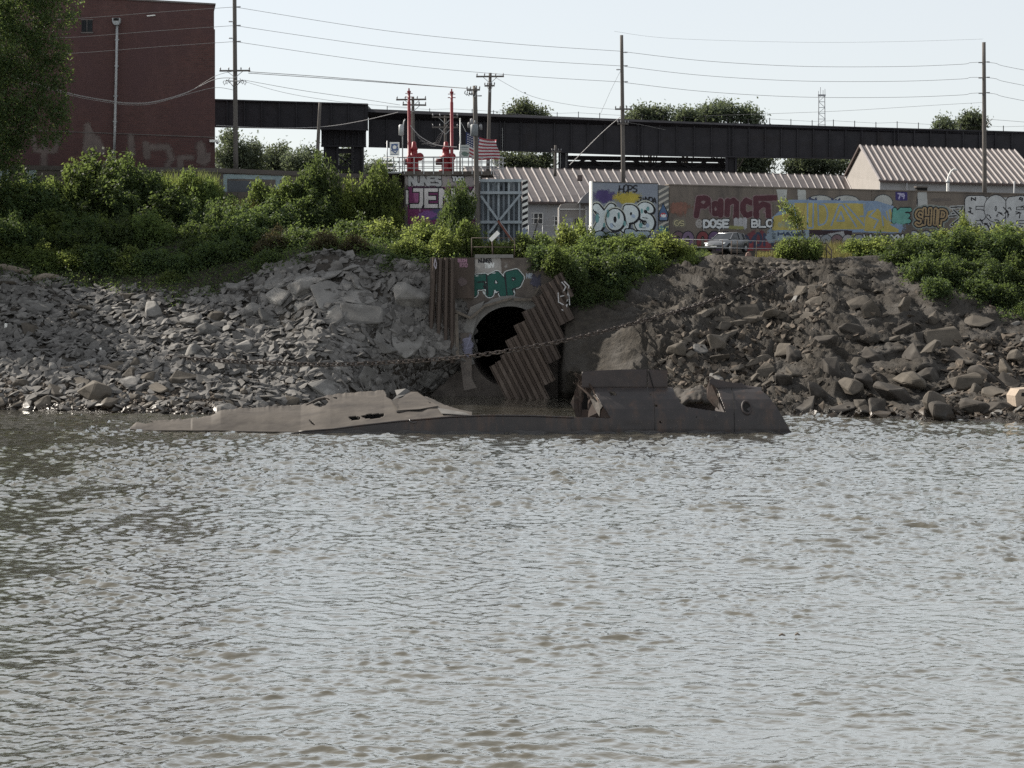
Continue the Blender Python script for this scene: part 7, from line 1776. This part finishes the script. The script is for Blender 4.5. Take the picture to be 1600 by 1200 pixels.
LB = [  # key, px, top row, Y, scale, zscale, label
 ('bigd', 170, 240, 146.0, 1.35, 1.15, 'tallest dark rounded bush before the brick warehouse'),
 ('bigd2', 205, 262, 144.5, 1.1, 1.1, 'dark bush leaning right of the tallest dark bush'),
 ('bigg', 118, 262, 145.0, .95, 1.0, 'greener bush left of the tallest dark bush'),
 ('bigd2', 60, 285, 143.5, 1.1, 1.0, 'dark bush under the overhanging left tree'),
 ('bigg2', 10, 280, 144.0, 1.2, 1.0, 'light green bush at the far left edge under the tree'),
 ('bigg', 295, 272, 145.5, .95, 1.0, 'sunlit green bush below the right corner of the warehouse'),
 ('midg', 335, 284, 145.0, .9, 1.0, 'small sunlit bush just left of the yellow grass patch'),
 ('bigd', 265, 298, 143.0, 1.1, 1.0, 'dark bush in front of the sunlit warehouse corner bush'),
 ('midg', 413, 283, 145.5, .9, 1.1, 'bright bush just right of the yellow grass patch'),
 ('bigg2', 455, 278, 145.2, .85, 1.0, 'light green bush between the grass patch and the tall sapling'),
 ('bigd', 500, 247, 145.6, .78, 1.75, 'tall dark sapling crown beneath the viaduct pier'),
 ('bigd2', 488, 305, 143.6, .9, 1.0, 'dark bush at the foot of the tall sapling'),
 ('midy', 545, 288, 145.0, .9, 1.2, 'yellow green bush right of the tall sapling'),
 ('bigg', 590, 262, 145.0, .72, 1.6, 'tall pale leafed sapling left of the gate tower'),
 ('midy', 612, 312, 144.4, .7, 1.2, 'yellow green bush against the gate tower wall'),
 ('midy2', 655, 345, 133, 1.0, 1.0, 'sunlit bush below the purple lettering'),
 ('midy2', 600, 345, 134.5, 1.2, 1.0, 'sunlit bush on the brow left of the outfall'),
 ('midd', 555, 345, 136, 1.3, 1.0, 'shaded bush under the pale sapling'),
 ('bigd', 714, 287, 132, .5, 1.75, 'tall dark creeper clad tree in front of the JENX lettering'),
 ('midg', 735, 345, 130, .7, 1.0, 'small bush at the foot of the creeper clad tree'),
 ('midy', 690, 360, 129, .8, 1.0, 'sunlit bush just above the left sheet piling'),
 ('midy2', 640, 372, 129.5, .9, .9, 'sunlit low bush over the hollow left of the outfall'),
 ('midd', 590, 385, 131, .9, .9, 'shaded low bush above the bare rock face'),
 ('bigd2', 425, 318, 142.0, 1.0, 1.0, 'dark bush in front of the bright grass side bush'),
 ('bigd', 365, 335, 141.6, .95, .9, 'dark bush below the yellow grass patch'),
 ('bigg2', 150, 335, 141.0, 1.0, .9, 'green bush on the slope beneath the tallest bush'),
 ('bigd2', 230, 335, 140.8, 1.05, .9, 'dark bush on the slope below the warehouse downspout'),
 ('bigd', 310, 350, 139.8, 1.0, .85, 'dark bush in the middle of the left slope'),
 ('bigg', 75, 335, 140.4, 1.05, .9, 'green bush on the slope near the left edge'),
 ('bigd', 5, 345, 139.5, 1.0, .9, 'dark bush on the slope at the far left edge'),
 ('midd', 470, 360, 135, 1.2, .9, 'shaded bush above the bare pale rocks'),
 ('midd', 530, 375, 132.6, 1.0, .8, 'shaded low bush over the top of the bare pale rocks'),
 ('midg', 25, 385, 136.3, 1.0, .9, 'lower green bush beside the thick drift log'),
 ('midg', 75, 390, 136.0, 1.0, .9, 'lower green bush above the short drift log'),
 ('midy', 115, 392, 135.8, .85, 1.0, 'lower yellow green bush above the left stones'),
 ('midd', 165, 390, 135.6, 1.1, .9, 'lower dark bush above the left stones'),
 ('midg', 212, 398, 134.9, 1.05, .95, 'lowest green bush hanging over the left stones'),
 ('midd', 255, 392, 135.2, 1.1, .9, 'lower dark bush right of the lowest green bush'),
 ('midd', 320, 385, 135.6, 1.1, .8, 'lower dark bush above the pale pointed slab'),
 ('midd', 385, 385, 135.6, 1.0, .8, 'lower dark bush above the middle rocks'),
 ('smg', 262, 425, 133.2, 1.0, .9, 'small trailing bush lowest on the left slope'),
 ('smd', 420, 392, 131.5, 1.2, .8, 'small dark bush at the upper end of the bare rock face'),
 ('smd', 620, 398, 128.2, 1.2, .8, 'small dark bush over the rocks left of the sheet piling'),
]
for key, px, pt, Y_, sc_, zs, lab in LB: put_bush(key, px, pt, Y_, sc_, lab, GLB, zs)
MBs = [
 ('midg', 815, 366, 129.5, .8, 1.0, 'rounded green bush above the outfall headwall'),
 ('midg', 845, 366, 129.5, .9, 1.0, 'rounded green bush right above the leaning piles'),
 ('midy', 885, 356, 133, .9, 1.0, 'bright bush below the white box trailer'),
 ('midy2', 905, 348, 136, .7, 1.1, 'bright bush at the left foot of the YOPS gate'),
 ('bigg', 925, 372, 131, .8, .9, 'large green creeper mound left of centre below the YOPS gate'),
 ('bigg2', 975, 366, 132.5, .8, .9, 'large green creeper mound below the YOPS lettering'),
 ('midy', 1035, 366, 134, 1.1, 1.0, 'bright creeper mound below the striped pier'),
 ('midy2', 1062, 378, 134.5, .8, .9, 'bright creeper mound left of the parked car'),
 ('midd', 905, 408, 127.6, 1.1, .9, 'dark creeper mass beside the leaning piles'),
 ('midd', 945, 418, 127.6, 1.2, .9, 'dark creeper mass on the middle of the slope'),
 ('midg', 985, 415, 129, 1.1, .8, 'green creeper mass above the mud slope'),
 ('midy2', 1020, 405, 131, 1.0, .8, 'bright creeper mass trailing down to the bare bank'),
 ('midy2', 1070, 398, 133, .8, .7, 'bright creeper fringe beneath the parked car'),
 ('smy', 1105, 398, 134, .9, .7, 'small bright creeper tip beneath the parked car'),
 ('smd', 915, 452, 125.5, 1.1, .8, 'lowest dark creeper beside the smooth mud'),
 ('smd', 955, 450, 126, 1.1, .7, 'low dark creeper above the smooth mud'),
 ('smy', 1000, 438, 127.8, .8, .8, 'low bright creeper tip above the ribbed mud'),
 ('midy2', 770, 372, 131, .6, .8, 'thin sunlit bush behind the small flood lamp'),
 ('smy', 790, 382, 130, .7, .8, 'thin sunlit bush at the foot of the steel gate leaf'),
]
for key, px, pt, Y_, sc_, zs, lab in MBs: put_bush(key, px, pt, Y_, sc_, lab, GMB, zs)
RB = [
 ('smg', 1245, 368, 135.5, 1.15, 1.0, 'small leafy bush growing through the platform railing'),
 ('smg', 1268, 372, 135.3, .9, 1.0, 'smaller bush right of the platform railing bush'),
 ('smy', 1225, 376, 135.8, .8, .7, 'small bright bush spreading left along the platform railing'),
 ('smd', 1240, 408, 134.4, .7, .8, 'small trailing bush hanging below the platform edge'),
 ('midy', 1335, 376, 138.4, .8, 1.0, 'bright bush right of the rusty railing'),
 ('midy2', 1375, 372, 138.0, .9, 1.0, 'bright bush above the bare mud scarp'),
 ('midg', 1405, 378, 137.4, .9, .9, 'green bush beside the bare mud scarp'),
 ('midy', 1440, 368, 138.0, .85, 1.0, 'bright bush below the KE lettering'),
 ('midy', 1475, 362, 138.6, .9, 1.0, 'bright bush below the SHIP lettering'),
 ('smy', 1505, 337, 140.6, .8, 1.9, 'tall narrow creeper spire before the white letters'),
 ('midy', 1525, 358, 138.6, 1.0, 1.0, 'bright bush at the foot of the creeper spire'),
 ('midy2', 1570, 352, 139.4, 1.1, 1.1, 'bright bush below the tall white letters'),
 ('midy', 1615, 350, 139.0, 1.2, 1.0, 'bright bush at the far right edge'),
 ('midg', 1440, 400, 135.2, 1.2, .8, 'green creeper mass on the right slope'),
 ('bigd', 1500, 398, 135.4, .9, .75, 'large dark creeper mass on the right slope'),
 ('bigd2', 1565, 396, 135.4, .95, .8, 'large dark creeper mass near the far right edge'),
 ('bigd2', 1635, 396, 135.4, 1.0, .8, 'large dark creeper mass at the far right edge'),
 ('midd', 1455, 432, 132.6, 1.0, .7, 'dark creeper hanging over the mud scarp'),
 ('midd', 1510, 438, 131.8, 1.1, .8, 'dark creeper hanging low on the right slope'),
 ('midd', 1580, 440, 131.6, 1.2, .8, 'dark creeper hanging low near the right edge'),
 ('smy', 1418, 448, 130.9, .75, .8, 'small bright creeper tuft at the left end of the right slope'),
 ('smg', 1495, 468, 129.0, 1.0, .8, 'small green creeper tuft above the grey ledge stone'),
 ('smy', 1530, 470, 128.6, .85, .8, 'lower bright creeper tuft above the rough grey stone'),
 ('smd', 1590, 478, 129.0, 1.1, .8, 'lowest dark creeper at the far right edge'),
]
for key, px, pt, Y_, sc_, zs, lab in RB: put_bush(key, px, pt, Y_, sc_, lab, GRB, zs)
def put_slope(key, px, py, scale, label, group, zs=.85):
    """a bush centred on the slope that the photograph shows at (px, py)"""
    o, used, h, r = PROTO[key]
    if used: o = copy_tree(o)
    else: PROTO[key][1] = True
    p, n, v = surf_at(px, py)
    o.location = p - Vector((0, .1, .42 * h * scale * zs)); o.scale = (scale, scale, scale * zs); o.rotation_euler = (0, 0, random.uniform(0, 6.28))
    return tag(o, label, 'bush', group)
GSL, GSR, GSM = 'shaded bushes of the left slope', 'creeper masses of the right slope', 'creeper masses right of the outfall'
random.seed(15)
ORD = ['first', 'second', 'third', 'fourth', 'fifth', 'sixth', 'seventh', 'eighth', 'ninth', 'tenth', 'eleventh', 'twelfth', 'thirteenth', 'fourteenth', 'fifteenth', 'sixteenth', 'seventeenth', 'eighteenth']
COLN = {'bigd': 'dark', 'bigd2': 'dark', 'bigg': 'green', 'bigg2': 'green', 'midb': 'brownish', 'midd': 'dark', 'midg': 'green', 'midy': 'yellow green', 'midy2': 'bright', 'smg': 'small green', 'smd': 'small dark', 'smy': 'small bright'}
def slope_row(items, what, group):
    for k, (px, py, key, sc_, zs) in enumerate(sorted(items)):
        put_slope(key, px, py, sc_, f'{COLN[key]} bush, {ORD[k]} from the left {what}', group, zs)
for row, (y0, nx_, sc0, nm) in enumerate(((312, 8, 1.05, 'in the top row on the shaded left slope'), (342, 9, 1.0, 'in the second row on the shaded left slope'), (368, 9, .95, 'in the third row on the shaded left slope'), (396, 7, .8, 'in the fourth row on the shaded left slope'))):
    it = []
    for k in range(nx_):
        px = -40 + (600 - row * 28) * (k + random.uniform(.1, .9)) / nx_
        lim = np.interp(px, [-60, 0, 130, 230, 300, 400, 460, 560], [425, 425, 430, 440, 425, 405, 392, 385])
        py = y0 + random.uniform(-16, 16)
        if py > lim - 20: py = lim - 20
        it.append((px, py, (random.choice(['bigd', 'bigd2', 'bigd', 'bigg', 'bigg2'] if row < 3 else ['midd', 'midg', 'bigd2']) if (px < 390 or row < 1 or random.random() < .45) else 'midb'), sc0 * random.uniform(.6, 1.15), random.uniform(.8, 1.25)))
    slope_row(it, nm, GSL)
slope_row([(*q, .9) for q in ((20, 405, 'midg', .9), (70, 408, 'midy', .8), (118, 412, 'midg', .9), (160, 412, 'midd', 1.0), (205, 418, 'midg', 1.0), (240, 422, 'midd', 1.0), (280, 424, 'midd', .8), (330, 410, 'midd', 1.0), (370, 402, 'midd', .9), (430, 392, 'midb', .9), (510, 388, 'midb', .8), (555, 390, 'midb', .7), (265, 440, 'smg', .8))], 'along the lower edge above the left stones', GSL)
slope_row([(*q, .9) for q in ((1345, 396, 'midg', .8), (1380, 396, 'midd', .9), (1420, 410, 'bigd', .7), (1462, 408, 'bigd2', .8), (1515, 405, 'bigd', .85), (1570, 404, 'bigd2', .9), (1630, 404, 'bigd', .95))], 'in the upper creeper row of the right slope', GSR)
slope_row([(*q, .9) for q in ((1440, 436, 'midd', 1.0), (1488, 440, 'bigd', .7), (1540, 440, 'bigd2', .75), (1600, 442, 'bigd', .8), (1650, 446, 'bigd', .8))], 'in the middle creeper row of the right slope', GSR)
slope_row([(*q, .9) for q in ((1455, 458, 'midd', .7), (1525, 466, 'midd', .9), (1575, 472, 'midd', .9), (1625, 474, 'midd', 1.0), (1600, 490, 'smd', 1.0))], 'in the lowest creeper row of the right slope', GSR)
slope_row([(*q, .9) for q in ((912, 396, 'bigd', .6), (950, 394, 'bigg2', .65), (1000, 396, 'bigg', .6), (1045, 406, 'midy2', .7))], 'in the upper creeper row right of the piles', GSM)
slope_row([(*q, .9) for q in ((905, 432, 'midd', .9), (940, 432, 'midd', 1.0), (978, 426, 'midd', .9), (1012, 416, 'midg', .8))], 'in the middle creeper row right of the piles', GSM)
slope_row([(*q, .9) for q in ((902, 462, 'smd', 1.1), (932, 460, 'smd', 1.1), (965, 452, 'smd', 1.0))], 'in the lowest creeper row right of the piles', GSM)
for px, py, Y_, key, sc_, lab in ((842, 408, 126.2, 'midd', .7, 'dark creeper hanging over the right shoulder of the headwall'), (872, 414, 125.6, 'midg', .8, 'green creeper hanging behind the top of the leaning piles'), (893, 436, 125.0, 'midd', .75, 'dark creeper hanging down beside the leaning piles')):
    o, used, h, r = PROTO[key]; o = copy_tree(o) if used else o; PROTO[key][1] = True
    p = at(px, py, Y_); o.location = p - Vector((0, 0, .45 * h * sc_)); o.scale = (sc_, sc_, sc_); tag(o, lab, 'bush', GSM)
# ------------------------------------------------------------------ trees
def make_tree(name, label, group, base, blobs, nl, leaf, mat, seed, trunk_r=.25, clump=.3, shell=.45, cat='tree', limbs=6):
    rg = np.random.default_rng(seed); rr = random.Random(seed)
    o = thing(name, label, cat, base, group)
    P, O = blob_points(blobs, nl, rg, clump, 10, shell)
    me = leaves_mesh('crown', P, leaf, mat, rg, .3, outdir=O * .5); c = bpy.data.objects.new('crown', me); COL.objects.link(c); c.parent = o
    H = max(b_[2] for b_ in blobs); mb = MB(); tops = sorted(blobs, key=lambda b_: -b_[3])[:limbs]
    mb.tube([(0, 0, -.4), (rr.uniform(-.2, .2), 0, H * .3), (rr.uniform(-.4, .4), rr.uniform(-.3, .3), H * .62), (0, 0, H)], [trunk_r, trunk_r * .8, trunk_r * .5, trunk_r * .1], 8)
    for b_ in tops:
        s_ = Vector((0, 0, H * rr.uniform(.25, .55))); e = Vector(b_[:3]) + Vector((rr.uniform(-.3, .3) * b_[3], 0, rr.uniform(0, .5) * b_[5])); m_ = (s_ + e) / 2 + Vector((0, 0, -.06 * H))
        mb.tube([s_, m_, e], [trunk_r * .45, trunk_r * .3, .03], 6)
    me2 = bpy.data.meshes.new('trunk'); me2.from_pydata([tuple(v) for v in mb.v], [], mb.f); me2.materials.append(M_bark); me2.update()
    s = bpy.data.objects.new('trunk', me2); COL.objects.link(s); s.parent = o
    return o
# the big tree that leans into the picture at the left, between the bank and the warehouse
def bl(px, py, Y, rpx, base, rz=None, rd=None):
    p = at(px, py, Y); r = rpx / F * Y; return (p.x - base[0], p.y - base[1], p.z - base[2], r, rd or r, rz / F * Y if rz else r)
b0 = at(-60, 385, 143); base = (b0.x, 143, 10.2)
make_tree('tree', 'large leafy tree hanging in from the upper left corner before the brick warehouse', None, base,
    [bl(*q, base) for q in ((-40, 60, 143, 80), (40, 25, 142.5, 42), (85, 5, 142.5, 36), (30, 80, 142, 45), (75, 78, 142, 30), (85, 112, 142, 24), (20, 140, 142, 46), (80, 150, 142, 27), (70, 190, 142, 34), (92, 175, 142, 15), (15, 195, 142.3, 30), (-40, 180, 143, 70), (-90, 100, 144, 80), (10, 250, 142.5, 26), (30, 222, 142.4, 14), (-30, 250, 143, 40), (15, 290, 142, 18), (60, -30, 142.5, 40), (0, -50, 143, 60))],
    60000, .25, M_leafd, 31, .38, .24, .5)
for k, (px, Y_, sc_, lab) in enumerate(((-190, 138, .8, 'tall leafy tree beyond the left edge of the view'), (-330, 133, .9, 'second tall leafy tree beyond the left edge of the view'), (-150, 130, .8, 'leaning leafy tree low on the bank beyond the left edge'))):
    bx_ = pxx(px, Y_); base = (bx_, Y_, gz_(px, Y_))
    rr_ = random.Random(60 + k); B = [(rr_.uniform(-3.4, 3.4) * sc_, rr_.uniform(-3, 3) * sc_, rr_.uniform(3, 9.5) * sc_, 2.3 * sc_, 2.3 * sc_, 2.2 * sc_) for _ in range(18)]
    make_tree('tree', lab, None, base, B, 16000, .36, M_leafd, 70 + k, .32, .4, .4)
# far trees beyond the viaduct and the sheds
FT = [
 ('rounded hazy tree just right of the brick warehouse', 372, 380, 255, [(372, 238, 30), (350, 250, 20), (395, 245, 22), (372, 262, 34)]),
 ('hazy tree seen under the high viaduct span', 432, 380, 262, [(432, 243, 16), (420, 255, 20), (446, 256, 20), (432, 268, 26)]),
 ('hazy tree beside the viaduct pier', 475, 380, 250, [(470, 250, 18), (488, 248, 14), (460, 262, 20), (485, 265, 22)]),
 ('dark tree behind the viaduct pier legs', 540, 380, 240, [(535, 250, 18), (548, 240, 12), (545, 268, 24)]),
 ('small far tree between the pier and the gate tower', 590, 380, 300, [(585, 262, 10), (600, 260, 9), (592, 272, 18)]),
 ('dark tree under the viaduct right of the flag', 815, 380, 235, [(800, 250, 20), (830, 252, 20), (850, 256, 14), (815, 268, 26)]),
 ('small round treetop above the viaduct right of the flag', 812, 380, 238, [(815, 172, 12), (828, 176, 8), (802, 180, 10), (848, 182, 8), (815, 190, 16)]),
 ('left treetop above the viaduct right of the middle pole', 1015, 380, 232, [(1010, 182, 14), (1000, 186, 12), (1036, 178, 11), (1022, 190, 16), (990, 186, 9)]),
 ('low treetop above the viaduct between two larger ones', 1075, 380, 236, [(1075, 184, 12), (1062, 188, 12), (1090, 186, 10)]),
 ('widest treetop above the viaduct left of the far mast', 1135, 380, 234, [(1120, 177, 15), (1142, 176, 14), (1168, 181, 14), (1182, 186, 9), (1105, 186, 12)]),
 ('small treetop above the viaduct left of the far right pole', 1510, 380, 236, [(1520, 188, 11), (1528, 194, 10), (1508, 196, 8)]),
 ('tiny treetop above the viaduct before the far right pole', 1472, 380, 240, [(1472, 196, 8), (1484, 199, 6)]),
 ('dark tree under the viaduct left of the gabled shed', 1180, 380, 236, [(1170, 252, 18), (1195, 254, 16), (1150, 258, 14), (1180, 268, 24)]),
 ('tree under the viaduct beside the gabled shed', 1265, 380, 234, [(1250, 256, 20), (1280, 254, 18), (1305, 256, 16), (1265, 270, 26), (1322, 262, 14)]),
]
for k, (lab, px, pb, Y_, bs) in enumerate(FT):
    b0 = at(px, pb, Y_); base = (b0.x, Y_, 9.3)
    B = []
    for a, b2, r in bs:
        B.append(bl(a, b2 + r * .2, Y_ + random.uniform(-1, 1), r * .82, base))
        for _ in range(5):
            an = random.uniform(-.3, 3.44); q = r * random.uniform(.7, 1.05); B.append(bl(a + math.cos(an) * q * 1.15, b2 - math.sin(an) * q * .8, Y_ + random.uniform(-2, 2), r * random.uniform(.22, .42), base))
    make_tree('tree', lab, 'trees beyond the viaduct', base, B, int(500 + 150 * sum(r for _, _, r in bs) ** 1.05 / 2), .40, M_leafhaze, 50 + k, .3, .45, .15, limbs=5)
# thin sapling on the platform whose crown floats before the yellow letters
b0 = at(1258, 402, 136.6); base = tuple(b0)
make_tree('sapling', 'thin drooping sapling whose small crown hangs before the yellow letters', None, base, [bl(*q, base) for q in ((1228, 322, 136.6, 9), (1236, 332, 136.6, 10), (1245, 342, 136.6, 10), (1252, 350, 136.6, 8), (1240, 352, 136.6, 7), (1222, 316, 136.6, 5))], 900, .19, M_leafy, 90, .05, .16, .2)

# ------------------------------------------------------------------ creepers, ground cover and grass
def cover(name, n, pxr, vr, leaf, mat, label, lift=.25, dens=None, seed=1):
    rg = np.random.default_rng(seed); C = []; 
    tries = 0
    while len(C) < n and tries < n * 6:
        tries += 1; px = rg.uniform(*pxr); v = rg.uniform(*vr)
        if dens and rg.random() > dens(px, v): continue
        p, nn = surf(px, v); q = p + nn * abs(rg.normal(0, lift)); C.append(q[:])
    me = leaves_mesh(name, np.array(C), leaf, mat, rg, .2); o = bpy.data.objects.new(name, me); COL.objects.link(o); tag(o, label, kind='stuff'); return o
def dl(px, v): return float(np.clip((v - lim_left(px) + .10 + .25 * float(vnoise(px / 30, v * 3, 4))) / .1, 0, 1))
cover('undergrowth', 60000, (-120, 735), (3.5, 7.2), .20, M_leafd, 'dark creeping undergrowth under the left bushes', .28, dl, 3)
cover('undergrowth', 14000, (-120, 735), (3.6, 7.2), .17, M_leafg, 'green undergrowth between the left bushes', .45, dl, 4)
def dr(px, v):
    lo = np.interp(px, [888, 960, 1000, 1050, 1100, 1112], [4.05, 4.0, 4.2, 4.55, 4.95, 6])
    return float(np.clip((v - lo + .3 * float(vnoise(px / 18, v * 4, 6))) / .1, 0, 1))
cover('undergrowth', 16000, (886, 1112), (3.8, 6.4), .15, M_leafd, 'creepers covering the slope right of the outfall', .2, dr, 5)
def dr2(px, v):
    lo = np.interp(px, [1318, 1340, 1390, 1425, 1470, 1520, 1560, 1620, 1700], [5.3, 5.0, 4.75, 4.2, 3.75, 3.95, 3.6, 3.55, 3.6])
    return float(np.clip((v - lo + .35 * float(vnoise(px / 18, v * 4, 16))) / .1, 0, 1))
cover('undergrowth', 30000, (1316, 1760), (3.4, 6.4), .15, M_leafd, 'creepers covering the right slope', .22, dr2, 6)
def grass(name, n, pxr, Yr, zf, hgt, mat, label, seed, dens=None):
    rg = np.random.default_rng(seed); Vs = []
    for _ in range(n):
        px = rg.uniform(*pxr); Y_ = rg.uniform(*Yr)
        x = pxx(px, Y_); z = zf(px, Y_); h_ = hgt * rg.uniform(.4, 1.2); a = rg.uniform(0, 6.28); w_ = .02; ln_ = rg.normal(0, .25, 2) * h_
        d = np.array([math.cos(a) * w_, math.sin(a) * w_, 0]); p = np.array([x, Y_, z - .05]); tp = p + np.array([ln_[0], ln_[1], h_])
        mid = p + (tp - p) * .55 - np.array([ln_[0] * .2, ln_[1] * .2, 0]); Vs += [p - d, p + d, mid + d * .8, tp, mid - d * .8]
    me = bpy.data.meshes.new(name); me.from_pydata([tuple(v) for v in Vs], [], [tuple(range(i, i + 5)) for i in range(0, len(Vs), 5)]); me.materials.append(mat); me.update()
    o = bpy.data.objects.new(name, me); COL.objects.link(o); tag(o, label, kind='stuff'); return o
grass('grass', 9000, (1262, 1700), (139, 148.5), gz_, .9, M_grass, 'tall dry grass at the foot of the painted wall', 7)
grass('grass', 3500, (338, 410), (143.5, 149.5), lambda px, Y_: gz_(px, Y_) + .2, 2.0, M_grass, 'tall yellow grass between the left bushes', 8)
grass('grass', 2500, (1180, 1330), (136.5, 141), gz_, .5, M_grass, 'short dry grass on the platform', 9)
grass('grass', 2500, (740, 930), (139, 148), gz_, .7, M_leafy, 'green grass behind the outfall', 10)
grass('grass', 700, (255, 345), (144.5, 146.5), lambda px, Y_: gz_(px, Y_) + 2.6, 1.6, M_leafy, 'seed stalks rising out of the sunlit bush', 11)
for key, rec in PROTO.items():
    if not rec[1]:
        for ch in list(rec[0].children): bpy.data.objects.remove(ch)
        bpy.data.objects.remove(rec[0])
